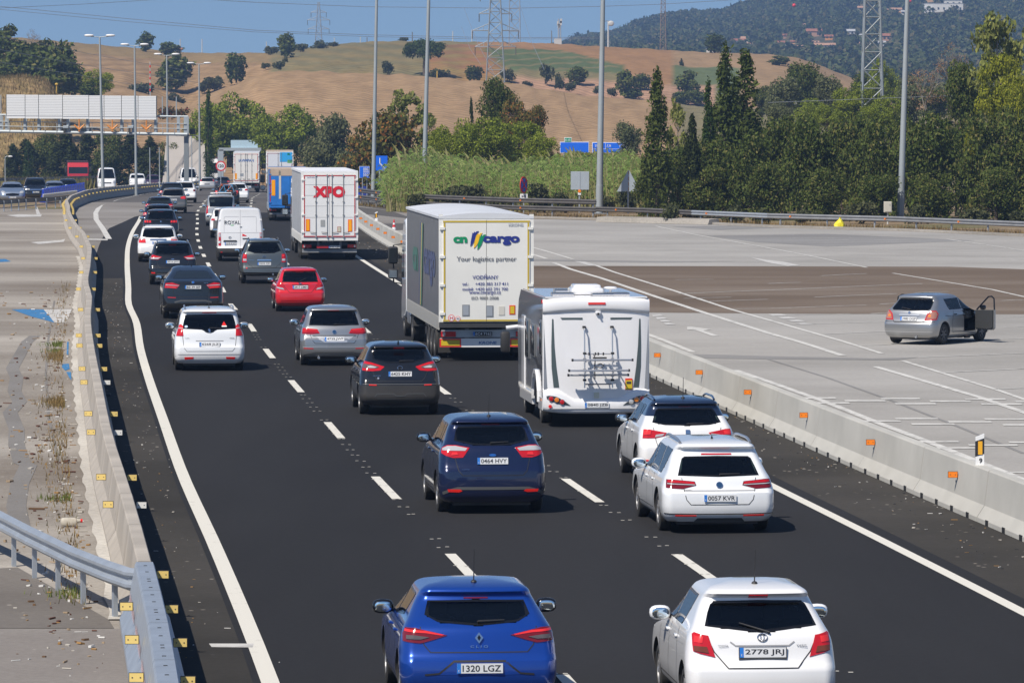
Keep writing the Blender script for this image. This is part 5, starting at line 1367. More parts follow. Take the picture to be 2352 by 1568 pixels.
# ---------------------------------------------------------------- person sitting in the parked car
def person():
    SKIN = mat('skin', (.45, .22, .13), .55)
    SHIRT = mat('white_striped_shirt', (.55, .55, .58), .8); SHORT = mat('dark_shorts', (.03, .035, .06), .85); HAIR = mat('dark_hair', (.02, .015, .012), .7)
    root = thing('person', 'person sitting in the parked silver hatchback with one bare leg showing', 'person')
    V = [(0, 0, .52), (0, -.02, .72), (0, -.04, .92), (0, -.03, 1.02), (0, -.02, 1.10),          # pelvis..neck
         (.10, .02, .50), (.14, .42, .56), (.16, .62, .20), (.16, .76, .17),                    # right leg
         (-.10, .02, .50), (-.14, .44, .56), (-.14, .66, .20), (-.14, .80, .17),
         (.19, -.02, .94), (.26, .10, .70), (.20, .34, .72), (.18, .42, .74),
         (-.19, -.02, .94), (-.26, .10, .70), (-.20, .34, .72), (-.18, .42, .74)]
    E = [(0, 1), (1, 2), (2, 3), (3, 4), (0, 5), (5, 6), (6, 7), (7, 8), (0, 9), (9, 10), (10, 11), (11, 12), (2, 13), (13, 14), (14, 15), (15, 16), (2, 17), (17, 18), (18, 19), (19, 20)]
    Rr = [.15, .14, .15, .08, .055, .095, .065, .045, .035, .095, .065, .045, .035, .06, .045, .035, .03, .06, .045, .035, .03]
    me = bpy.data.meshes.new('body'); me.from_pydata(V, E, [])
    o = link('body', me, root)
    md = o.modifiers.new('skin', 'SKIN')
    sv = me.skin_vertices[0].data
    for i, r in enumerate(Rr): sv[i].radius = (r, r)
    sv[0].use_root = True
    o.modifiers.new('s', 'SUBSURF').render_levels = 1
    o.modifiers['s'].levels = 1
    dg = bpy.context.evaluated_depsgraph_get()
    nm = bpy.data.meshes.new_from_object(o.evaluated_get(dg)); o.modifiers.clear(); o.data = nm
    nm.materials.clear()
    for m_ in (SKIN, SHIRT, SHORT): nm.materials.append(m_)
    for f in nm.polygons:
        c = f.center
        f.material_index = 2 if (c.z < .66 and c.y < .26) else (1 if (c.z >= .58 and c.z < 1.05 and (c.y < .14)) else 0)
        f.use_smooth = True
    p = MB(); p.ell((0, .0, 1.22), (.078, .095, .12), SKIN, 14, 10); p.ell((0, .095, 1.21), (.014, .02, .022), SKIN, 8, 6); p.ell((.08, 0, 1.21), (.012, .022, .03), SKIN, 8, 6); p.ell((-.08, 0, 1.21), (.012, .022, .03), SKIN, 8, 6)
    for s_ in (-1, 1): p.ell((s_*.03, .085, 1.235), (.012, .01, .008), GBLK, 6, 4)
    p.box((0, .093, 1.165), (.045, .008, .008), mat('lips', (.35, .10, .08), .5)); p.build('head', root, 60)
    p = MB(); p.ell((0, -.015, 1.255), (.085, .098, .10), HAIR, 14, 8); p.build('hair', root, 60)
    for s_ in (-1, 1):
        p = MB(); p.box((s_*.16 if s_ > 0 else -.14, .72 if s_ > 0 else .76, .145), (.09, .25, .08), BLK, None, .03); p.build('shoe', root, 40)
        hx = s_*.17
        p = MB(); p.ell((hx, .46, .75), (.04, .05, .018), SKIN, 8, 6)
        for k in range(4): p.tube([(hx-.027+.018*k, .49, .755), (hx-.027+.018*k, .53, .76), (hx-.027+.018*k, .545-.006*abs(k-1), .738)], .008, SKIN, 5)
        p.tube([(hx-s_*.035, .455, .75), (hx-s_*.055, .49, .75)], .009, SKIN, 5); p.build('hand', root, 60)
    M = AL.matrix_basis
    P = M @ Vector((.36, 1.16, .0))
    root.location = P; root.rotation_euler = (0, 0, AL.rotation_euler.z - R(12))
bpy.context.view_layer.update()
person()
# ---------------------------------------------------------------- ground, roads and painted lines
def nodes_mat(name, build):
    if name in MATS: return MATS[name]
    m = bpy.data.materials.new(name); m.use_nodes = True
    n, l = m.node_tree.nodes, m.node_tree.links
    b = n['Principled BSDF']; b.inputs['Roughness'].default_value = .9; b.inputs['Specular IOR Level'].default_value = .06
    build(n, l, b); MATS[name] = m
    return m
def N_(n, t, **k):
    x = n.new(t)
    for a, v in k.items():
        if a.startswith('i_'): x.inputs[a[2:].replace('_', ' ')].default_value = v
        else: setattr(x, a, v)
    return x
def ramp(n, l, fac, stops):
    r = n.new('ShaderNodeValToRGB'); e = r.color_ramp.elements
    while len(e) < len(stops): e.new(.5)
    for q, (p, c) in zip(e, stops): q.position = p; q.color = (*c, 1)
    l.new(fac, r.inputs[0]); return r.outputs[0]
def mixc(n, l, fac, a, b, mode='MIX'):
    x = n.new('ShaderNodeMix'); x.data_type = 'RGBA'; x.blend_type = mode
    for s, v in ((0, fac), (6, a), (7, b)):
        if hasattr(v, 'links') or hasattr(v, 'is_linked'): l.new(v, x.inputs[s])
        else: x.inputs[s].default_value = v if s == 0 else (*v, 1)
    return x.outputs[2]
def noise(n, l, vec, sc, det=6, rough=.6, stretch=None):
    if stretch:
        mp_ = n.new('ShaderNodeMapping'); mp_.inputs['Scale'].default_value = stretch; l.new(vec, mp_.inputs[0]); vec = mp_.outputs[0]
    x = n.new('ShaderNodeTexNoise'); x.inputs['Scale'].default_value = sc; x.inputs['Detail'].default_value = det; x.inputs['Roughness'].default_value = rough
    l.new(vec, x.inputs['Vector']); return x.outputs[0]
def pave(name, c0, c1, c2=None, speck=.0, grain=.12, rough=.9, streak=None):
    """paving with broad tonal patches, fine grain and (if asked) pale chippings"""
    def f(n, l, b):
        t = n.new('ShaderNodeTexCoord').outputs['Object']
        a = noise(n, l, t, .09, 7, .62, streak)
        col = ramp(n, l, a, [(.36, c0), (.62, c1)] if c2 is None else [(.32, c0), (.50, c1), (.66, c2)])
        g = noise(n, l, t, 9.0, 5, .7)
        col = mixc(n, l, 1.0, col, ramp(n, l, g, [(.3, (1-grain,)*3), (.7, (1+grain,)*3)]), 'MULTIPLY')
        if speck:
            v = N_(n, 'ShaderNodeTexVoronoi', i_Scale=3.2, feature='F1'); l.new(t, v.inputs['Vector'])
            k = ramp(n, l, v.outputs['Distance'], [(speck*.6, (1, 1, 1)), (speck, (0, 0, 0))])
            s2 = noise(n, l, t, .35, 3)
            k2 = n.new('ShaderNodeMath'); k2.operation = 'MULTIPLY'; l.new(k, k2.inputs[0]); l.new(ramp(n, l, s2, [(.50, (0, 0, 0)), (.62, (1, 1, 1))]), k2.inputs[1])
            col = mixc(n, l, k2.outputs[0], col, (.42, .38, .33))
        l.new(col, b.inputs['Base Color'])
        bp = N_(n, 'ShaderNodeBump', i_Strength=.25, i_Distance=.01); l.new(g, bp.inputs['Height']); l.new(bp.outputs[0], b.inputs['Normal'])
        b.inputs['Roughness'].default_value = rough
    return nodes_mat(name, f)
ASPH = pave('new_asphalt', (.022, .022, .0235), (.032, .032, .034), rough=.85, streak=(1, .12, 1))
ASPHS = pave('dusty_asphalt', (.036, .034, .031), (.058, .054, .049), speck=.14)
ASPHF = pave('worn_asphalt', (.085, .080, .078), (.12, .114, .11), streak=(1, .2, 1))
ASPHO = pave('old_asphalt', (.16, .145, .132), (.22, .205, .19), (.26, .245, .23), speck=.10)
LOT = pave('plaza_concrete', (.265, .255, .238), (.32, .308, .29), (.365, .352, .332), grain=.10)
LOTB = pave('brown_plaza', (.105, .080, .060), (.145, .112, .086), (.195, .16, .13), grain=.14, streak=(.35, 1, 1))
PLAZA = pave('stained_plaza', (.18, .155, .13), (.26, .235, .205), (.37, .34, .30), speck=.16, grain=.18, streak=(.5, 1, 1))
EARTH = pave('dry_earth', (.16, .115, .07), (.24, .18, .115), (.11, .115, .05), grain=.25)
def worn(name, col, wear):
    def f(n, l, b):
        t = n.new('ShaderNodeTexCoord').outputs['Object']
        a = noise(n, l, t, 2.2, 7, .7); g = noise(n, l, t, 22, 4, .7)
        l.new(mixc(n, l, ramp(n, l, a, [(.62-wear, (0, 0, 0)), (.72-wear*.3, (.8, .8, .8))]), col, tuple(c*.45 for c in col)), b.inputs['Base Color'])
        b.inputs['Roughness'].default_value = .7
    return nodes_mat(name, f)
LINE = worn('line_paint', (.62, .60, .54), .02)
LINEW = worn('old_line_paint', (.58, .57, .54), .16)
LINEF = worn('faded_line_paint', (.52, .51, .49), .16)
def sheet(name, pts, z, m, kind='structure'):
    """flat polygon on the ground"""
    mb = MB(); mb.add([(p[0], p[1], GZ(p[1])+z) for p in pts], [tuple(range(len(pts)))], m)
    me = mb.mesh(name); bm = bmesh.new(); bm.from_mesh(me); bmesh.ops.triangulate(bm, faces=bm.faces[:], ngon_method='EAR_CLIP'); bmesh.ops.recalc_face_normals(bm, faces=bm.faces[:])
    if sum(f.normal.z for f in bm.faces) < 0: bmesh.ops.reverse_faces(bm, faces=bm.faces[:])
    bm.to_mesh(me); bm.free()
    return tag(link(name, me), kind=kind)
def band(name, rows, z, m, kind='structure', mb=None):
    """a strip given as (left point, right point) rows"""
    b = mb or MB(); vs = []
    for a, c in rows: vs += [(a[0], a[1], GZ(a[1])+z), (c[0], c[1], GZ(c[1])+z)]
    b.add(vs, [(2*i, 2*i+1, 2*i+3, 2*i+2) for i in range(len(rows)-1)], m)
    if mb is None: return tag(b.build(name, fix=False), kind=kind)
def ys(a, b, st): 
    n = max(1, int(abs(b-a)/st)); return [a+(b-a)*i/n for i in range(n+1)]
# base ground out to the horizon
mb = MB(); Y_ = [-400, -50, 200, 340, 355, 365, 375, 385, 395, 420, 500, 700, 1500, 4000, 9000]
X_ = [-9000, -1500, -300, 300, 1500, 9000]
vs = [(x, y, max(GZ(y), -4.5)-.03 if y < 800 else -6) for y in Y_ for x in X_]
mb.add(vs, [(j*6+i, j*6+i+1, j*6+7+i, j*6+6+i) for j in range(len(Y_)-1) for i in range(5)], EARTH)
tag(mb.build('ground', fix=False), kind='structure')
# the barrier lines in plan
offB = lin([(40, 1.35), (60, 1.35), (86, 1.40), (149, 1.5), (185, 1.5), (220, 1.6), (245, 2.1), (263, 2.75), (285, 3.5), (305, 4.2)])
def barrier_left():
    pts = [LP(-3.55-offB(Y), Y) for Y in ys(48, 300, 6)]
    pts += [Vector((x, y, GZ(y))) for y, x in ((312, -27.2), (330, -28.9), (348, -30.2), (371, -31.2), (397, -32.1), (425, -33.2), (450, -34.1), (485, -35.4), (515, -36.3), (550, -36.6), (585, -36.6), (640, -37.2), (690, -38.2))]
    return pts
BL = barrier_left()
def along(P, st, start=0.0):
    """points every st metres along a plan line, with the heading there"""
    out = []; acc = 0.0; nxt = start
    for a, b in zip(P[:-1], P[1:]):
        d = (b-a).length
        while nxt <= acc+d:
            t = (nxt-acc)/d; p = a.lerp(b, t); out.append((p, math.atan2(-(b.x-a.x), b.y-a.y))); nxt += st
        acc += d
    return out
blx = lin([(p.y, p.x) for p in BL])
# old pavement left of the barrier, plaza right of it, road
sheet('old_pavement', [(-90, 30), (LP(-4, 40).x, 38)] + [(blx(y), y) for y in ys(48, 345, 12)] + [(-36, 350), (-60, 350), (-120, 335)], -.016, PLAZA)
rows = [((blx(y), y), LP(13.5, y)) for y in ys(285, 690, 15)]
band('road', rows, -.008, ASPHF)
newL = lin([(40, -5.4), (205, -5.4), (223, -5.0), (250, -5.0), (290, -5.0), (325, -3.8), (331, -2.5)])
band('old_shoulder', [((blx(y), y), LP(-3.0, y)) for y in ys(205, 372, 8)], -.004, ASPHO)
rows = []
for y in ys(40, 333, 6): rows.append((LP(max(newL(y), blx(y)-L_(y)-.3) if y < 215 else newL(y), y), LP(7.4, y)))
band('new_road', rows, 0.0, ASPH)
band('road_shoulder', [(LP(7.35, y), LP(9.9, y)) for y in ys(40, 333, 8)], -.003, ASPHS)
band('left_shoulder', [(LP(-4.95-.2, y), LP(-3.75, y)) for y in ys(40, 205, 8)], .003, ASPHS)
EDGE = [(822, 478), (930, 492), (1000, 495), (1180, 501), (1370, 506), (1500, 509), (1600, 514), (1764, 522), (2060, 530), (2352, 543), (2700, 558), (3300, 590)]
lotpts = [LP(9.5, y) for y in ys(45, 325, 14)] + [GG(x, y) for x, y in EDGE] + [Vector((75, 160, 0)), Vector((75, 45, 0))]
sheet('toll_plaza', [(p.x, p.y) for p in lotpts], -.012, LOT)
bp_ = [LP(9.9, 217), GG(1190, 610), GG(1700, 611), GG(2180, 612), GG(2352, 618), GG(2700, 628), GG(2800, 700), GG(2352, 721), GG(1900, 720), GG(1497, 717), LP(9.9, 171)]
sheet('brown_pavement', [(p.x, p.y) for p in bp_], -.008, LOTB)
sheet('ramp_road', [(p.x, p.y) for p in [GG(780, 470), GG(830, 474), GG(930, 489), GG(1180, 499), GG(1224, 530), GG(1000, 512), LP(9.6, 300), LP(9.6, 330), LP(9.6, 370)]], -.007, ASPHO)
# the other carriageway and exit road far off
sheet('opposite_road', [(p.x, p.y) for p in [GG(-260, 492), GG(-40, 480), GG(60, 474), GG(150, 465), GG(165, 459), GG(190, 455), GG(250, 447), GG(330, 438)]] + [(-38.5, 560), (-41, 690), (-54, 690), (-58, 560)] + [(p.x, p.y) for p in [GG(200, 436), GG(80, 440), GG(-60, 446), GG(-300, 458)]], -.010, pave('far_asphalt', (.06, .058, .056), (.085, .08, .078)))
sheet('exit_road', [(-15, 360), (-10.5, 360), (-6, 420), (-7, 480), (-14, 560), (-26, 690), (-34, 690), (-21, 560), (-13, 480), (-12, 420)], -.005, ASPHF)
# painted lines of the motorway
mb = MB()
band('', [(LP(-3.66, y), LP(-3.44, y)) for y in ys(45, 322, 4)], .006, LINE, mb=mb)
tag(mb.build('edge_line', fix=False), kind='structure')
mb = MB(); band('', [(LP(6.92, y), LP(7.12, y)) for y in ys(45, 420, 5)], .006, LINE, mb=mb); tag(mb.build('edge_line', fix=False), kind='structure')
mb = MB()
P_ = [GG(*p) for p in ((250, 549), (236, 525), (221, 504), (220, 489), (226, 479), (235, 471.6), (270, 459.5), (325, 447), (362, 441), (420, 436))]
nn = [Vector((.11, -.02, 0)), ] * len(P_)
band('', [(p-Vector((.16, 0, 0)), p+Vector((.16, .0, 0))) for p in P_[:5]], .010, LINEW, mb=mb)
band('', [(p+Vector((0, .9, 0))*.9, p-Vector((0, .9, 0))*.9) for p in P_[5:]], .010, LINEW, mb=mb)
band('', [(P_[4]-Vector((.16, 0, 0)), P_[4]+Vector((.16, 0, 0))), (P_[5]+Vector((-.1, .8, 0)), P_[5]+Vector((.1, -.8, 0)))], .010, LINEW, mb=mb)
tag(mb.build('old_edge_line', fix=False), kind='structure')
mb = MB()
def dash(off, y0, ln, wd=.17):
    band('', [(LP(off-wd/2, y), LP(off+wd/2, y)) for y in (y0, y0+ln/2, y0+ln)], .007, LINE, mb=mb)
y = 61.3-16.9-5.2
for yb in (44.0, 55.9, 72.6, 89.0, 105.4, 122.5, 139.2, 155.9, 172.6, 189.0, 205.0, 220.0, 234, 247.5, 260.5, 273.5, 286.5, 299.5, 312, 324, 337, 350, 363, 376, 390, 405, 422, 440): dash(0, yb, 5.4 if yb < 230 else 4.6)
for yb in (54.0, 72.0, 87.9, 104.6, 121.3, 138, 154.6, 171.6, 188, 205, 222, 239, 256, 273, 290, 307, 324, 341, 352, 364, 377, 391, 406, 422, 440, 460, 480): dash(3.46, yb, 5.6 if yb < 230 else 4.6)
tag(mb.build('lane_lines', fix=False), kind='structure')
# the small cleat marks between the dashes
mb = MB()
random.seed(3)
for off in (0, 3.46):
    y = 50.0
    while y < 165:
        if random.random() < .75:
            for dx in (-.045, .075):
                p = LP(off+dx-.03+random.uniform(-.02, .02), y+random.uniform(-.1, .1)); mb.add([(p.x-.03, p.y-.03, .007), (p.x+.03, p.y-.03, .007), (p.x+.03, p.y+.03, .007), (p.x-.03, p.y+.03, .007)], [(0, 1, 2, 3)], LINE)
        y += 1.62
tag(mb.build('road_marks', fix=False), kind='structure')
# plaza lines
def pl(mb, pts, wd, m=LINEW, z=-.002):
    P = [GG(*p) for p in pts]
    rows = []
    for i, p in enumerate(P):
        t = (P[min(i+1, len(P)-1)]-P[max(i-1, 0)]); t.z = 0; t.normalize(); n = Vector((t.y, -t.x, 0))
        rows.append((p-n*wd/2, p+n*wd/2))
    band('', rows, z, m, mb=mb)
mb = MB()
for pts, wd in (([(1224, 568), (1270, 581), (1316, 595)], .16), ([(1323, 600), (1371, 610), (1412, 625), (1551, 668), (1676, 709), (1764, 734), (1939, 784), (2025, 811)], .16),
        ([(1272, 603), (1311, 618), (1383, 639), (1501, 679), (1616, 717), (1764, 764), (1836, 784), (1936, 816)], .22), ([(1222, 661), (1246, 673)], .2), ([(1480, 764), (1533, 784), (1592, 808)], .2),
        ([(1224, 584), (1256, 594)], .2), ([(1506, 519), (1598, 539), (1764, 569), (1864, 588), (1991, 614)], .14), ([(2176, 549), (2352, 575), (2500, 600)], .14), ([(2051, 627), (2276, 664), (2352, 681), (2500, 712)], .14),
        ([(1688, 849), (1764, 875), (1894, 921), (2014, 969), (2139, 1016), (2244, 1058), (2352, 1101), (2500, 1160)], .20), ([(2010, 841), (2249, 911), (2352, 946), (2500, 998)], .20), ([(2074, 828), (2289, 894), (2352, 916), (2500, 965)], .14)):
    pl(mb, pts, wd)
tag(mb.build('plaza_lines', fix=False), kind='structure')
mb = MB()
for (x0, y0, x1, y1) in ((1971, 793, 2111, 788), (2111, 820, 2500, 805), (2169, 855, 2500, 839), (2286, 893, 2500, 884), (1814, 745, 2044, 738), (1894, 767, 2044, 760), (1764, 725, 1954, 720), (2001, 720, 2044, 718), (2306, 728, 2500, 722), (2306, 751, 2500, 746), (2250, 780, 2500, 772),
        (1764, 708, 1991, 700), (2021, 698, 2061, 696), (2300, 690, 2352, 688), (1871, 682, 2061, 674), (2100, 672, 2180, 669), (1764, 666, 2119, 651), (1886, 633, 1990, 628), (1764, 651, 1840, 648), (1558, 674, 1764, 666), (1571, 685, 1680, 682), (1683, 709, 1764, 708), (1623, 692, 1764, 687), (1551, 642, 1640, 641)):
    pl(mb, [(x0, y0), ((x0+x1)/2, (y0+y1)/2-.3), (x1, y1)], .14, LINEF if y0 < 712 else LINEW)
random.seed(11)
for y in (528, 534.6, 544, 551.6, 557, 562, 570, 578, 585, 594, 605):
    x = 1235+random.uniform(0, 60)
    while x < 2480:
        w_ = random.uniform(90, 300); e = min(x+w_, 2500)
        pl(mb, [(x, y-(x-1230)*.008), (e, y-(e-1230)*.008)], .15, LINEF); x = e+random.uniform(10, 60)
tag(mb.build('bay_lines', fix=False), kind='structure')
mb = MB()
def quad(pts, m, z=-.001): 
    P = [GG(*p) for p in pts]; mb.add([(p.x, p.y, GZ(p.y)+z) for p in P], [tuple(range(len(P)))], m)
for cy, c0, c1 in ((518, 245, 630), (543, 697, 1085), (563, 370, 755), (523, 1027, 1405), (548, 1480, 1870), (570, 1160, 1550), (528, 1800, 2190), (573, 1950, 2340), (550, 2265, 2600), (707, 1160, 1570), (730, 815, 1225), (757, 1310, 1720), (736, 1650, 2060), (712, 1980, 2400), (764, 2150, 2560), (918, 1325, 1760), (950, 1835, 2300), (976, 1480, 1910), (924, 2205, 2640), (1200, 2080, 2560), (735, 730, 790), (918, 1240, 1285), (945, 1340, 1390)):
    y = 783.8+cy*.25; x0, x1 = 1764+c0*.25, 1764+c1*.25
    quad([(x0, y-1.6), (x1-4, y-1.6), (x1, y+1.6), (x0+4, y+1.6)], LINEW)
quad([(1578.5, 750), (1587, 749.5), (1633.5, 756.5), (1615, 758.5), (1651, 771), (1637, 771.5), (1598, 758), (1578.5, 756.5)], LINEW)
for k in range(4): quad([(1497+k*9, 722+k*6.5), (1515+k*7, 721+k*6.5), (1524+k*9.5, 725+k*6.5), (1500+k*10, 726.5+k*6.4)], LINEF)
for k in range(4): quad([(1764+k*20, 721+k*7), (1792+k*19, 720+k*7), (1810+k*22, 724+k*6.5), (1776+k*24, 725.5+k*6.4)], LINEF)
quad([(1764, 597), (1800, 601), (1837, 609), (1810, 611), (1764, 603)], LINEF); quad([(1723, 591), (1764, 597), (1764, 603)], LINEF); quad([(1323, 600), (1345, 601), (1371, 609), (1352, 610)], LINEF)
tag(mb.build('plaza_marks', fix=False), kind='structure')
mb = MB(); quad([(1224, 595.5), (1500, 599), (1700, 600), (1500, 602), (1300, 600), (1224, 598.5)], pave('seal_strip', (.20, .195, .19), (.25, .245, .24)), -.006); quad([(1590, 812), (1764, 817), (2000, 822), (2110, 820), (2060, 826), (1764, 824), (1620, 822)], pave('seal_strip', (.2, .2, .2), (.2, .2, .2)), -.006)
pl(mb, [(1764, 824), (1900, 866), (2040, 916), (2200, 978), (2352, 1040)], .10, MATS['seal_strip'], -.006)
quad([(1545, 520.5), (1680, 518), (1790, 523), (1650, 528)], MATS['seal_strip'], -.006); quad([(1620, 541), (1900, 537), (2240, 552), (1900, 566), (1740, 556)], MATS['seal_strip'], -.0065)
tag(mb.build('seal_patches', fix=False), kind='structure')
# paint and repairs on the old pavement
mb = MB(); BLP = worn('old_blue_paint', (.06, .19, .38), .12); SEALD = pave('dark_seal', (.17, .16, .15), (.21, .20, .19))
quad([(27, 710), (60, 709), (100, 710), (112, 723), (125, 740), (100, 733), (75, 727)], BLP, -.009); quad([(-30, 596), (12, 594), (25, 600), (-30, 603)], BLP, -.009)
for q in ([(143, 835), (158, 834), (160, 846), (150, 850), (142, 842)], [(152, 853), (163, 853), (164, 872), (159, 866)], [(154, 784), (158, 784), (157, 815), (153, 812)]): quad(q, BLP, -.009)
quad([(100, 710), (165, 709), (152, 740), (125, 740), (112, 723)], LINEF, -.0095); quad([(70, 556), (140, 551), (150, 548), (146, 555), (90, 560)], LINEF, -.0095); quad([(15, 494), (45, 492), (80, 493), (96, 492), (94, 497), (40, 498)], LINEF, -.0095); quad([(80, 472), (84, 472), (93, 492), (84, 492)], LINEF, -.009)
quad([(200, 548), (248, 549), (247, 552), (200, 551)], LINEF, .002); quad([(480, 1478), (583, 1478), (580, 1487), (486, 1486)], LINEF, .007)
pl(mb, [(80, 770), (62, 784), (42, 820), (28, 845), (38, 866), (33, 896), (45, 921), (23, 946), (38, 984), (38, 1021), (50, 1060), (65, 1067), (45, 1110), (37, 1160), (48, 1215)], .34, SEALD, -.010)
pl(mb, [(125, 690), (118, 730), (110, 784), (105, 860), (112, 960), (135, 1060)], .06, SEALD, -.010)
quad([(-300, 1320), (40, 1300), (250, 1420), (262, 1440), (40, 1440), (-300, 1440)], pave('patched_asphalt', (.12, .108, .098), (.17, .155, .14), speck=.13), -.011)
quad([(-300, 1441), (40, 1441), (285, 1441), (325, 1500), (355, 1640), (-300, 1640)], pave('grey_patch_pavement', (.19, .172, .158), (.24, .222, .205), speck=.1), -.0112)
tag(mb.build('pavement_marks', fix=False), kind='structure')
band('kerb_strip', [((blx(y)-.46-.03*math.sin(y*1.7), y), (blx(y)-.28, y)) for y in ys(68, 235, 1)], .004, pave('pale_kerb', (.36, .335, .30), (.50, .475, .43), grain=.25))
# litter along the barrier foot
def rnd_scatter(n, fn, name, mats_, seed, smin, smax):
    random.seed(seed); mb = MB()
    for i in range(n):
        x, y, z = fn(); s = random.uniform(smin, smax)
        M = T((x, y, z)) @ RZ(random.uniform(0, 6.3)) @ RX(random.uniform(-.3, .3))
        k = random.choice([(1, .35, .25), (1, .8, .3), (.5, .4, .4), (2.2, .22, .2)])
        mb.box((0, 0, s*.15), (s*k[0], s*k[1], s*k[2]), random.choice(mats_), M)
    return tag(mb.build(name), kind='stuff')
LM = [mat('twig_brown', (.12, .065, .03), .9), mat('dead_leaf', (.30, .17, .06), .9), mat('stone_chip', (.42, .39, .34), .9), mat('white_scrap', (.62, .61, .58), .8), mat('tan_scrap', (.30, .22, .14), .8), mat('rusty_strip', (.10, .04, .025), .8)]
def f1():
    y = random.choice([random.uniform(62, 120), random.uniform(62, 200)]); return blx(y)-.55-abs(random.gauss(0, .55)), y, -.01
rnd_scatter(550, f1, 'litter', LM, 5, .02, .09)
def f2():
    y = random.uniform(60, 190); return blx(y)-random.uniform(.7, 5.5), y, -.01
rnd_scatter(330, f2, 'litter', LM + [LM[5]]*3, 6, .03, .13)
def f3():
    y = random.uniform(58, 260); p = LP(7.9+abs(random.gauss(0, .9)) if random.random() < .8 else 8.9, y); return min(p.x, LP(9.1, y).x), p.y, 0
rnd_scatter(620, f3, 'road_grit', LM[1:4] + [DKST], 7, .012, .05)
def f4():
    y = random.uniform(58, 200); p = LP(-4.1+random.gauss(0, .2), y); return p.x, p.y, .002
rnd_scatter(160, f4, 'road_grit', LM[1:4], 8, .012, .04)

# ---------------------------------------------------------------- concrete barriers
CONC = mat('barrier_concrete', (.36, .325, .28), .85, noise=(.9, .20, 8), bump=(6, .15, .01))
CONCG = mat('barrier_concrete_pale', (.43, .42, .385), .85, noise=(.7, .14, 8), bump=(6, .12, .01))
CONCF = mat('barrier_concrete_dark', (.24, .245, .25), .85, noise=(.8, .12))
GALV = mat('galvanised_steel', (.42, .45, .48), .42, .45, noise=(4, .10))
GALVB = mat('blue_galvanised', (.36, .40, .45), .42, .4, noise=(3, .12))
RAILD = mat('weathered_rail', (.13, .12, .11), .55, .3, noise=(2, .2))
PROF = [(-.29, 0), (-.29, .075), (-.165, .27), (-.095, .83), (-.08, .85), (.08, .85), (.095, .83), (.165, .27), (.29, .075), (.29, 0)]
def jersey(mm, ln=5.97, notch=False):
    mb = MB(); mb.prism(PROF, .015, ln, mm)
    if notch:
        for t in (.14, .38, .62, .86):
            for s_ in (-1, 1): mb.box((s_*.275, ln*t, .045), (.04, .24, .09), SEAM)
    return mb
GB = {'l': 'concrete barrier segments between road and old pavement', 'r': 'concrete barrier segments between road and toll plaza'}
seg = jersey(CONC).mesh('barrier'); segr = jersey(CONCG, notch=True).mesh('barrier'); segf = jersey(CONCF).mesh('barrier')
for me in (seg, segr, segf):
    bm = bmesh.new(); bm.from_mesh(me); bmesh.ops.recalc_face_normals(bm, faces=bm.faces[:]); bm.to_mesh(me); bm.free()
def refl_mesh(m_):
    mb = MB(); mb.box((0, 0, 0), (.155, .02, .095), m_); mb.box((0, .008, 0), (.17, .012, .11), BLK); mb.box((.0, .06, 0), (.02, .12, .02), BLK)
    for s_ in (-1, 1): mb.box((s_*.045, -.011, 0), (.014, .004, .014), BLK)
    return mb.mesh('reflector')
RM = {k: refl_mesh(v) for k, v in (('y', REFL_Y), ('o', REFL_O), ('w', REFL_W))}
def reflector(parent, kind, x, y, z, rz):
    o = link('reflector', RM[kind], parent); o.location = (x, y, z); o.rotation_euler = (0, 0, rz)
STEEL_END = 67.3
BLC = [Vector((blx(STEEL_END), STEEL_END, 0))] + [p for p in BL if p.y > STEEL_END+.5]
SEGL = along(BLC, 6.0)
for i, (p, h) in enumerate(SEGL):
    if p.y > 640: continue
    far = p.y > 330
    o = link('concrete_barrier', segf if False else seg); o.location = p; o.rotation_euler = (0, 0, h)
    if p.y < 300: tag(o, 'sunlit concrete barrier segment with yellow reflectors beside the old pavement', 'barrier', GB['l'])
    else: tag(o, 'grey concrete median barrier segment on the far bend', 'barrier', 'median barrier segments on the far bend')
    ny = 2 if 300 < p.y < 352 else 0 if (p.y < 300 and (i % 3 == 1 or (p.y > 150 and i % 3))) else 1
    for k in range(ny):
        t = .9+k*2.9
        reflector(o, 'y', -.26, t, .60, -h)
        reflector(o, 'w' if (i % 3 and p.y < 130) else 'y', .26, t-.2, .60, -h)
BR = [LP(9.5, y) for y in ys(52, 316, 6)]
for i, (p, h) in enumerate(along(BR, 6.0, 1.5)):
    o = link('concrete_barrier', segr); o.location = p; o.rotation_euler = (0, 0, h)
    tag(o, 'pale concrete barrier segment with an orange reflector beside the toll plaza', 'barrier', GB['r'])
    for k in range(-4, 28):
        t = 86.7+8.4*k-p.y
        if 0 <= t < 5.97: reflector(o, 'o', -.22, t, .60, -h)
# steel barrier run in front
def steel_barrier(p, h, lab):
    root = thing('steel_barrier', lab, 'barrier', p, h, 'grey steel barrier units at the bottom edge')
    mb = MB(); mb.prism([(-.33, 0), (-.33, .10), (-.20, .34), (-.20, .40), (-.13, .80), (-.11, .84), (.11, .84), (.13, .80), (.20, .40), (.20, .34), (.33, .10), (.33, 0)], .02, 3.98, GALVB)
    for t in (.35, 1.2, 1.5, 2.5, 3.4): mb.box((0, t, .842), (.045, .03, .008), SEAM)
    mb.build('body', root)
    mb = MB()
    for k in range(36): mb.add([(-.214, .5+k*.085, .36), (-.214, .54+k*.085, .36), (-.200, .56+k*.085, .47), (-.200, .52+k*.085, .47)], [(0, 1, 2, 3)], REFL_R if k % 2 else REFL_W)
    mb.build('striped_tape', root, fix=False)
    reflector(root, 'y', -.30, .6, .58, -h); reflector(root, 'y', .26, .2, .58, -h)
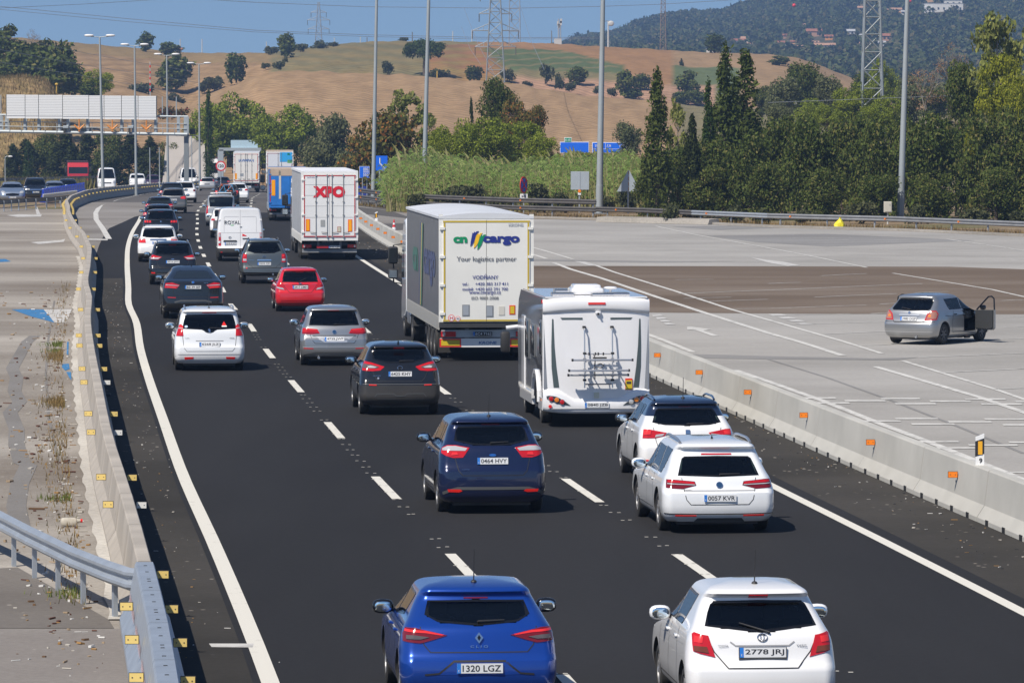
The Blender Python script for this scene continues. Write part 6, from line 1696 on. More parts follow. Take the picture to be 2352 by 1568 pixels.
for k in range(4):
    y = STEEL_END-4*(k+1); p = Vector((blx(y), y, 0)); q = Vector((blx(y+4), y+4, 0))
    steel_barrier(p, math.atan2(-(q.x-p.x), q.y-p.y), 'grey steel barrier unit with red and white striped tape along its flank')

# ---------------------------------------------------------------- guard rails
WPROF = [(0, .155), (.045, .135), (.08, .10), (.08, .06), (.03, .02), (.03, -.02), (.08, -.06), (.08, -.10), (.045, -.135), (0, -.155), (-.004, -.15), (.02, -.09), (.02, -.06), (-.01, -.02), (-.01, .02), (.02, .06), (.02, .09), (-.004, .15)]
def wbeam(mb, P, z, m, side=1):
    n = len(WPROF); vs, fs = [], []
    for i, p in enumerate(P):
        t = P[min(i+1, len(P)-1)]-P[max(i-1, 0)]; t.z = 0; t.normalize(); nx = Vector((t.y, -t.x, 0))*side
        for a, b in WPROF: vs.append(p+nx*a+Vector((0, 0, z+b)))
    for i in range(len(P)-1):
        for k in range(n): fs.append((i*n+k, i*n+(k+1) % n, (i+1)*n+(k+1) % n, (i+1)*n+k))
    fs.append(tuple(range(n))); fs.append(tuple(range(len(P)*n-1, (len(P)-1)*n-1, -1)))
    mb.add(vs, fs, m)
def guardrail(label, P, heights, m, st, side, refl=None, pm=GALV, group=None, post_h=None):
    root = thing('guardrail', label, 'guardrail', P[0], 0, group)
    Q = [p-P[0] for p in P]
    D = []
    for a, b in zip(Q[:-1], Q[1:]):
        n = max(1, int((b-a).length/2)); D += [a.lerp(b, i/n) for i in range(n)]
    D.append(Q[-1])
    for z in heights:
        mb = MB(); wbeam(mb, D, z, m, side); mb.build('rail', root, 30)
    pm_ = MB(); pm_.box((0, 0, (post_h or max(heights)+.08)/2-.1), (.06, .10, (post_h or max(heights)+.08)+.2), pm); pmesh = pm_.mesh('post')
    k = 0
    for p, h in along(Q, st, 1.0):
        k += 1
        if k <= 100:
            o = link('post', pmesh, root); o.location = p+Vector((math.cos(h), math.sin(h), 0))*(-.07*side); o.rotation_euler = (0, 0, h)
    if refl:
        k = 0
        for p, h in along(Q, refl, 2.0):
            k += 1
            if k > 60: break
            for z in heights:
                mb = MB(); mb.box((0, 0, 0), (.07, .10, .09), REFL_O); o = link('reflector', mb.mesh('reflector'), root); o.location = p+Vector((math.cos(h), math.sin(h), 0))*(.07*side)+Vector((0, 0, z)); o.rotation_euler = (0, 0, h)
    return root
RB = [(822, 470), (880, 478), (940, 484), (1000, 489), (1180, 497), (1370, 502), (1480, 505), (1590, 511), (1764, 519), (2060, 527), (2352, 540), (2700, 556)]
PR = [GG(*p) for p in RB]
guardrail('weathered double guardrail with orange reflectors in front of the reeds', [p for p in PR[:6]], (.55, 1.02), RAILD, 4, 1, 8)
guardrail('weathered low guardrail stretch below the triangular sign back', PR[5:8], (.58,), RAILD, 4, 1, 8)
guardrail('pale new guardrail length in front of the dark hedge', PR[7:9], (.58,), GALV, 4, 1, 8)
guardrail('long grey guardrail behind the yellow bag at the plaza edge', PR[8:], (.58,), mat('dull_rail', (.27, .275, .28), .5, .3, noise=(2, .15)), 4, 1, 8)
kb = MB(); rows = [GG(*p) for p in ((1000, 492.5), (1180, 500), (1370, 505.5), (1480, 508.5), (1590, 513.5), (1764, 522), (2060, 530), (2352, 543), (2700, 558))]
for a, b in zip(rows[:-1], rows[1:]):
    t = (b-a); t.normalize(); n = Vector((-t.y, t.x, 0))*.35
    kb.add([a, b, b+n, a+n, a+Vector((0, 0, .13)), b+Vector((0, 0, .13)), b+n+Vector((0, 0, .13)), a+n+Vector((0, 0, .13))], [(0, 1, 5, 4), (1, 2, 6, 5), (2, 3, 7, 6), (3, 0, 4, 7), (4, 5, 6, 7)], pave('kerb_concrete', (.26, .24, .21), (.36, .335, .30), grain=.2))
tag(kb.build('kerb'), kind='structure')
mb = MB(); a, b = GG(1368, 510), GG(1626, 516)
mb.prism([(0, 0), (.12, .30), (.9, .34), (1.0, 0)], 0, (b-a).length, MATS['kerb_concrete'], M=T(a) @ RZ(math.atan2(-(b-a).x, (b-a).y)) @ Matrix.Scale(-1, 4, (1, 0, 0)))
tag(mb.build('traffic_island'), 'low pale concrete island at the foot of the guardrail', 'kerb')
# near guard rail on the left that runs into the barrier
nz = lambda x, y, h_: G(x, y, h_)
ptop = [nz(-260, 1110, .60), nz(-120, 1143, .60), nz(0, 1195, .60), nz(70, 1232, .60), nz(175, 1283, .60), nz(250, 1313, .60), nz(300, 1330, .60), nz(338, 1342, .55)]
base = [Vector((p.x, p.y, 0)) for p in ptop]
guardrail('light steel guardrail that joins the barrier at the bottom edge', base, (.60,), GALVB, 2.0, 1, None, GALVB)
mb = MB(); p = nz(177, 1278, .58); mb.add([(p.x-.05, p.y-.06, p.z+.09), (p.x+.06, p.y-.06, p.z+.05), (p.x+.06, p.y-.06, p.z-.04), (p.x-.05, p.y-.06, p.z-.10), (p.x-.05, p.y-.04, p.z+.09), (p.x+.06, p.y-.04, p.z+.05), (p.x+.06, p.y-.04, p.z-.04), (p.x-.05, p.y-.04, p.z-.10)], [(0, 1, 2, 3), (7, 6, 5, 4), (0, 4, 5, 1), (1, 5, 6, 2), (2, 6, 7, 3), (3, 7, 4, 0)], REFL_O)
nr = [o for o in bpy.data.objects if o.get('label', '').startswith('light steel guardrail')][0]
ob = mb.build('reflector', nr); ob.location = -nr.location
# far left rails
FL = [GG(*p) for p in ((-120, 488), (0, 486), (62, 481), (120, 478), (160, 474))]
FL = [Vector((p.x, p.y, 0)) for p in FL]
guardrail('bare guardrail posts with one low rail beside the blue barriers', FL, (.62,), RAILD, 2.0, -1, None, GALVB)
LL = [GG(*p) for p in ((-200, 455), (0, 445), (80, 441), (150, 437), (230, 432))]
guardrail('dark double guardrail behind the oncoming cars', LL, (.62, 1.35), RAILD, 4, -1, None, RAILD)
# blue water-filled barriers
PBL = mat('blue_plastic', (.015, .05, .42), .4)
def blue_barrier(p, h, lab, grp):
    root = thing('plastic_barrier', lab, 'barrier', p, h, grp)
    mb = MB(); mb.prism([(-.25, 0), (-.22, .3), (-.10, .55), (-.08, .95), (.08, .95), (.10, .55), (.22, .3), (.25, 0)], 0, .95, PBL); mb.prism([(-.08, .1), (-.05, 1.0), (.05, 1.0), (.08, .1)], .95, 1.05, PBL); mb.build('body', root)
a, b = GG(99, 466), GG(192, 457)
a.z = b.z = 0
for i, (p, h) in enumerate(along([a, b], 1.35)): blue_barrier(p, h, 'blue plastic barrier in the row beside the oncoming cars', 'blue barriers beside the oncoming cars')
a, b = GG(824, 452), GG(858, 441)
for i, (p, h) in enumerate(along([a, b], 1.9)): blue_barrier(p, h, 'blue plastic barrier behind the end of the double guardrail', 'blue barriers by the exit')
for x in (868, 880):
    p = GG(x, 447); blue_barrier(p, .3, 'blue plastic barrier below the small distance sign', 'blue barriers by the distance sign')
mb = MB(); A_, B_ = GG(98, 471), GG(176, 463)
wbeam(mb, [Vector((A_.x, A_.y, 0)), Vector((B_.x, B_.y, 0))], .62, mat('white_rail', (.55, .54, .50), .5), 1)
for t in (.1, .5, .9): q = A_.lerp(B_, t); mb.box((q.x, q.y+.1, .3), (.08, .08, .7), GALV)
tag(mb.build('guardrail'), 'short off-white rail in front of the blue barriers', 'guardrail')

# ---------------------------------------------------------------- lamp columns, masts
POLEM = mat('lamp_column_grey', (.34, .37, .38), .5, .2, noise=(.6, .06))
def column(label, base, top, r0, r1, m=POLEM, group=None):
    root = thing('lamp_column', label, 'lamp post', base, 0, group)
    d = top-base
    mb = MB(); mb.tube([Vector((0, 0, 0)), d*.12, d*.12+Vector((0, 0, .01)), d*.55, d], [r0*1.12, r0*1.1, r0, (r0+r1)/2, r1], m, 12); mb.build('column', root, 40)
    mb = MB(); mb.box((0, 0, .03), (r0*4, r0*4, .06), STEEL); mb.build('base_plate', root)
    return root, d
LG = 'double-armed street lights along the median'
for (x, yb, Y, xt, yt, w_, lab) in ((237, 455, 402, 229, 86, 68, 'double-armed street light tallest in the picture, rising before the white sign panel'), (313, 448, 445, 309, 106, 62, 'double-armed street light second in the shrinking row'), (386, 444, 492, 383, 128, 57, 'double-armed street light third in the shrinking row'), (459, 441, 552, 457, 148, 53, 'double-armed street light farthest, beside the dark narrow cypress')):
    b = AT(x, 420, Y); b.z = GZ(Y); t = AT(xt, yt, Y)
    root, d = column(lab, b, t, .12, .07, POLEM, LG)
    for s_ in (-1, 1):
        e = w_/2*Y/F
        mb = MB(); mb.tube([d, d+Vector((s_*e*.25, 0, .03)), d+Vector((s_*e*.6, 0, .06))], .035, POLEM, 6); a = mb.build('arm', root)
        mb = MB(); mb.ell(tuple(d+Vector((s_*e*.72, 0, .14))), (e*.33, .2, .10), mat('lamp_head_white', (.74, .74, .74), .4), 12, 6, .8); mb.build('lamp_head', root, 50)
for (xb, yb, xt, Y, r, lab) in ((857, 458, 866, 372, .155, 'tall grey lighting column beside the small blue sign'), (973, 472, 986, 350, .17, 'tall grey lighting column standing in the reeds'), (1376, 490, 1386, 329, .215, 'tall thick grey lighting column between the two sign backs'), (2068, 505, 2086, 309, .20, 'tall grey lighting column next to the utility box')):
    b = AT(xb, 480, Y); b.z = 0; t = AT(xt, -60, Y)
    root, d = column(lab, b, t, r, r*.62)
    mb = MB(); mb.tube([d, d+Vector((.8, 0, .2)), d+Vector((1.4, -.2, .25))], .06, POLEM, 6); mb.ell(tuple(d+Vector((1.7, -.3, .25))), (.4, .2, .12), MATS['lamp_head_white'], 10, 6); mb.build('lamp_head', root, 40)
for (x, y0, y1, Y, lab) in ((345, 339, 437, 520, 'thin bare pole before the dark conifers'), (367, 339, 437, 520, 'thin bare pole closer to the third street light'), (441, 312, 436, 585, 'thin pole with a bracket beside the gantry column')):
    b = AT(x, y1, Y); b.z = GZ(Y); t = AT(x-1, y0, Y); column(lab, b, t, .06, .05)
b = AT(148*1.0*.25+0, 400, 520)
def lattice(name, label, base, hgt, w0, w1, m, panels, arms=(), cat='pylon', taper=1.0):
    root = thing(name, label, cat, base)
    def wid(z): return (w0+(w1-w0)*(z/hgt)**taper)/2
    mb = MB(); cs = ((-1, -1), (1, -1), (1, 1), (-1, 1))
    zs = [hgt*(1-(1-i/panels)**1.25) for i in range(panels+1)]
    for c in cs: mb.tube([(c[0]*wid(z), c[1]*wid(z), z) for z in zs], w0*.022+.05, m, 4)
    mb.build('leg_frame', root)
    mb = MB()
    for i in range(panels):
        za, zb = zs[i], zs[i+1]; a, b = wid(za), wid(zb)
        for k in range(4):
            c, d = cs[k], cs[(k+1) % 4]
            if (i+k) % 2: c, d = d, c
            mb.tube([(c[0]*a, c[1]*a, za), (d[0]*b, d[1]*b, zb)], w0*.012+.03, m, 4)
            mb.tube([(cs[k][0]*b, cs[k][1]*b, zb), (cs[(k+1) % 4][0]*b, cs[(k+1) % 4][1]*b, zb)], w0*.008+.025, m, 4)
    mb.build('bracing', root)
    for z, L in arms:
        for s_ in (-1, 1):
            mb = MB(); w = wid(z)
            mb.tube([(s_*w, -w, z), (s_*L, 0, z)], .09, m, 4); mb.tube([(s_*w, w, z), (s_*L, 0, z)], .09, m, 4); mb.tube([(s_*wid(z+L*.3), 0, z+L*.3), (s_*L, 0, z)], .08, m, 4)
            for t in (.33, .66): mb.tube([(s_*(w+(L-w)*t), -w*(1-t), z), (s_*(w+(L-w)*t), 0, z+L*.3*(1-t))], .05, m, 4)
            mb.tube([(s_*L, 0, z), (s_*L, 0, z-1.6)], .09, mat('insulator', (.10, .09, .08), .4), 5); mb.build('cross_arm', root)
    return root
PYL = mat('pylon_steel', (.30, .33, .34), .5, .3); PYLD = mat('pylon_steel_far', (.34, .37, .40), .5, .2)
# ---------------------------------------------------------------- hills
LOWC = pchip([(-1500, 150), (-400, 200), (0, 198), (150, 192), (300, 207), (430, 238), (480, 216), (560, 187), (620, 167), (700, 163), (800, 168), (880, 170), (930, 172), (1000, 178), (1100, 187), (1180, 193), (1250, 205), (1350, 220), (1450, 228), (1550, 238), (1620, 246), (1800, 252), (2400, 255), (3900, 250)])
UPC = pchip([(-1500, 40), (-400, 62), (0, 85), (160, 98), (320, 112), (480, 123), (600, 123), (700, 112), (800, 101), (900, 96), (1000, 96), (1100, 98), (1200, 99), (1300, 103), (1400, 109), (1500, 114), (1600, 120), (1700, 123), (1800, 129), (1850, 140), (1900, 158), (1950, 178), (2050, 200), (2200, 215), (2400, 220), (3900, 225)])
YL, YU, Y0 = 900.0, 1300.0, 690.0
def sm(t): t = min(1, max(0, t)); return t*t*(3-2*t)
def hill_z(x, Y):
    zl, zu = 6.85+(HOR-LOWC(x))*YL/F, 6.85+(HOR-UPC(x))*YU/F
    g = GZ(Y0)-.4
    if Y <= Y0: return GZ(Y)-.4
    if Y <= YL:
        t = (Y-Y0)/(YL-Y0); return g+(zl-g)*(t*.55+.45*sm(t))
    if Y <= YU:
        t = (Y-YL)/(YU-YL); return zl+(zu-zl)*(.35*t+.65*sm(t))-5.5*math.sin(math.pi*min(1, t*2.6))**2*(1 if t < .384 else 0)
    t = (Y-YU)/500; return zu-(zu+6)*sm(t)
def app(x, Y): return HOR+(6.85-hill_z(x, Y))*F/Y
def hill_hit(x, y, up=True):
    best = None
    for Y in (np.arange(YU, YL, -8) if up else np.arange(YL, Y0, -8)):
        if app(x, Y) >= y: return float(Y)
    return YL if up else 700.0
def hcol(x, Y):
    y = app(x, Y)
    if Y <= YL*1.01:
        if x > 1560: return (.20, .17, .09)
        if x < 200: return (.27, .19, .10)
        k = .5+.5*math.sin(y*.9+x*.01)
        return (.34-.05*k, .225-.035*k, .125-.02*k)
    if x < 620:
        k = .5+.5*math.sin(y*.55+x*.004)
        return ((.33-.09*k, .215-.06*k, .115-.035*k) if y > UPC(x)+22 else (.25, .175, .085))
    if x < 990:
        k = .5+.5*math.sin(y*.35-x*.03); return (.165+.05*k, .145+.02*k, .075)
    d = (y-UPC(x))
    if 1180 < x < 1640 and y > 176+(x-1180)*.05 and Y < 1080: return (.37, .225, .145)
    if x < 1090+d*1.2: return (.27-.03*math.sin(x*.05), .155+.02*math.sin(y*.4), .066) if d > 6 else (.20, .165, .08)
    if x < 1440 and d > 14+(max(0, x-1290))*.18: 
        return (.10, .128, .055) if (d < 62 and math.sin(y*.5+x*.02) > -.75) else (.20, .165, .08)
    if x < 1540: return (.30, .17, .08)
    if 1470 < x < 1700 and d > 34: return (.115, .14, .062)
    return (.295, .195, .105)
def hillmat():
    def f(n, l, b):
        t = n.new('ShaderNodeTexCoord').outputs['Object']
        at = n.new('ShaderNodeAttribute'); at.attribute_name = 'field'
        g = noise(n, l, t, .35, 8, .72); g2 = noise(n, l, t, .035, 6, .65, (1, .35, 1))
        c = mixc(n, l, 1.0, at.outputs['Color'], ramp(n, l, g, [(.28, (.70,)*3), (.72, (1.28,)*3)]), 'MULTIPLY')
        c = mixc(n, l, 1.0, c, ramp(n, l, g2, [(.3, (.84, .86, .84)), (.7, (1.14, 1.12, 1.1))]), 'MULTIPLY')
        w = N_(n, 'ShaderNodeTexWave', i_Scale=.16, i_Distortion=3.0, i_Detail=3.0, bands_direction='DIAGONAL'); l.new(t, w.inputs['Vector'])
        c = mixc(n, l, 1.0, c, ramp(n, l, w.outputs['Color'], [(.2, (.86,)*3), (.8, (1.10,)*3)]), 'MULTIPLY')
        l.new(c, b.inputs['Base Color']); b.inputs['Roughness'].default_value = 1.0
        bp = N_(n, 'ShaderNodeBump', i_Strength=.5, i_Distance=.5); l.new(g, bp.inputs['Height']); l.new(bp.outputs[0], b.inputs['Normal'])
    return nodes_mat('hill_ground', f)
def terrain(name, xs, Ys, zf, cf, m):
    mb = MB(); vs, cols = [], []
    for Y in Ys:
        for x in xs:
            vs.append(((x-CX)/F*Y, Y, zf(x, Y))); cols.append((*cf(x, Y), 1))
    nx = len(xs)
    mb.add(vs, [(j*nx+i, j*nx+i+1, j*nx+nx+i+1, j*nx+nx+i) for j in range(len(Ys)-1) for i in range(nx-1)], m)
    me = mb.mesh(name); me.shade_smooth()
    a = me.color_attributes.new('field', 'FLOAT_COLOR', 'POINT')
    a.data.foreach_set('color', [c for q in cols for c in q])
    return tag(link(name, me), kind='structure')
xs_ = list(np.arange(-1500, -100, 60)) + list(np.arange(-100, 2500, 14)) + list(np.arange(2500, 3900, 60))
Ys_ = list(np.arange(600, 690, 30)) + list(np.arange(690, 900, 12)) + list(np.arange(900, 1310, 9)) + [1330, 1370, 1430, 1500, 1600, 1700, 1800]
random.seed(2)
terrain('hills', xs_, Ys_, lambda x, Y: hill_z(x, Y)+(.12*math.sin(x*.11+Y*.05)+.1*math.sin(Y*.13-x*.07) if Y > 700 else 0), hcol, hillmat())
# near grassy bank at the left
BANK = pchip([(-300, 165), (0, 181), (50, 178), (100, 184), (130, 215), (160, 290), (190, 380), (230, 470), (420, 520)])
def bank_z(x, Y):
    zt = 6.85+(HOR-BANK(x))*730/F; t = (Y-660)/70
    return GZ(660)-.2+(zt-GZ(660)+.2)*sm(t) if Y <= 730 else zt-(zt+6)*sm((Y-730)/90)
terrain('grass_bank', list(np.arange(-300, 230, 10)), list(np.arange(660, 800, 8)), bank_z, lambda x, Y: (.29, .20, .095) if (int(x*.07+Y*.1) % 3) else (.235, .17, .075), hillmat())
# wooded mountain
MC = pchip([(900, 240), (1200, 150), (1290, 118), (1335, 104), (1400, 95), (1480, 64), (1560, 48), (1650, 44), (1700, 30), (1780, 8), (1850, -12), (2000, -50), (2200, -90), (2400, -115), (2900, -160), (3900, -120)])
def mt(x, t):
    if t < 0: Y = 1900+1400*t; return Y, 6.85+(HOR-(152+max(0, 1335-x)*.3-t*190))*Y/F
    Y = 1900+1400*t; yb = 152+max(0, 1335-x)*.3; y = yb+(MC(x)-yb)*t
    return Y, 6.85+(HOR-y)*Y/F
mb = MB(); xs2 = list(np.arange(900, 3900, 30)); ts = [-.45, -.3, -.15]+[i/24 for i in range(25)]+[1.2]
vs = []
for t in ts:
    for x in xs2:
        if t > 1: Y, z = mt(x, 1); vs.append(((x-CX)/F*(Y+600), Y+600, -6))
        else: Y, z = mt(x, t); vs.append(((x-CX)/F*Y, Y, z if t > -.44 else -6))
nx = len(xs2); mb.add(vs, [(j*nx+i, j*nx+i+1, j*nx+nx+i+1, j*nx+nx+i) for j in range(len(ts)-1) for i in range(nx-1)], pave('wood_floor', (.045, .05, .022), (.075, .068, .035), (.16, .12, .075), grain=.3))
tag(mb.build('mountain', smooth=60, fix=False), kind='structure')

# ---------------------------------------------------------------- foliage
def leafmat(name, c0, c1, c2=None, trans=.25):
    def f(n, l, b):
        g = n.new('ShaderNodeNewGeometry'); t = n.new('ShaderNodeTexCoord').outputs['Object']
        stops = [(0, c0), (1, c1)] if c2 is None else [(0, c0), (.72, c1), (1, c2)]
        c = ramp(n, l, g.outputs['Random Per Island'], stops)
        k = noise(n, l, t, .6, 4, .6)
        c = mixc(n, l, 1.0, c, ramp(n, l, k, [(.3, (.78, .80, .75)), (.7, (1.22, 1.20, 1.2))]), 'MULTIPLY')
        oi = n.new('ShaderNodeObjectInfo')
        c = mixc(n, l, 1.0, c, ramp(n, l, oi.outputs['Random'], [(0, (.88, .92, .9)), (1, (1.12, 1.08, 1.05))]), 'MULTIPLY')
        l.new(c, b.inputs['Base Color']); b.inputs['Roughness'].default_value = .8; b.inputs['Specular IOR Level'].default_value = .04
        tr = n.new('ShaderNodeBsdfTranslucent'); l.new(c, tr.inputs[0])
        mx = n.new('ShaderNodeMixShader'); mx.inputs[0].default_value = trans
        l.new(b.outputs[0], mx.inputs[1]); l.new(tr.outputs[0], mx.inputs[2]); l.new(mx.outputs[0], n['Material Output'].inputs[0])
    return nodes_mat(name, f)
F_OAK = leafmat('oak_leaves', (.05, .07, .017), (.11, .14, .036), (.19, .17, .06))
F_PINE = leafmat('pine_needles', (.12, .155, .02), (.26, .30, .04))
F_YPINE = leafmat('yellow_pine_needles', (.14, .17, .015), (.32, .31, .035))
F_CYP = leafmat('cypress_leaves', (.05, .07, .018), (.12, .14, .036))
F_DCYP = leafmat('dark_cypress_leaves', (.026, .05, .014), (.07, .105, .026))
F_DARK = leafmat('dark_conifer_leaves', (.028, .038, .014), (.07, .085, .03))
F_OLIVE = leafmat('grey_green_leaves', (.095, .11, .05), (.18, .19, .095))
F_RED = leafmat('rusty_leaves', (.075, .085, .024), (.15, .135, .04), (.36, .14, .04))
F_BUSH = leafmat('bush_leaves', (.055, .065, .03), (.12, .125, .062))
F_LIGHT = leafmat('light_leaves', (.13, .16, .04), (.27, .28, .085))
F_DRY = leafmat('dry_twigs', (.16, .11, .07), (.30, .21, .14), (.34, .17, .09))
F_STONE = leafmat('stone_pine_needles', (.036, .062, .018), (.095, .125, .034))
F_WOOD = leafmat('wood_leaves', (.034, .052, .022), (.085, .105, .042), (.14, .12, .065))
BARK = mat('bark', (.10, .075, .055), .9, noise=(3, .3)); BARKP = mat('pale_bark', (.26, .23, .19), .9, noise=(3, .25))
def leaves(clumps, n, size, seed, up=.0, surf=.55, aspect=.6):
    """many small leaf faces spread through ellipsoid clumps: clumps = [(cx, cy, cz, rx, ry, rz)]"""
    rg = np.random.default_rng(seed); C_ = np.array(clumps, float)
    vol = (C_[:, 3]*C_[:, 4]*C_[:, 5])**.67; p = vol/vol.sum()
    k = rg.choice(len(C_), n, p=p)
    d = rg.normal(size=(n, 3)); d /= np.linalg.norm(d, axis=1)[:, None]
    r = surf+(1-surf)*rg.random(n)**.5; r *= 1+.12*rg.normal(size=n)
    P = C_[k, :3]+d*C_[k, 3:]*r[:, None]
    P[:, 2] = np.maximum(P[:, 2], .06)
    a = rg.normal(size=(n, 3))+d*.9; a[:, 2] += up; a /= np.linalg.norm(a, axis=1)[:, None]
    b = np.cross(a, rg.normal(size=(n, 3))); b /= np.linalg.norm(b, axis=1)[:, None]
    c = np.cross(a, b); s = size*(.55+.9*rg.random(n))[:, None]
    q = np.stack([P-b*s, P-c*s*aspect, P+b*s, P+c*s*aspect], 1).reshape(-1, 3)
    return q, n
def leaf_mesh(name, parts):
    vs = np.concatenate([q for q, n, m in parts]); N = sum(n for q, n, m in parts)
    me = bpy.data.meshes.new(name)
    me.vertices.add(len(vs)); me.vertices.foreach_set('co', vs.ravel().astype(np.float32))
    me.loops.add(4*N); me.loops.foreach_set('vertex_index', np.arange(4*N, dtype=np.int32))
    me.polygons.add(N); me.polygons.foreach_set('loop_start', np.arange(0, 4*N, 4, dtype=np.int32))
    mi = np.concatenate([np.full(n, i, np.int32) for i, (q, n, m) in enumerate(parts)])
    for q, n, m in parts: me.materials.append(m)
    me.polygons.foreach_set('material_index', mi); me.update(calc_edges=True)
    return me
def trunk_mesh(h, r, seed, limbs=5, spread=2.5, top=.8, m=BARK, lean=.0):
    rg = random.Random(seed); mb = MB()
    pts = [Vector((lean*t*h+rg.uniform(-.05, .05)*h*t, rg.uniform(-.05, .05)*h*t, h*top*t)) for t in (0, .25, .5, .75, 1)]
    mb.tube(pts, [r*1.25, r, r*.8, r*.55, r*.25], m, 7)
    for i in range(limbs):
        t = rg.uniform(.3, .9); a = rg.uniform(0, 6.28); p = pts[0].lerp(pts[-1], t); L = spread*rg.uniform(.5, 1)
        e = p+Vector((math.cos(a)*L, math.sin(a)*L, rg.uniform(.2, .7)*L)); mid = p.lerp(e, .5)+Vector((0, 0, -.08*L))
        mb.tube([p, mid, e], [r*.42, r*.28, r*.08], m, 5)
        for _ in range(2):
            e2 = mid+Vector((rg.uniform(-1, 1), rg.uniform(-1, 1), rg.uniform(.1, .9)))*L*.5; mb.tube([mid, e2], [r*.18, r*.05], m, 4)
    return mb.mesh('trunk')
def blob(n, rx, rz, cz, cr, seed, flat=1.0, shell=.6):
    """clump centres spread in an ellipsoid with an uneven outline"""
    rg = random.Random(seed); out = []
    while len(out) < n:
        d = Vector((rg.gauss(0, 1), rg.gauss(0, 1), rg.gauss(0, 1))).normalized(); q = shell+(1-shell)*rg.random()
        p = Vector((d.x*rx*q, d.y*rx*q, cz+d.z*rz*q)); s = cr*rg.uniform(.65, 1.35)
        if p.z-s*flat < .02*cz: continue
        out.append((p.x, p.y, p.z, s, s, s*flat))
    return out
KIND = {}
def kind(nm, build, nvar): KIND[nm] = [build(i) for i in range(nvar)]
# every kind is built about 1 unit of its own size: height h0 and width w0 are kept for scaling
def k_oak(i, m=F_OAK, n=8500, sz=.165):
    cl = blob(34, 2.6, 2.9, 4.4, 1.15, 10+i, .85, .45)+blob(10, 2.6, .8, 1.2, .9, 50+i, .8, .4); q = leaves(cl, n, sz, i, .1)
    return (trunk_mesh(7, .22, i, 6, 2.4), leaf_mesh('crown', [(*q, m)]), 7.9, 7.0)
kind('oak', k_oak, 4)
kind('oak_far', lambda i: k_oak(i+20, F_OAK, 1500, .42), 2)
kind('wild', lambda i: k_oak(i+30, F_OLIVE, 5200, .20), 2)
kind('bush', lambda i: (trunk_mesh(1.2, .06, i, 4, .8), leaf_mesh('crown', [(*leaves(blob(14, 1.1, .75, .85, .55, 60+i, .85, .3), 900, .16, i), F_BUSH)]), 2.1, 3.0), 3)
def k_pine(i, m=F_PINE, n=8500):
    rg = random.Random(i); cl = []
    for k in range(46):
        d = Vector((rg.gauss(0, 1), rg.gauss(0, 1), rg.gauss(.25, .8))).normalized(); s = rg.uniform(.55, .95)
        cl.append((d.x*2.9, d.y*2.9, 3.1+d.z*2.5, s, s, s*.75))
    cl += blob(16, 2.0, 1.8, 2.8, 1.0, i, .8, .3)
    return (trunk_mesh(5.2, .25, i, 6, 2.2), leaf_mesh('crown', [(*leaves(cl, n, .155, i, .5, .5, .45), m)]), 6.3, 7.2)
kind('pine', k_pine, 3)
kind('yellow_pine', lambda i: k_pine(i+7, F_YPINE), 2)
def k_umb(i):
    rg = random.Random(i); cl = []
    for k in range(70):
        a = rg.uniform(0, 6.28); r = 5*math.sqrt(rg.random()); z = 5.9+2.0*math.sqrt(max(0, 1-(r/5.2)**2))+rg.uniform(-1.5, .1)
        s = rg.uniform(.8, 1.35); cl.append((r*math.cos(a), r*math.sin(a), z-.7*(r/5)**2, s, s, s*.8))
    mb = MB(); mb.tube([(0, 0, 0), (.1, 0, 2), (-.05, 0, 4), (0, 0, 5.2)], [.42, .34, .3, .26], BARK, 8)
    for k in range(9):
        a = 2*math.pi*k/9+rg.uniform(-.2, .2); L = rg.uniform(2.5, 4.2); mb.tube([(0, 0, 4.4), (math.cos(a)*L*.5, math.sin(a)*L*.5, 5.4), (math.cos(a)*L, math.sin(a)*L, 6.6)], [.2, .14, .05], BARK, 5)
    return (mb.mesh('trunk'), leaf_mesh('crown', [(*leaves(cl, 8000, .24, i, .5, .5, .5), F_STONE)]), 8.6, 11.6)
kind('umbrella', k_umb, 1)
def k_cyp(i, m=F_CYP, w=1.25, n=4600, rag=.0, sz=.17):
    rg = random.Random(i); cl = []
    for k in range(64):
        t = rg.random()**.85; z = .4+9.2*t; r = w*(1-t)**.62*(.95 if t > .12 else .75)*(1+rag*rg.uniform(-.5, .8)); a = rg.uniform(0, 6.28)
        s = (.30+.32*(1-t))*(1+rag*.3); cl.append((r*.72*math.cos(a), r*.72*math.sin(a), z, s, s, s*1.9))
    cl.append((0, 0, 9.7, .10, .10, .5)); cl += [(0, 0, 9.1, .16, .16, .7), (.03, 0, 8.4, .26, .26, .8)]
    return (trunk_mesh(9, .15, i, 0, .5, .95), leaf_mesh('crown', [(*leaves(cl, n, sz, i, .7, .45, .4), m)]), 10.2, 2*w)
kind('cypress', lambda i: k_cyp(i, F_CYP, 1.35, 5200, .5), 3)
kind('thin_cypress', lambda i: k_cyp(i+9, F_DCYP, .85, 3800, .1, .15), 2)
kind('conifer', lambda i: k_cyp(i+14, F_DARK, 2.3, 4600, .8, .26), 3)
def k_airy(i, m=F_LIGHT, n=2400):
    rg = random.Random(i); cl = []
    for k in range(26):
        a = rg.uniform(0, 6.28); z = rg.uniform(3.2, 9.4); r = 2.6*math.sin(math.pi*min(1, (z-1.6)/9))*rg.random()**.6; s = rg.uniform(.45, .95); cl.append((r*math.cos(a), r*math.sin(a), z, s, s, s*.8))
    return (trunk_mesh(9, .2, i, 14, 2.6, .97, BARKP), leaf_mesh('crown', [(*leaves(cl, n, .19, i, .1, .3), m)]), 10.2, 6.0)
kind('airy', k_airy, 3)
kind('rusty', lambda i: k_oak(i+40, F_RED, 4300, .22), 2)
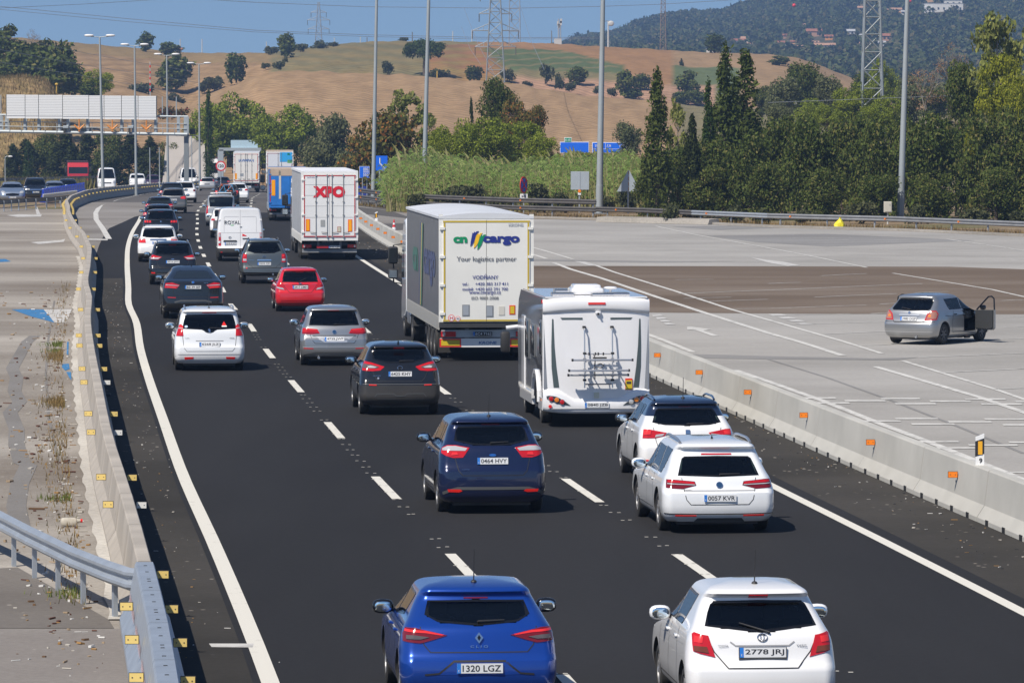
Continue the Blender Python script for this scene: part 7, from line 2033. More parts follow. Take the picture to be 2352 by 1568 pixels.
def k_bare(i):
    rg = random.Random(i); mb = MB()
    def br(p, d, L, r, n):
        e = p+d*L; mb.tube([p, p.lerp(e, .5)+Vector((rg.uniform(-.06, .06), rg.uniform(-.06, .06), 0))*L, e], [r, r*.75, r*.5], BARKP, 4)
        if n:
            for _ in range(3 if n > 1 else 4):
                nd = (d+Vector((rg.uniform(-1, 1), rg.uniform(-1, 1), rg.uniform(-.2, .8)))*.75).normalized(); br(p.lerp(e, rg.uniform(.5, 1)), nd, L*rg.uniform(.55, .8), r*.5, n-1)
    br(Vector((0, 0, 0)), Vector((.03, 0, 1)), 3.0, .16, 4)
    cl = blob(16, 2.4, 2.3, 4.6, .8, i, .8, .4)
    return (mb.mesh('trunk'), leaf_mesh('crown', [(*leaves(cl, 700, .14, i, 0, .2, .25), F_DRY)]), 7.2, 6.0)
kind('bare', k_bare, 2)
kind('red_bush', lambda i: (trunk_mesh(1.6, .06, i, 5, 1.0), leaf_mesh('crown', [(*leaves(blob(16, 1.5, .9, 1.1, .6, 80+i, .8, .3), 1300, .14, i), leafmat('red_leaves', (.07, .07, .03), (.11, .09, .035), (.40, .06, .04)))]), 2.6, 3.9), 1)
_pi = [0]
def plant(kd, x, yb, yt, w, Y, label, cat='tree', group=None, name=None, var=None, zb=None):
    """one tree: foot at grid (x, yb), top at yt, w wide, at distance Y"""
    _pi[0] += 1
    v = KIND[kd]; tr, cr, h0, w0 = v[(_pi[0] if var is None else var) % len(v)]
    b = AT(x, yb, Y)
    if zb is not None: b.z = zb
    t = AT(x, yt, Y); h = t.z-b.z; ww = w*Y/F
    nm = name or {'oak': 'oak_tree', 'oak_far': 'oak_tree', 'wild': 'olive_tree', 'bush': 'bush', 'pine': 'pine_tree', 'yellow_pine': 'pine_tree', 'umbrella': 'umbrella_pine', 'cypress': 'cypress_tree', 'thin_cypress': 'cypress_tree', 'conifer': 'conifer_tree', 'airy': 'poplar_tree', 'rusty': 'rusty_tree', 'bare': 'bare_tree', 'red_bush': 'bush'}[kd]
    r = thing(nm, label, cat, b, random.uniform(0, 6.28), group)
    r.scale = (ww/w0, ww/w0, h/h0)
    link('trunk', tr, r); link('crown', cr, r)
    return r
random.seed(21)
gz = lambda Y: GZ(Y)
# --- dark hedge of oaks behind the plaza
HG = 'oaks in the dense hedge behind the plaza'
for i, (x, yt, w, Y) in enumerate(((1500, 395, 100, 322), (1560, 330, 120, 330), (1640, 300, 130, 326), (1725, 290, 140, 322), (1800, 268, 135, 330), (1865, 262, 140, 318), (1935, 254, 140, 326), (2000, 258, 130, 316), (2060, 262, 130, 328), (2130, 250, 150, 316), (2200, 262, 140, 322), (2270, 245, 150, 312), (2345, 232, 150, 318), (2430, 222, 160, 314), (2520, 225, 160, 318), (1610, 370, 120, 318), (1770, 370, 120, 312), (1900, 380, 120, 310), (2020, 385, 110, 308), (2150, 390, 120, 306), (2290, 380, 130, 304), (2400, 380, 130, 303), (1690, 275, 120, 342), (1770, 262, 120, 344), (1835, 256, 120, 342), (1970, 250, 120, 344), (2095, 256, 120, 342), (2235, 250, 120, 342))):
    plant('oak', x, 0, yt, w, Y, 'dark green oak in the dense hedge behind the grey guardrail', 'tree', HG, zb=-.1)
for x, w, yt in ((1540, 60, 462), (1680, 70, 468), (1850, 60, 470), (1985, 80, 455), (2110, 70, 470), (2240, 90, 468), (2340, 60, 480), (1750, 50, 478)):
    plant('bush', x, 0, yt, w, 302, 'low bush at the foot of the dark hedge', 'bush', 'low bushes under the dark hedge', zb=-.05)
# --- cypresses
plant('cypress', 1510, 0, 148, 74, 317, 'ragged pointed cypress standing alone left of the hedge cypress pair', zb=-.1, var=0)
plant('thin_cypress', 1627, 0, 174, 34, 330, 'thin cypress between the two taller ragged ones', zb=-.1, var=0)
plant('cypress', 1667, 0, 92, 84, 334, 'tallest broad cypress in front of the tan hilltop', zb=-.1, var=1)
plant('cypress', 1712, 0, 108, 100, 338, 'ragged leaning cypress right behind the tallest broad one', zb=-.1, var=2)
plant('thin_cypress', 1640, 0, 240, 24, 335, 'short slim cypress tucked against the thin one', zb=-.1, var=1)
plant('conifer', 1590, 0, 262, 60, 318, 'small ragged conifer at the foot of the thin cypress', zb=-.1, var=1)
plant('airy', 1556, 0, 215, 60, 340, 'light leaved sapling just behind the solitary cypress', zb=-.1, var=2)
plant('thin_cypress', 478, 0, 199, 22, 600, 'dark narrow cypress beside the farthest street light', zb=-2.5, var=0)
plant('conifer', 1082, 0, 222, 26, 420, 'small pointed cypress against the tilled field', zb=-1, var=0)
# --- right hand group
plant('airy', 2290, 0, 18, 150, 345, 'tall airy poplar rising highest at the picture edge', zb=-.1, var=0)
plant('airy', 2345, 0, 40, 130, 352, 'second tall airy poplar cut by the picture edge', zb=-.1, var=1)
plant('yellow_pine', 2300, 330, 116, 130, 330, 'bright yellow-green pine in front of the tall poplars', var=0)
plant('yellow_pine', 2345, 360, 175, 90, 326, 'lower yellow-green pine at the picture edge', var=1)
plant('yellow_pine', 2232, 390, 285, 40, 312, 'small yellow-green pine poking out of the hedge', var=1)
plant('bare', 2125, 300, 140, 120, 350, 'rusty half-bare tree behind the thick lighting column', var=0)
plant('bare', 2185, 250, 100, 110, 370, 'grey half-bare tree below the hillside', var=1)
plant('oak', 2205, 330, 135, 100, 345, 'dark round oak between the half-bare trees and the yellow pine')
for i, (x, yb, yt, w, Y, kd) in enumerate(((1800, 240, 165, 90, 560, 'wild'), (1845, 240, 130, 110, 600, 'oak'), (1905, 240, 160, 80, 560, 'wild'), (1960, 260, 185, 110, 480, 'pine'), (2030, 250, 128, 85, 620, 'pine'), (2040, 270, 215, 90, 470, 'pine'), (1780, 250, 215, 60, 520, 'wild'), (1860, 265, 222, 90, 500, 'pine'), (1930, 275, 225, 70, 490, 'oak'), (2090, 260, 185, 90, 520, 'wild'), (2160, 240, 180, 90, 600, 'wild'), (2250, 240, 185, 110, 600, 'wild'), (1750, 235, 195, 60, 640, 'oak'), (1820, 240, 185, 80, 660, 'oak'), (1880, 245, 175, 90, 650, 'wild'), (1990, 245, 165, 90, 640, 'oak'), (2075, 240, 160, 100, 660, 'wild'), (2140, 240, 195, 90, 560, 'oak'), (2010, 265, 235, 90, 440, 'pine'), (1900, 270, 238, 80, 450, 'pine'), (1790, 262, 232, 70, 460, 'wild'), (2230, 245, 205, 90, 560, 'oak'), (2330, 245, 180, 110, 600, 'oak'))):
    plant(kd, x, yb+35, yt, w, Y, {'wild': 'grey-green tree in the valley behind the hedge', 'oak': 'dark round oak in the valley behind the hedge', 'pine': 'fresh green pine in the valley behind the hedge'}[kd], 'tree', 'trees in the valley behind the hedge')
# --- centre
for x, yt, w, Y, v in ((1050, 268, 130, 400, 0), (1120, 262, 150, 395, 1), (1190, 272, 140, 400, 2), (1245, 300, 90, 392, 0), (1000, 295, 90, 396, 1)):
    plant('pine', x, 400, yt, w, Y, 'bright green spreading pine behind the reeds', 'tree', 'bright pines behind the reeds', var=v)
plant('oak', 1145, 330, 172, 92, 430, 'tall dark green tree rising above the bright pines')
plant('rusty', 1180, 330, 215, 70, 425, 'rusty-leaved tree leaning on the tall dark green one')
plant('rusty', 1228, 330, 235, 60, 415, 'rusty-leaved shrub tree at the end of the bright pines')
plant('rusty', 900, 440, 240, 170, 395, 'wide rusty-red leaved tree behind the lighting columns', var=0)
plant('rusty', 830, 430, 290, 110, 420, 'lower rusty tree behind the small blue sign', var=1)
plant('airy', 930, 420, 192, 110, 410, 'pale thin-crowned tree above the wide rusty one', var=1)
plant('airy', 985, 420, 245, 60, 405, 'small thin-crowned tree beside the pale thin one', var=2)
plant('wild', 770, 430, 245, 120, 520, 'grey-green wide tree behind the lorries'); plant('wild', 730, 430, 300, 90, 500, 'grey-green smaller tree behind the lorries'); plant('wild', 800, 440, 340, 100, 470, 'low grey-green tree over the white box lorry')
plant('pine', 528, 385, 205, 185, 640, 'big round pine right of the dark narrow cypress', var=0)
plant('pine', 655, 390, 232, 170, 610, 'big round pine above the far lorries', var=1)
plant('pine', 470, 400, 240, 110, 668, 'round pine half hidden by the dark narrow cypress', var=2)
plant('pine', 590, 400, 255, 120, 655, 'round pine between the two big round ones', var=2)
plant('wild', 1445, 365, 270, 72, 470, 'grey-green tree by the big blue signs')
for x, yt, w, Y in ((1300, 345, 80, 400), (1370, 342, 90, 395), (1440, 345, 80, 392), (1270, 352, 80, 385), (1335, 343, 90, 398), (1405, 344, 90, 394)):
    plant('pine', x, 420, yt, w, Y, 'low bright pine under the big blue signs', 'tree', 'low pines under the big blue signs')
for x, yt, w, Y in ((1075, 402, 110, 334), (1030, 425, 70, 333.5), (1250, 418, 90, 334), (1150, 436, 80, 333), (1440, 425, 60, 334), (1300, 440, 70, 333), (1390, 438, 60, 333), (885, 400, 90, 372), (915, 425, 60, 362), (960, 430, 60, 335)):
    plant('bush', x, 0, yt, w, Y, 'dark green bush at the foot of the reeds', 'bush', 'bushes at the foot of the reeds', zb=-.05)
# --- below and behind the gantry
for i, (x, yt, w, Y) in enumerate(((60, 318, 90, 632), (105, 300, 80, 640), (150, 296, 90, 630), (200, 300, 85, 640), (250, 298, 90, 634), (300, 305, 90, 642), (345, 312, 80, 632), (385, 320, 60, 638), (30, 330, 60, 628), (415, 335, 50, 644))):
    plant('conifer' if i % 3 != 1 else 'oak', x, 430, yt, w, Y, 'dark conifer in the row under the sign gantry' if i % 3 != 1 else 'dark bushy oak in the row under the sign gantry', 'tree', 'dark trees in the row under the gantry')
plant('thin_cypress', 66, 425, 322, 26, 620, 'fresh green narrow cypress at the end of the row under the gantry', var=1)
# --- big trees up the hill at the left
for i, (x, yb, yt, w) in enumerate(((18, 150, 55, 80), (60, 175, 92, 90), (100, 190, 88, 90), (140, 200, 92, 80), (30, 200, 115, 90), (80, 215, 130, 100), (130, 222, 125, 100), (165, 220, 140, 70), (-40, 180, 60, 110), (15, 215, 140, 70))):
    plant('oak_far', x, yb, yt, w, 770+(220-yb)*.6, 'dark holm oak in the wood on the left hillside' if False else 'dark holm oak in the clump on the slope above the white sign panel', 'tree', 'holm oaks above the white sign panel')
plant('bare', 76, 130, 68, 46, 840, 'small bare-crowned tree on top of the holm oak clump', var=1)
plant('pine', 226, 225, 156, 84, 700, 'bright green round pine beside the first street light', var=0)
plant('oak_far', 205, 235, 185, 60, 690, 'dark shrub oak at the foot of the bright round pine')
HB = []
def on_hill(kd, x, yb, yt, w, label, cat='tree', up=True, group=None):
    Y = hill_hit(x, yb, up); HB.append((x, Y)); return plant(kd, x, yb+1.0, yt, w, Y, label, cat, group)
on_hill('oak_far', 335, 118, 72, 46, 'round dark tree on the skyline between the first two street lights')
on_hill('oak_far', 390, 128, 96, 62, 'wide green tree on the skyline beside the round dark one')
on_hill('oak_far', 405, 205, 122, 92, 'big dark oak casting a shadow on the tan slope')
on_hill('oak_far', 380, 200, 140, 50, 'dark oak grown together with the big shadow-casting one')
on_hill('oak_far', 543, 190, 120, 60, 'dark oak alone on the tan slope near the farthest street light')
on_hill('bush', 492, 207, 165, 56, 'grey bush left of the lone slope oak', 'bush'); on_hill('bush', 330, 222, 186, 70, 'grey-green bush row end below the big oak', 'bush'); on_hill('bush', 408, 248, 212, 56, 'bush above the red bush', 'bush')
on_hill('bush', 470, 212, 180, 36, 'small bush beside the grey bush', 'bush')
plant('red_bush', 395, 275, 236, 80, 640, 'red-flecked bush behind the gantry end', 'bush')
on_hill('oak_far', 658, 132, 74, 52, 'tall crooked tree on the skyline below the faint pylon')
for x, yb, yt, w in ((622, 126, 100, 40), (690, 118, 98, 50), (730, 112, 92, 50), (765, 108, 93, 36), (640, 160, 138, 40), (655, 143, 130, 18), (610, 158, 140, 26)):
    on_hill('bush', x, yb, yt, w, 'bush in the hedge along the skyline', 'bush', True, 'bushes along the skyline')
on_hill('umbrella', 975, 172, 89, 112, 'umbrella pine alone on the brown hill')
on_hill('bush', 895, 170, 139, 44, 'round grey bush on the brown hill beside the lighting column', 'bush'); on_hill('bush', 1008, 184, 150, 60, 'dense bush under the umbrella pine', 'bush'); on_hill('bush', 926, 96, 84, 36, 'low bush on the bare skyline', 'bush')
for x, yb, yt, w in ((1090, 186, 150, 50), (1165, 186, 150, 46), (1255, 192, 140, 40), (1285, 205, 168, 30), (1325, 192, 152, 60), (1312, 210, 186, 36), (1370, 215, 196, 40), (1440, 225, 160, 60), (1455, 228, 200, 50), (1580, 225, 160, 66), (1600, 240, 205, 60), (1565, 240, 210, 50), (1215, 200, 186, 40), (1405, 222, 195, 30), (1476, 205, 168, 50)):
    on_hill('bush' if w < 50 else 'oak_far', x, yb, yt, w, 'dusty dark bush on the terraced bank of the hill', 'bush', True, 'bushes on the terraced bank')
on_hill('conifer', 1565, 152, 134, 12, 'tiny lone conifer on the tan field near the skyline'); on_hill('oak_far', 1642, 122, 76, 52, 'round dark oak on the skyline behind the tallest cypress')
on_hill('oak_far', 1790, 150, 128, 60, 'low dark oak at the end of the tan skyline')
# --- reeds
def reeds():
    rg = np.random.default_rng(4); vs, fs, mi = [], [], []
    top = lin([(885, 405), (905, 372), (930, 352), (965, 345), (1000, 356), (1040, 362), (1090, 372), (1150, 378), (1230, 372), (1300, 362), (1380, 358), (1440, 352), (1490, 372)])
    for i in range(9000):
        x = rg.uniform(888, 1488); Y = rg.uniform(336, 372); Xw = (x-CX)/F*Y
        yt = top(x)+rg.normal()*8+ (Y-336)*-.3-4; zt = max(1.0, ZAT(yt, Y))*rg.uniform(.45, 1.0)
        a = rg.uniform(0, 6.28); lean = rg.uniform(.1, .9); dx, dy = math.cos(a)*lean, math.sin(a)*lean*.6; w = rg.uniform(.025, .06)
        n = 4; o = len(vs)
        for k in range(n+1):
            t = k/n; cx, cy, cz = Xw+dx*t*t, Y+dy*t*t, zt*(t-.12*t*t*lean); ww = w*(1.1-t)
            vs.append((cx-ww, cy, cz)); vs.append((cx+ww, cy+.01, cz))
        for k in range(n): fs.append((o+2*k, o+2*k+1, o+2*k+3, o+2*k+2)); mi.append(0)
        for k in range(5):                      # leaves hanging from the stem
            t = rg.uniform(.3, .98); o = len(vs); cx, cy, cz = Xw+dx*t*t, Y+dy*t*t, zt*(t-.12*t*t*lean); b = rg.uniform(0, 6.28); L = rg.uniform(.3, .7)
            ex, ey = math.cos(b)*L, math.sin(b)*L*.6
            vs += [(cx, cy, cz), (cx+ex*.5, cy+ey*.5, cz+.16), (cx+ex, cy+ey, cz-.12), (cx+ex*.5, cy+ey*.5, cz+.07)]; fs.append((o, o+1, o+2, o+3)); mi.append(1)
    for i in range(70):                           # flowering plumes above the leaves
        x = rg.uniform(900, 1480); Y = rg.uniform(338, 370); X = (x-CX)/F*Y; z = ZAT(top(x)-rg.uniform(0, 26), Y); lx = rg.uniform(-1.1, -.2); o = len(vs)
        vs += [(X-.02, Y, 0), (X+.02, Y, 0), (X+lx*.6+.02, Y, z*.86), (X+lx*.6-.02, Y, z*.86), (X+lx*.6-.09, Y, z*.9), (X+lx-.01, Y, z), (X+lx+.02, Y+.05, z), (X+lx*.6+.10, Y, z*.88)]; fs += [(o, o+1, o+2, o+3), (o+3, o+4, o+5, o+6), (o+3, o+6, o+7, o+2)]; mi += [0, 0, 0]
    me = bpy.data.meshes.new('reeds'); me.from_pydata(vs, [], fs)
    me.materials.append(leafmat('reed_stems', (.28, .27, .10), (.40, .36, .16), (.50, .41, .24))); me.materials.append(leafmat('reed_leaves', (.17, .26, .06), (.30, .40, .11), (.42, .44, .17)))
    me.polygons.foreach_set('material_index', mi); me.update()
    tag(link('reeds', me), 'tall pale green reeds swaying behind the double guardrail', 'reeds', kind='stuff')
reeds()
def grassy(name, fn, n, h, m, seed, lab):
    rg = random.Random(seed); vs, fs = [], []
    for i in range(n):
        x, y, z = fn(rg); a = rg.uniform(0, 6.28); hh = h*rg.uniform(.4, 1.2); w = h*(.05+.04*rg.random()); dx, dy = math.cos(a), math.sin(a); o = len(vs)
        vs += [(x-w*dy, y+w*dx, z), (x+w*dy, y-w*dx, z), (x+dx*hh*.4, y+dy*hh*.4, z+hh)]; fs.append((o, o+1, o+2))
    me = bpy.data.meshes.new(name); me.from_pydata(vs, [], fs); me.materials.append(m); me.update()
    return tag(link(name, me), lab, 'grass', kind='stuff')
F_GRD = leafmat('dry_grass', (.17, .115, .05), (.28, .195, .095), (.12, .12, .04)); F_GRG = leafmat('green_grass', (.09, .13, .03), (.17, .20, .06))
KB = [GG(*p) for p in ((822, 472), (1000, 490), (1180, 498), (1370, 503), (1590, 512), (1764, 520), (2060, 528), (2352, 541), (2600, 552))]
def gk(rg):
    i = rg.randrange(len(KB)-1); t = rg.random(); p = KB[i].lerp(KB[i+1], t); return p.x, p.y+rg.uniform(-.6, 5), 0
grassy('grass', gk, 6500, .30, F_GRD, 1, 'dry grass along the foot of the guardrail')
def gl(rg):
    y = rg.choice([rg.uniform(70, 110), rg.uniform(95, 200), 118+rg.gauss(0, 1), 140+rg.gauss(0, 1.5)]); return blx(y)-.7-abs(rg.gauss(0, .25)), y, -.01
grassy('grass', gl, 2600, .13, F_GRD, 2, 'dry weeds along the kerb strip')
def gl2(rg):
    y = rg.choice([143, 146.5, 147.5, 89, 71.5])+rg.gauss(0, .35); return blx(y)-.75-abs(rg.gauss(0, .25)), y, -.01
grassy('grass', gl2, 600, .13, F_GRG, 3, 'green weed tufts along the kerb strip')
def gbk(rg):
    x = rg.uniform(-200, 150); Y = rg.uniform(662, 738); return (x-CX)/F*Y, Y, bank_z(x, Y)
grassy('grass', gbk, 9000, .7, F_GRD, 4, 'dry grass on the bank at the far left')
def gleft(rg):
    x = rg.uniform(-100, 170); p = GG(x, rg.uniform(430, 446)); return p.x, p.y+rg.uniform(0, 25), GZ(p.y)
grassy('grass', gleft, 5000, 1.2, leafmat('verge_grass', (.11, .11, .04), (.22, .19, .08)), 5, 'tall dry grass behind the dark double guardrail')
WC = mat('house_white', (.66, .64, .60), .8); WCR = mat('house_cream', (.58, .48, .36), .8); WAP = mat('house_apricot', (.62, .36, .17), .8); WOR = mat('house_orange', (.60, .26, .07), .8); WGR = mat('house_pale_grey', (.46, .46, .46), .8)
RT = mat('terracotta_roof', (.30, .12, .07), .85, noise=(1, .2)); RTL = mat('pale_terracotta_roof', (.42, .24, .15), .85); RG = mat('flat_roof', (.42, .42, .42), .8)
HS = [(1696, 102, 34, 13, WC, RT, 'white house with a red roof beside the ragged cypress tops'), (1711, 99, 16, 15, WCR, RTL, 'cream house with a small tower next to the first white house'), (1722, 106, 11, 8, WC, RTL, 'tiny white house right of the cream tower house'), (1791, 107, 32, 13, WC, RT, 'white house with a wide red roof in the lowest row'), (1826, 102, 18, 9, WAP, RT, 'low apricot house above the lowest row'), (1836, 113, 16, 9, WAP, RTL, 'pale orange bungalow at the lower edge of the village'), (1872, 105, 16, 11, WCR, RTL, 'small cream house behind the large cream one'), (1888, 114, 32, 15, WCR, RTL, 'large cream house with pale tiles in the lowest row'), (1910, 112, 16, 13, WCR, RTL, 'cream house touching the large cream one'), (1848, 77, 16, 5, WC, RG, 'long low white flat house under the terracotta estate'), (1870, 84, 34, 18, RTL, RT, 'wide terracotta house in mid slope'), (1809, 88, 20, 10, RTL, RT, 'dark terracotta house among pines'), (1904, 92, 17, 12, WOR, RT, 'bright orange house above the lowest row'), (1952, 82, 22, 15, WGR, RG, 'pale grey house with a bright slope beside the lattice mast'), (1977, 86, 14, 8, WC, RG, 'small white house behind the lattice mast'), (1985, 108, 30, 11, WOR, RTL, 'orange terrace behind the lattice mast legs'), (2020, 106, 26, 12, WGR, RG, 'grey-white terrace right of the lattice mast'), (2036, 94, 18, 17, RTL, RT, 'tall terracotta house near the lighting column'), (1879, 50, 16, 10, WCR, RTL, 'cream house alone higher on the slope'), (1850, 62, 9, 8, WCR, RTL, 'tiny cream house above the white flat house'), (1980, 27, 18, 13, WCR, RTL, 'cream villa left of the apricot villa'), (2055, 31, 32, 13, WAP, RTL, 'apricot villa high on the slope'), (2077, 35, 12, 11, WC, RG, 'white annex beside the apricot villa'), (2206, 38, 12, 8, WC, RT, 'small white house below the long white building'), (1497, 106, 9, 6, WCR, RT, 'lone small house at the foot of the wood'), (2140, 4, 24, 10, WAP, RT, 'apricot house above the long white building')]
HX = [(2168, 26, 88, 17), (2130, 30, 22, 11), (2190, 14, 40, 12)]
# --- the woods on the mountain
def woods():
    rg = np.random.default_rng(8); cl = []
    for i in range(4700):
        x = rg.uniform(1180, 2560); t = rg.random() if i < 3800 else -.42*rg.random()
        if MC(x) > 148 or (MC(x) < -20 and t > (152+25)/(152-MC(x))): continue
        Y, z = mt(x, t); X = (x-CX)/F*Y; yy = 152+(MC(x)-152)*t; s = rg.uniform(1.7, 3.6)*(1+.3*t)
        if any(abs(x-q[0]) < q[2]*.5+8 and -.3*q[3] < yy-q[1] < 17+5*t for q in HS+HX): continue
        cl.append((X, Y, z+s*.8, s*rg.uniform(.85, 1.3), s, s*rg.uniform(.7, 1.05)))
    for i in range(420):                          # the crowns along the skyline
        x = rg.uniform(1270, 1900); Y, z = mt(x, 1.0); X = (x-CX)/F*Y; s = rg.uniform(2.2, 5.0); cl.append((X, Y, z+s*.5, s, s, s*.85))
    me = leaf_mesh('forest', [(*leaves(cl, 230000, 1.05, 9, .3, .75, .7), F_WOOD)])
    tag(link('forest', me), 'pine woods covering the far mountain', 'forest', kind='stuff')
woods()
# ---------------------------------------------------------------- houses on the mountain
def house(x, yb, wpx, hpx, wm, rm, label, flat=False, Y=None, group='houses on the wooded mountain', rz=0):
    if Y is None:
        t = (152-yb)/(152-MC(x)); Y, z = mt(x, min(.98, t)); Y -= 9
    b = AT(x, yb, Y); w, h = wpx*Y/F, hpx*Y/F
    r = thing('house', label, 'house', b, rz, group); dp = w*.7; hw_ = h*(1.0 if flat else .66)
    lo = 2 if h > 2 else 0
    mb = MB(); mb.box((0, dp/2, hw_/2-lo/2), (w, dp, hw_+lo), wm); mb.build('wall', r)
    mb = MB()
    if flat: mb.box((0, dp/2, hw_+.12), (w+.3, dp+.3, .24), rm)
    else: mb.prism([(-.4, hw_-.05), (dp/2, h), (dp+.4, hw_-.05)], -w/2-.4, w/2+.4, rm, 'x')
    mb.build('roof', r)
    n = max(2, int(w/2.6)) if h > 1.9 else 0
    for i in range(n):
        for k in range(max(1, int(hw_/2.7))):
            mb = MB(); mb.box((-w/2+w*(i+.5)/n, -.02, 1.35+k*2.6), (.9, .10, 1.15), mat('house_window', (.05, .055, .06), .3)); mb.build('window', r)
    return r
for q in HS: house(*q)
house(2168, 26, 88, 17, WC, RG, 'long white stepped building high on the slope', True); house(2130, 30, 22, 11, WC, RG, 'lower white wing of the long stepped building', True); house(2190, 14, 40, 12, WC, RG, 'upper white block behind the long stepped building', True)
house(1631, 121, 16, 7, WC, RG, 'low white hut beneath the round dark skyline oak', True, 1290, None); house(1809, 240, 40, 9, WC, RG, 'low white building between the valley trees', True, 640, None); house(410, 122, 12, 12, WC, RT, 'small white house with red trim on the skyline behind the oaks', False, hill_hit(410, 120), None)
for x, y in ((1824, 13), (2090, 3)):
    b = AT(x, y, 2000); o = MB(); o.ell((0, 0, 0), (.75, .75, .75), mat('red_ball', (.7, .03, .03), .5), 12, 8); m_ = o.build('marker_ball', None, 60); m_.location = b; tag(m_, 'red cable marker ball %s of the lattice mast' % ('nearer the cypress side' if x < 2000 else 'beyond the far side'), 'marker ball', 'cable marker balls')
# ---------------------------------------------------------------- pylons, poles and cables
b = AT(1138, 190, 1000); lattice('pylon', 'big steel pylon with wide arms behind the tall dark green tree', b, 24, 3.6, 1.2, PYL, 12, ((7.0, 4.0), (10.2, 4.5), (13.5, 3.2), (17.5, 3.0)))
b = AT(1182, 101, 1320); lattice('lattice_mast', 'open lattice mast on the skyline close to the big pylon', b, 18, 2.9, 2.5, PYLD, 7, (), 'mast')
b = AT(732, 108, 1600); lattice('pylon', 'faint pale pylon on the skyline between street lights and lighting columns', b, 14, 2.3, .5, PYLD, 10, ((5.6, 3.3), (8.4, 3.5), (10.8, 2.4)))
b = AT(2003, 240, 480); b.z = -.5; lattice('lattice_mast', 'tall grey lattice mast rising from the hedge in front of the mountain', b, 26, 2.35, .95, mat('mast_zinc', (.30, .33, .34), .45, .4), 17, (), 'mast')
b = AT(1523, 116, 1290); lattice('lattice_mast', 'slim rusty lattice mast on the skyline before the wood', b, 15, 1.5, .9, mat('rusty_steel', (.22, .17, .14), .7), 14, (), 'mast')
def pole(name, label, x, yb, yt, Y, r, m, cat='pole', group=None, top=None, r2=None):
    b, t = AT(x, yb, Y), AT(x, yt, Y)
    root = thing(name, label, cat, b, 0, group); h = t.z-b.z
    mb = MB(); mb.tube([(0, 0, -.5), (0, 0, h)], [r, r2 or r*.7], m, 6); mb.build('shaft', root)
    return root, h
WOODP = mat('pole_wood', (.16, .13, .10), .8); PALEP = mat('pale_pole', (.50, .50, .48), .6)
for (x, yb, yt, lab) in ((947, 97, 74, 'utility pole beside the low skyline bush'), (1040, 98, 72, 'rusty utility pole on the skyline left of the big pylon'), (1084, 99, 69, 'pale utility pole nearest the big pylon'), (828, 101, 85, 'short utility pole on the skyline behind the lighting column'), (843, 100, 86, 'shorter twin of the skyline pole behind the lighting column'), (1267, 104, 71, 'slim pole beside the antenna mast'), (414, 121, 90, 'pale pole by the small white skyline house'), (464, 127, 90, 'double dark pole on the skyline over the farthest street light'), (612, 124, 96, 'thin pole at the end of the skyline hedge'), (768, 108, 87, 'stub pole at the end of the bush row')):
    pole('utility_pole', lab, x, yb+3, yt, 1295, .16, WOODP if x % 2 else PALEP, 'pole', 'utility poles on the skyline')
r_, h = pole('antenna_mast', 'antenna mast with a white cabinet on the skyline', 1283, 106, 44, 1295, .30, PYLD, 'mast')
mb = MB()
for k in range(5): mb.box((random.uniform(-.7, .7), 0, h-random.uniform(.2, 3.2)), (.5, .4, 1.1), PALEP)
mb.tube([(.5, 0, 0), (.5, 0, h)], .14, PYLD, 5); mb.build('antenna', r_); mb = MB(); mb.box((-.2, -.8, .9), (1.9, .9, 2.0), PALEP); mb.build('cabinet', r_)
r_, h = pole('antenna_mast', 'slim pole with a dish beside the thick lighting column', 1397, 113, 49, 1295, .28, PALEP, 'mast'); mb = MB(); mb.ell((.7, -.2, h-.6), (.8, .3, .7), PALEP, 10, 6); mb.box((0, 0, h), (2.2, .15, .15), WOODP); mb.build('antenna', r_)
YEL = mat('yellow_pole_paint', (.55, .36, .05), .6)
r_, h = pole('marker_post', 'yellow marker post on the grass bank above the white sign panel', 130, 219, 194, 725, .11, YEL, 'post'); mb = MB(); mb.ell((0, 0, h), (.24, .2, .2), YEL, 8, 6); mb.build('cap', r_)
pole('marker_post', 'small yellow marker post under the umbrella pine', 1004, 179, 163, 960, .14, YEL, 'post')
r_, h = pole('radio_mast', 'thin red and white radio pole between the second and third street lights', 345, 222, 142, 640, .07, PALEP, 'mast')
mb = MB()
for k in range(5): mb.tube([(0, 0, h*(.15+k*.17)), (0, 0, h*(.22+k*.17))], .085, REFL_R, 6)
mb.build('red_band', r_)
r_, h = pole('street_light', 'short old street light at the left picture edge', 12, 428, 362, 470, .06, POLEM, 'lamp post'); mb = MB(); mb.tube([(0, 0, h), (.15, 0, h+.12), (.35, 0, h+.1)], .04, POLEM, 6); mb.ell((.48, 0, h+.1), (.22, .1, .08), MATS['lamp_head_white'], 8, 6); mb.build('lamp_head', r_)
CAB = mat('cable', (.20, .22, .26), .6)
def cable(lab, pts, Y0, Y1, r=.028):
    P = []
    for i, (x, y) in enumerate(pts): P.append(AT(x, y, Y0+(Y1-Y0)*i/(len(pts)-1)))
    Q = []
    for a, b in zip(P[:-1], P[1:]): Q += [a.lerp(b, t/6) for t in range(6)]
    Q.append(P[-1]); mb = MB(); o = Q[0]; mb.tube([q-o for q in Q], r, CAB, 4); c = mb.build('overhead_cable'); c.location = o; tag(c, lab, 'cable', 'overhead cables')
cable('overhead cable rising to the top edge over the first street light', [(-200, 32), (0, 19), (190, 10), (400, -3)], 620, 700)
cable('upper of two cables that run down from the left edge across the sky', [(-200, -8), (0, 15), (300, 44), (588, 70), (830, 80), (1088, 86), (1180, 87), (1384, 86)], 900, 1000, .045)
cable('lower of two cables that run down from the left edge across the sky', [(-200, 2), (0, 22), (300, 51), (588, 74), (830, 84), (1088, 90), (1384, 90)], 900, 1000, .04)
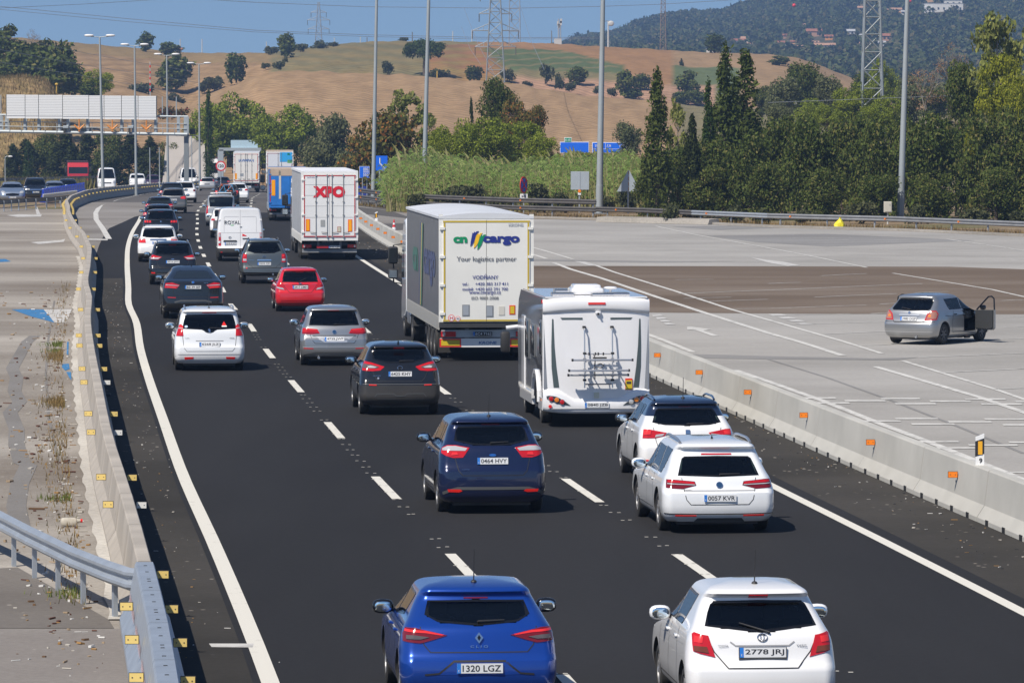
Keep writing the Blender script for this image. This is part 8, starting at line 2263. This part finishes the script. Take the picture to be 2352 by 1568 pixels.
cable('high cable passing the big pylon to the top edge above the wood', [(440, -3), (588, 6), (838, 16), (1170, 19.5), (1384, 15), (1523, 10), (1720, -2)], 900, 1000, .045)
cable('cable from the left edge into the holm oaks', [(-100, 70), (0, 85), (90, 100), (175, 118), (260, 134), (440, 164)], 560, 640, .022); cable('cable across the holm oak clump', [(-100, 96), (0, 114), (95, 132), (188, 149), (300, 166), (455, 190)], 560, 640, .022); cable('lowest cable across the holm oak clump', [(-100, 122), (0, 143), (100, 160), (195, 175), (290, 192), (400, 212)], 560, 640, .022)
cable('thin cable crossing in front of the lattice mast foot', [(1764, 236), (1900, 231), (2080, 224), (2200, 220)], 400, 400, .016)
for x0, y0, x1, y1, nm in ((1060, 62, 1105, 150, 'first'), (1066, 20, 1135, 170, 'second'), (1195, 15, 1250, 160, 'third')):
    cable('slack wire hanging from an arm of the big pylon, %s from the lighting column' % nm, [(x0, y0), ((x0+x1)/2-3, (y0+y1)/2+6), (x1, y1)], 900, 760, .03)
# ---------------------------------------------------------------- sign gantry
GST = mat('gantry_steel', (.40, .44, .46), .5, .3)
def gantry():
    Y = 470; px = Y/F
    root = thing('sign_gantry', 'long sign gantry over the road with white louvred panels and a walkway', 'gantry', AT(428, 420, Y))
    o = root.location.copy()
    def P(x, y, dy=0): return AT(x, y, Y)+Vector((0, dy, 0))-o
    dz = lambda a, b: [a, b]
    mb = MB()
    for dy in (-.6, .6):
        mb.tube([P(-330, 258, dy), P(0, 264, dy), P(431, 268, dy)], .10, GST, 6); mb.tube([P(-330, 296, dy), P(0, 302, dy), P(431, 309, dy)], .16, GST, 6)
    for x in (-300, -200, -100, -60, 3, 16, 58, 90, 137, 157, 202, 280, 306, 358, 410, 428):
        a, b_ = 264+x*.0093, 302+x*.0165
        for dy in (-.6, .6): mb.box((P(x, (a+b_)/2, dy)), (.22 if x < 420 else .40, .16, (b_-a)*px), GST)
    mb.build('truss', root)
    mb = MB()
    for t in (.40, .68):
        mb.tube([P(-330, 258+38*t, -.75), P(0, 264+38*t, -.75), P(429, 268+41*t, -.75)], .035, GST, 5)
    for x in range(-300, 425, 27): mb.tube([P(x, 280+x*.01, -.75), P(x, 302+x*.0165, -.75)], .025, GST, 4)
    mb.build('walkway_rail', root)
    mb = MB(); z0 = o.z; b0 = P(428, 309); g = GZ(Y)-o.z
    mb.box((b0.x, 0, (b0.z+g)/2), (.42, .5, b0.z-g), mat('gantry_column_grey', (.20, .22, .23), .5)); mb.build('column', root); mb = MB(); mb.box((P(436, 312).x, 0, P(436, 312).z), (1.6, .12, .08), STEEL); mb.box((P(443, 303).x, 0, P(443, 303).z), (.5, .3, .5), GBLK); mb.build('bracket', root)
    LOU = mat('louvre_white', (.78, .79, .79), .4); edges = [16.6, 60, 91, 146, 206, 241, 281, 319, 361]
    edges = [-300, -180, -60] + [17, 60, 91, 146, 206, 241, 281, 319, 361]
    for a, b_ in zip(edges[:-1], edges[1:]):
        if a == -60: continue
        mb = MB(); yt, yb = 217.5+(a-17)*.0105, 266+(a-17)*.010; n = 13
        w_ = (b_-a)*px-.05; xc = P((a+b_)/2, yt).x
        for k in range(n):
            z = P(a, yt+(yb-yt)*(k+.5)/n).z; mb.box((xc, -1.05, z), (w_, .03, (yb-yt)/n*px*.86), LOU, None)
            mb.box((xc, -.98, z-(yb-yt)/n*px*.42), (w_, .02, (yb-yt)/n*px*.42), mat('louvre_gap', (.33, .34, .35), .6))
        mb.box((xc, -1.0, P(a, yb+3.2).z), (w_, .05, .22), LOU)
        for xx in (a, b_): mb.box((P(xx, yt).x, -.93, P(xx, (yt+yb)/2).z), (.09, .10, (yb-yt)*px), DKST)
        mb.build('louvred_panel', root)
    for x in (184, 260, 338):
        mb = MB(); c = P(x, 290, -.95)
        for s_ in (-1, 1): mb.tube([c+Vector((0, 0, -.30)), c+Vector((s_*.48, 0, .12))], .08, mat('orange_arrow', (.70, .27, .05), .5), 5)
        mb.tube([c+Vector((0, 0, .75)), c+Vector((0, 0, -.5))], .06, mat('orange_arrow', (.6, .3, .1)), 5); mb.build('arrow_sign', root)
    for x in (153, 302): mb = MB(); mb.box(P(x, 292, -.8), (.5, .4, .25), GST, None, .04); mb.box(P(x-3, 297, -.8), (.2, .3, .6), DKST); mb.build('camera_housing', root)
    for x, t in ((2, 218), (373, 222), (405, 222)): mb = MB(); mb.tube([P(x, 268), P(x, t)], .05, GST, 5); mb.build('lightning_rod', root)
gantry()
def gantry2():
    Y = 620; o = AT(507, 440, Y); o.z = GZ(Y); root = thing('sign_gantry', 'distant gantry with a plain pale blue sign back above the far lorries', 'gantry', o); P = lambda x, y: AT(x, y, Y)-o
    mb = MB(); mb.box((0, 0, P(507, 344).z/2), (.7, .5, P(507, 344).z), GST); mb.build('column', root); mb = MB(); a, b_ = P(503, 343), P(600, 344); mb.box(((a.x+b_.x)/2, 0, a.z), (b_.x-a.x, .5, .36), GST); mb.build('beam', root)
    mb = MB(); a, b_ = P(530, 322), P(592, 342); mb.box(((a.x+b_.x)/2, .1, (a.z+b_.z)/2), (b_.x-a.x, .12, a.z-b_.z), mat('pale_blue_back', (.42, .56, .64), .4)); mb.build('sign_panel', root)
gantry2()
# ---------------------------------------------------------------- road signs
SBK = mat('sign_back_grey', (.40, .45, .49), .45, .2, noise=(3, .06)); SBLU = mat('sign_blue', (.008, .13, .72), .4); SGRN = mat('sign_green', (.0, .27, .15), .4); SRED = mat('sign_red', (.62, .02, .025), .4); SWH = mat('sign_white', (.72, .73, .74), .4)
def post_sign(name, label, x, Y, ybase=None):
    b = AT(x, 480, Y); b.z = GZ(Y); return thing(name, label, 'road sign', b), lambda xx, yy, dy=0: AT(xx, yy, Y)+Vector((0, dy, 0))-b
root, P = post_sign('road_sign', 'grey back of a square sign with an orange light beneath it', 1331, 333)
mb = MB(); a, c = P(1311, 394), P(1353, 436); mb.box(((a.x+c.x)/2, 0, (a.z+c.z)/2), (c.x-a.x, .04, a.z-c.z), SBK, None, .01); mb.box(((a.x+c.x)/2, -.03, (a.z+c.z)/2), (.03, .02, a.z-c.z-.06), GALV); mb.build('panel', root)
mb = MB(); mb.tube([(0, .05, 0), (0, .05, a.z)], .06, GALV, 8); mb.build('post', root); mb = MB(); q = P(1331, 439); mb.lathe([(-.08, .10), (.06, .11)], REFL_O, 12, 'y', q); mb.box(q+Vector((0, 0, -.17)), (.2, .1, .16), WHT); mb.build('warning_light', root)
root, P = post_sign('road_sign', 'grey back of a triangular sign beside the solitary cypress', 1443, 331)
mb = MB(); mb.prism([(P(1417, 440).x, P(1417, 440).z), (P(1471, 440).x, P(1471, 440).z), (P(1444, 391).x+.03, P(1444, 391).z), (P(1444, 391).x-.03, P(1444, 391).z)], -.02, .02, SBK)
for t in (397, 410, 422, 434): mb.box(P(1443.5, t, -.03), (.04, .02, .22), mat('rusty_clip', (.40, .18, .07), .7))
mb.build('panel', root); mb = MB(); mb.tube([(0, .05, 0), (0, .05, P(1444, 420).z)], .055, GALV, 8); mb.build('post', root)
root, P = post_sign('road_sign', 'round blue and red no-stopping sign turned away, with a white plate below', 1203, 332)
c = P(1203, 425); Mr = T(c) @ RZ(R(64)); rr = 19.5*332/F
mb = MB(); mb.lathe([(-.02, rr), (.02, rr)], SRED, 28, 'y', M=Mr); mb.lathe([(-.026, rr*.80), (-.0, rr*.80)], SBLU, 28, 'y', M=Mr)
for s_ in (-1, 1): mb.tube([(-rr*.56*s_, -.03, -rr*.56), (rr*.56*s_, -.03, rr*.56)], .05, SRED, 4, Mr)
mb.build('panel', root); mb = MB(); q = P(1203, 451); mb.box((q.x, -.02, q.z), (17*338/F, .03, 11*338/F), SWH); mb.box((q.x, -.038, q.z), (.24, .01, .06), INK); mb.add([(q.x-.17, -.04, q.z), (q.x-.08, -.04, q.z+.07), (q.x-.08, -.04, q.z-.07)], [(0, 1, 2)], INK); mb.add([(q.x+.17, -.04, q.z), (q.x+.08, -.04, q.z+.07), (q.x+.08, -.04, q.z-.07)], [(0, 1, 2)], INK); mb.build('arrow_plate', root); mb = MB(); mb.tube([(0, .05, 0), (0, .05, P(1203, 410).z)], .05, GALV, 8); mb.build('post', root)
root, P = post_sign('road_sign', 'round speed limit sign reading 120 before the far lorries', 507.3, 548)
c = P(507.3, 381.4); rr = 11.8*548/F; mb = MB(); mb.lathe([(-.02, rr), (.02, rr)], SRED, 26, 'y', c); mb.lathe([(-.026, rr*.76), (.0, rr*.76)], SWH, 26, 'y', c); text(mb, '120', INK, T((c.x, -.04, c.z)), w=rr*1.15, h=rr*.62, bold=.03); mb.build('panel', root); mb = MB(); mb.tube([(0, .05, 0), (0, .05, c.z)], .05, GALV, 8); mb.build('post', root)
root, P = post_sign('road_sign', 'small blue sign with white writing by the exit road', 837, 395)
mb = MB(); a, c = P(825.5, 382), P(849, 409); mb.box(((a.x+c.x)/2, 0, (a.z+c.z)/2), (c.x-a.x, .04, a.z-c.z), SWH); mb.box(((a.x+c.x)/2, -.012, (a.z+c.z)/2), (c.x-a.x-.05, .04, a.z-c.z-.05), SBLU)
for k in range(3): text(mb, '8I6', PLW, T((a.x+.36+.15*k, -.04, (a.z+c.z)/2)) @ RY(math.pi/2), w=.72, h=.11, bold=.02)
mb.build('panel', root); mb = MB()
for x in (.2, -.15): mb.tube([(x, .05, 0), (x, .05, a.z-.1)], .04, GALV, 6)
mb.build('post', root)
root, P = post_sign('distance_sign', 'small blue distance sign reading 426.0', 869.6, 372)
mb = MB(); a, c = P(861, 411.5), P(877.5, 420.5); mb.box(((a.x+c.x)/2, 0, (a.z+c.z)/2), (c.x-a.x, .04, a.z-c.z), SBLU); text(mb, '426.0', PLW, T(((a.x+c.x)/2, -.03, (a.z+c.z)/2)), w=(c.x-a.x)*.84, h=.17, bold=.02); mb.build('panel', root); mb = MB(); mb.tube([(0, .05, 0), (0, .05, a.z-.1)], .05, GALV, 6); mb.build('post', root)
root, P = post_sign('road_sign', 'blue exit arrow sign half covered by rusty leaves', 872, 378)
mb = MB(); a, c = P(862, 358), P(890, 392); mb.box(((a.x+c.x)/2, 0, (a.z+c.z)/2), (c.x-a.x, .04, a.z-c.z), SBLU); mb.tube([P(873, 376, -.03), P(873, 363, -.03)], .05, SWH, 4); mb.tube([P(873, 376, -.03), P(884, 388, -.03)], .05, SWH, 4); mb.build('panel', root); mb = MB(); mb.tube([(0, .05, 0), (0, .05, a.z-.1)], .06, GALV, 6); mb.build('post', root)
def big_sign(label, x0, x1, y0, y1, Y, words, px):
    xm = (x0+x1)/2; root, P = post_sign('direction_sign', label, xm, Y); a, c = P(x0, y0), P(x1, y1); w, h = c.x-a.x, a.z-c.z
    mb = MB(); mb.box(((a.x+c.x)/2, 0, (a.z+c.z)/2), (w, .06, h), SWH, None, .02); mb.box(((a.x+c.x)/2, -.014, (a.z+c.z)/2), (w-.10, .06, h-.10), SBLU, None, .02)
    for s, dx, dz, ww, hh in words: text(mb, s, PLW, T(((a.x+c.x)/2+dx, -.05, a.z-dz)), w=ww, h=hh, bold=.02)
    for q in px: mb.box(((a.x+c.x)/2+q[0], -.045, a.z-q[1]), (q[2], .02, q[3]), SWH)
    mb.build('panel', root); mb = MB()
    for s_ in (-.35, .35): mb.tube([(s_*w, .1, 0), (s_*w, .1, a.z)], .09, GALV, 6)
    mb.build('post', root); return root, P
r1, P = big_sign('wide blue direction sign with the small green route plate on top', 1286, 1353, 326, 352, 500, (), ())
mb = MB(); a, c = P(1296, 316), P(1313, 327.5); mb.box(((a.x+c.x)/2, -.02, (a.z+c.z)/2), (c.x-a.x, .05, a.z-c.z), SWH, None, .02); mb.box(((a.x+c.x)/2, -.032, (a.z+c.z)/2), (c.x-a.x-.08, .05, a.z-c.z-.08), SGRN, None, .02); text(mb, 'E-15', PLW, T(((a.x+c.x)/2, -.065, (a.z+c.z)/2)), w=.50, h=.20, bold=.02); mb.build('route_plate', r1)
big_sign('wide blue direction sign with exit arrow and number 129', 1360, 1439, 327, 352, 500, (('75B', -1.15, .36, .55, .24), ('/\u2197', -.05, .34, .4, .30), ('129', 1.25, .36, .48, .22)), ((-.38, .36, .03, .55), (-.8, .66, 1.6, .03), (.8, .66, 1.6, .03)))
# delineators, cone, box, bag, jug
def delineator(label, p, w=.13, h=.50, txt=None, rz=0):
    root = thing('delineator', label, 'marker post', p, rz); mb = MB(); mb.prism([(-w/2, 0), (w/2, 0), (w/2, h), (-w/2, h-.06)], -.03, .03, WHT); mb.prism([(-w/2-.002, h*.27), (w/2+.002, h*.36), (w/2+.002, h*.86), (-w/2-.002, h*.76)], -.033, .033, INK); mb.build('body', root)
    mb = MB(); mb.box((.005, -.037, h*.55), (w*.5, .012, h*.42), mat('amber_reflector', (.80, .40, .02), .4)); mb.build('reflector', root)
    if txt: mb = MB(); text(mb, txt, INK, T((.015, -.034, h*.145)), h=.085, bold=.03); mb.build('lettering', root)
    return root
y9 = 87.0
p9 = [q for q in ys(80, 96, .25)]
bx = min(p9, key=lambda y: abs(CX+LP(9.5, y).x/LP(9.5, y).y*F-2254)); P9 = LP(9.5, bx); P9.z = .85
delineator('black and white marker post numbered 9 on top of the barrier', P9, .145, .53, '9')
bx = min(ys(240, 316, .5), key=lambda y: abs(CX+LP(9.5, y).x/LP(9.5, y).y*F-864)); P8 = LP(9.5, bx); P8.z = .85
delineator('black and white marker post on the far part of the barrier', P8, .14, .50); p = GG(1190, 500)
q = AT(1192, 470, 300)
for x, y, Y, lab in ((1192-0, 484, 345, ''), ):
    pass
b = AT(588+1388*.25, 455, 352); b.z = .3; delineator('marker post behind the double guardrail beside the reeds', b, .2, 1.15)
for x, lab in ((866.5-0, 'marker post on the blue barrier nearer the silver exit car'), (880, 'marker post on the blue barrier nearer the distance sign')):
    pass
for x, Y, lab in ((846, 420, 'marker post before the silver car on the exit road'), (852.5, 405, 'marker post next to the lighting column on the exit road')):
    b = AT(x, 434, Y); b.z = AT(x, 441, Y).z; delineator(lab, b, .26, .75)
p = GG(905, 536); root = thing('traffic_cone', 'orange and white traffic cone behind the pale barrier', 'cone', p)
mb = MB(); mb.box((0, 0, .03), (.36, .36, .06), REFL_O); mb.lathe([(.06, .14), (.2, .115)], SRED, 16, 'z'); mb.lathe([(.2, .115), (.34, .09)], SWH, 16, 'z'); mb.lathe([(.34, .09), (.48, .068)], SRED, 16, 'z'); mb.lathe([(.48, .068), (.58, .052)], SWH, 16, 'z'); mb.lathe([(.58, .052), (.76, .025)], SRED, 16, 'z'); mb.build('body', root)
Y = 300; b = AT(2039, 500, Y); b.z = 0; root = thing('utility_box', 'cream utility box on a thin post beside the lighting column', 'utility box', b); P = lambda x, y: AT(x, y, Y)-b
mb = MB(); a, c = P(2030, 463), P(2048, 488); CRB = mat('cabinet_cream', (.50, .47, .40), .6); mb.box(((a.x+c.x)/2, 0, (a.z+c.z)/2), (c.x-a.x, .35, a.z-c.z), CRB, None, .02); mb.build('cabinet', root); mb = MB(); mb.box(((a.x+c.x)/2, -.185, (a.z+c.z)/2), ((c.x-a.x)*.82, .02, (a.z-c.z)*.86), CRB, None, .008); mb.lathe([(-.21, .03), (-.18, .03)], STEEL, 10, 'y', (c.x-.12, 0, (a.z+c.z)/2+.12)); mb.build('door', root); mb = MB(); mb.tube([(0, 0, 0), (0, 0, c.z)], .05, PALEP, 8); mb.build('post', root)
p = GG(1926, 525); BAG = mat('yellow_bag', (.72, .62, .02), .45, bump=(7, .6, .05)); root = thing('rubbish_bag', 'bright yellow bag leaning on the guardrail', 'bag', p-Vector((0, .4, 0)))
rg = random.Random(3); mb = MB(); vs, fs = [], []; prof = [(0, .22), (.08, .30), (.22, .29), (.36, .22), (.48, .12), (.56, .05), (.64, .07)]
for z, r in prof:
    for k in range(14): a = 2*math.pi*k/14; q = r*(1+rg.uniform(-.16, .16)); vs.append((q*math.cos(a)+z*.10, q*.8*math.sin(a), z))
for j in range(len(prof)-1):
    for k in range(14): fs.append((j*14+k, j*14+(k+1) % 14, j*14+14+(k+1) % 14, j*14+14+k))
fs.append(tuple(range(14))); mb.add(vs, fs, BAG); mb.build('bag', root, 30)
p = GG(158, 1207); JUG = mat('dirty_plastic', (.50, .46, .38), .5, noise=(6, .25)); root = thing('plastic_jug', 'dirty pale plastic jug lying on the old pavement', 'jug', p, R(8)); root.scale = (.75, .75, .75); mb = MB(); mb.box((0, 0, .09), (.36, .2, .18), JUG, None, .06); mb.tube([(.16, 0, .10), (.26, 0, .11)], [.06, .035], JUG, 8); mb.build('body', root, 40); mb = MB(); mb.tube([(.255, 0, .11), (.30, 0, .11)], .042, REFL_R, 10); mb.build('cap', root)
p = GG(485, 1625)
for x, y, s, m_, lab in ((244, 909, .10, DKST, 'scrap of black rubber on the pavement near the kerb'), ):
    p = GG(x, y); mb = MB(); mb.box((0, 0, s*.3), (s*2.2, s*2, s*.6), m_, None, s*.2); o = mb.build('rubber_scrap'); o.location = p; tag(o, lab, 'scrap')
# shotcrete slope behind the gantry
Y = 640; mb = MB(); q = [AT(382, 312, Y), AT(452, 312, Y), AT(470, 325, Y), AT(474, 430, Y-12), AT(372, 430, Y-12)]
mb.add([tuple(v) for v in q]+[tuple(v+Vector((0, 4, -.5))) for v in q], [(0, 1, 2, 3, 4), (9, 8, 7, 6, 5), (0, 5, 6, 1), (1, 6, 7, 2), (2, 7, 8, 3), (3, 8, 9, 4), (4, 9, 5, 0)], mat('shotcrete', (.36, .33, .30), .9, noise=(.3, .1)))
tag(mb.build('retaining_wall'), 'bare pale concrete slope behind the gantry column', 'wall')
# ---------------------------------------------------------------- air
mb = MB(); mb.box((0, 1900, 70), (3600, 4400, 160), mat('haze_shell'))
hz = mb.build('haze'); hm = bpy.data.materials.new('haze'); hm.use_nodes = True; n = hm.node_tree.nodes; n.remove(n['Principled BSDF'])
v = n.new('ShaderNodeVolumePrincipled'); v.inputs['Color'].default_value = (.40, .62, 1.0, 1); v.inputs['Density'].default_value = .00019; v.inputs['Anisotropy'].default_value = .2
hm.node_tree.links.new(v.outputs[0], n['Material Output'].inputs['Volume']); hz.data.materials.clear(); hz.data.materials.append(hm)
tag(hz, kind='stuff')
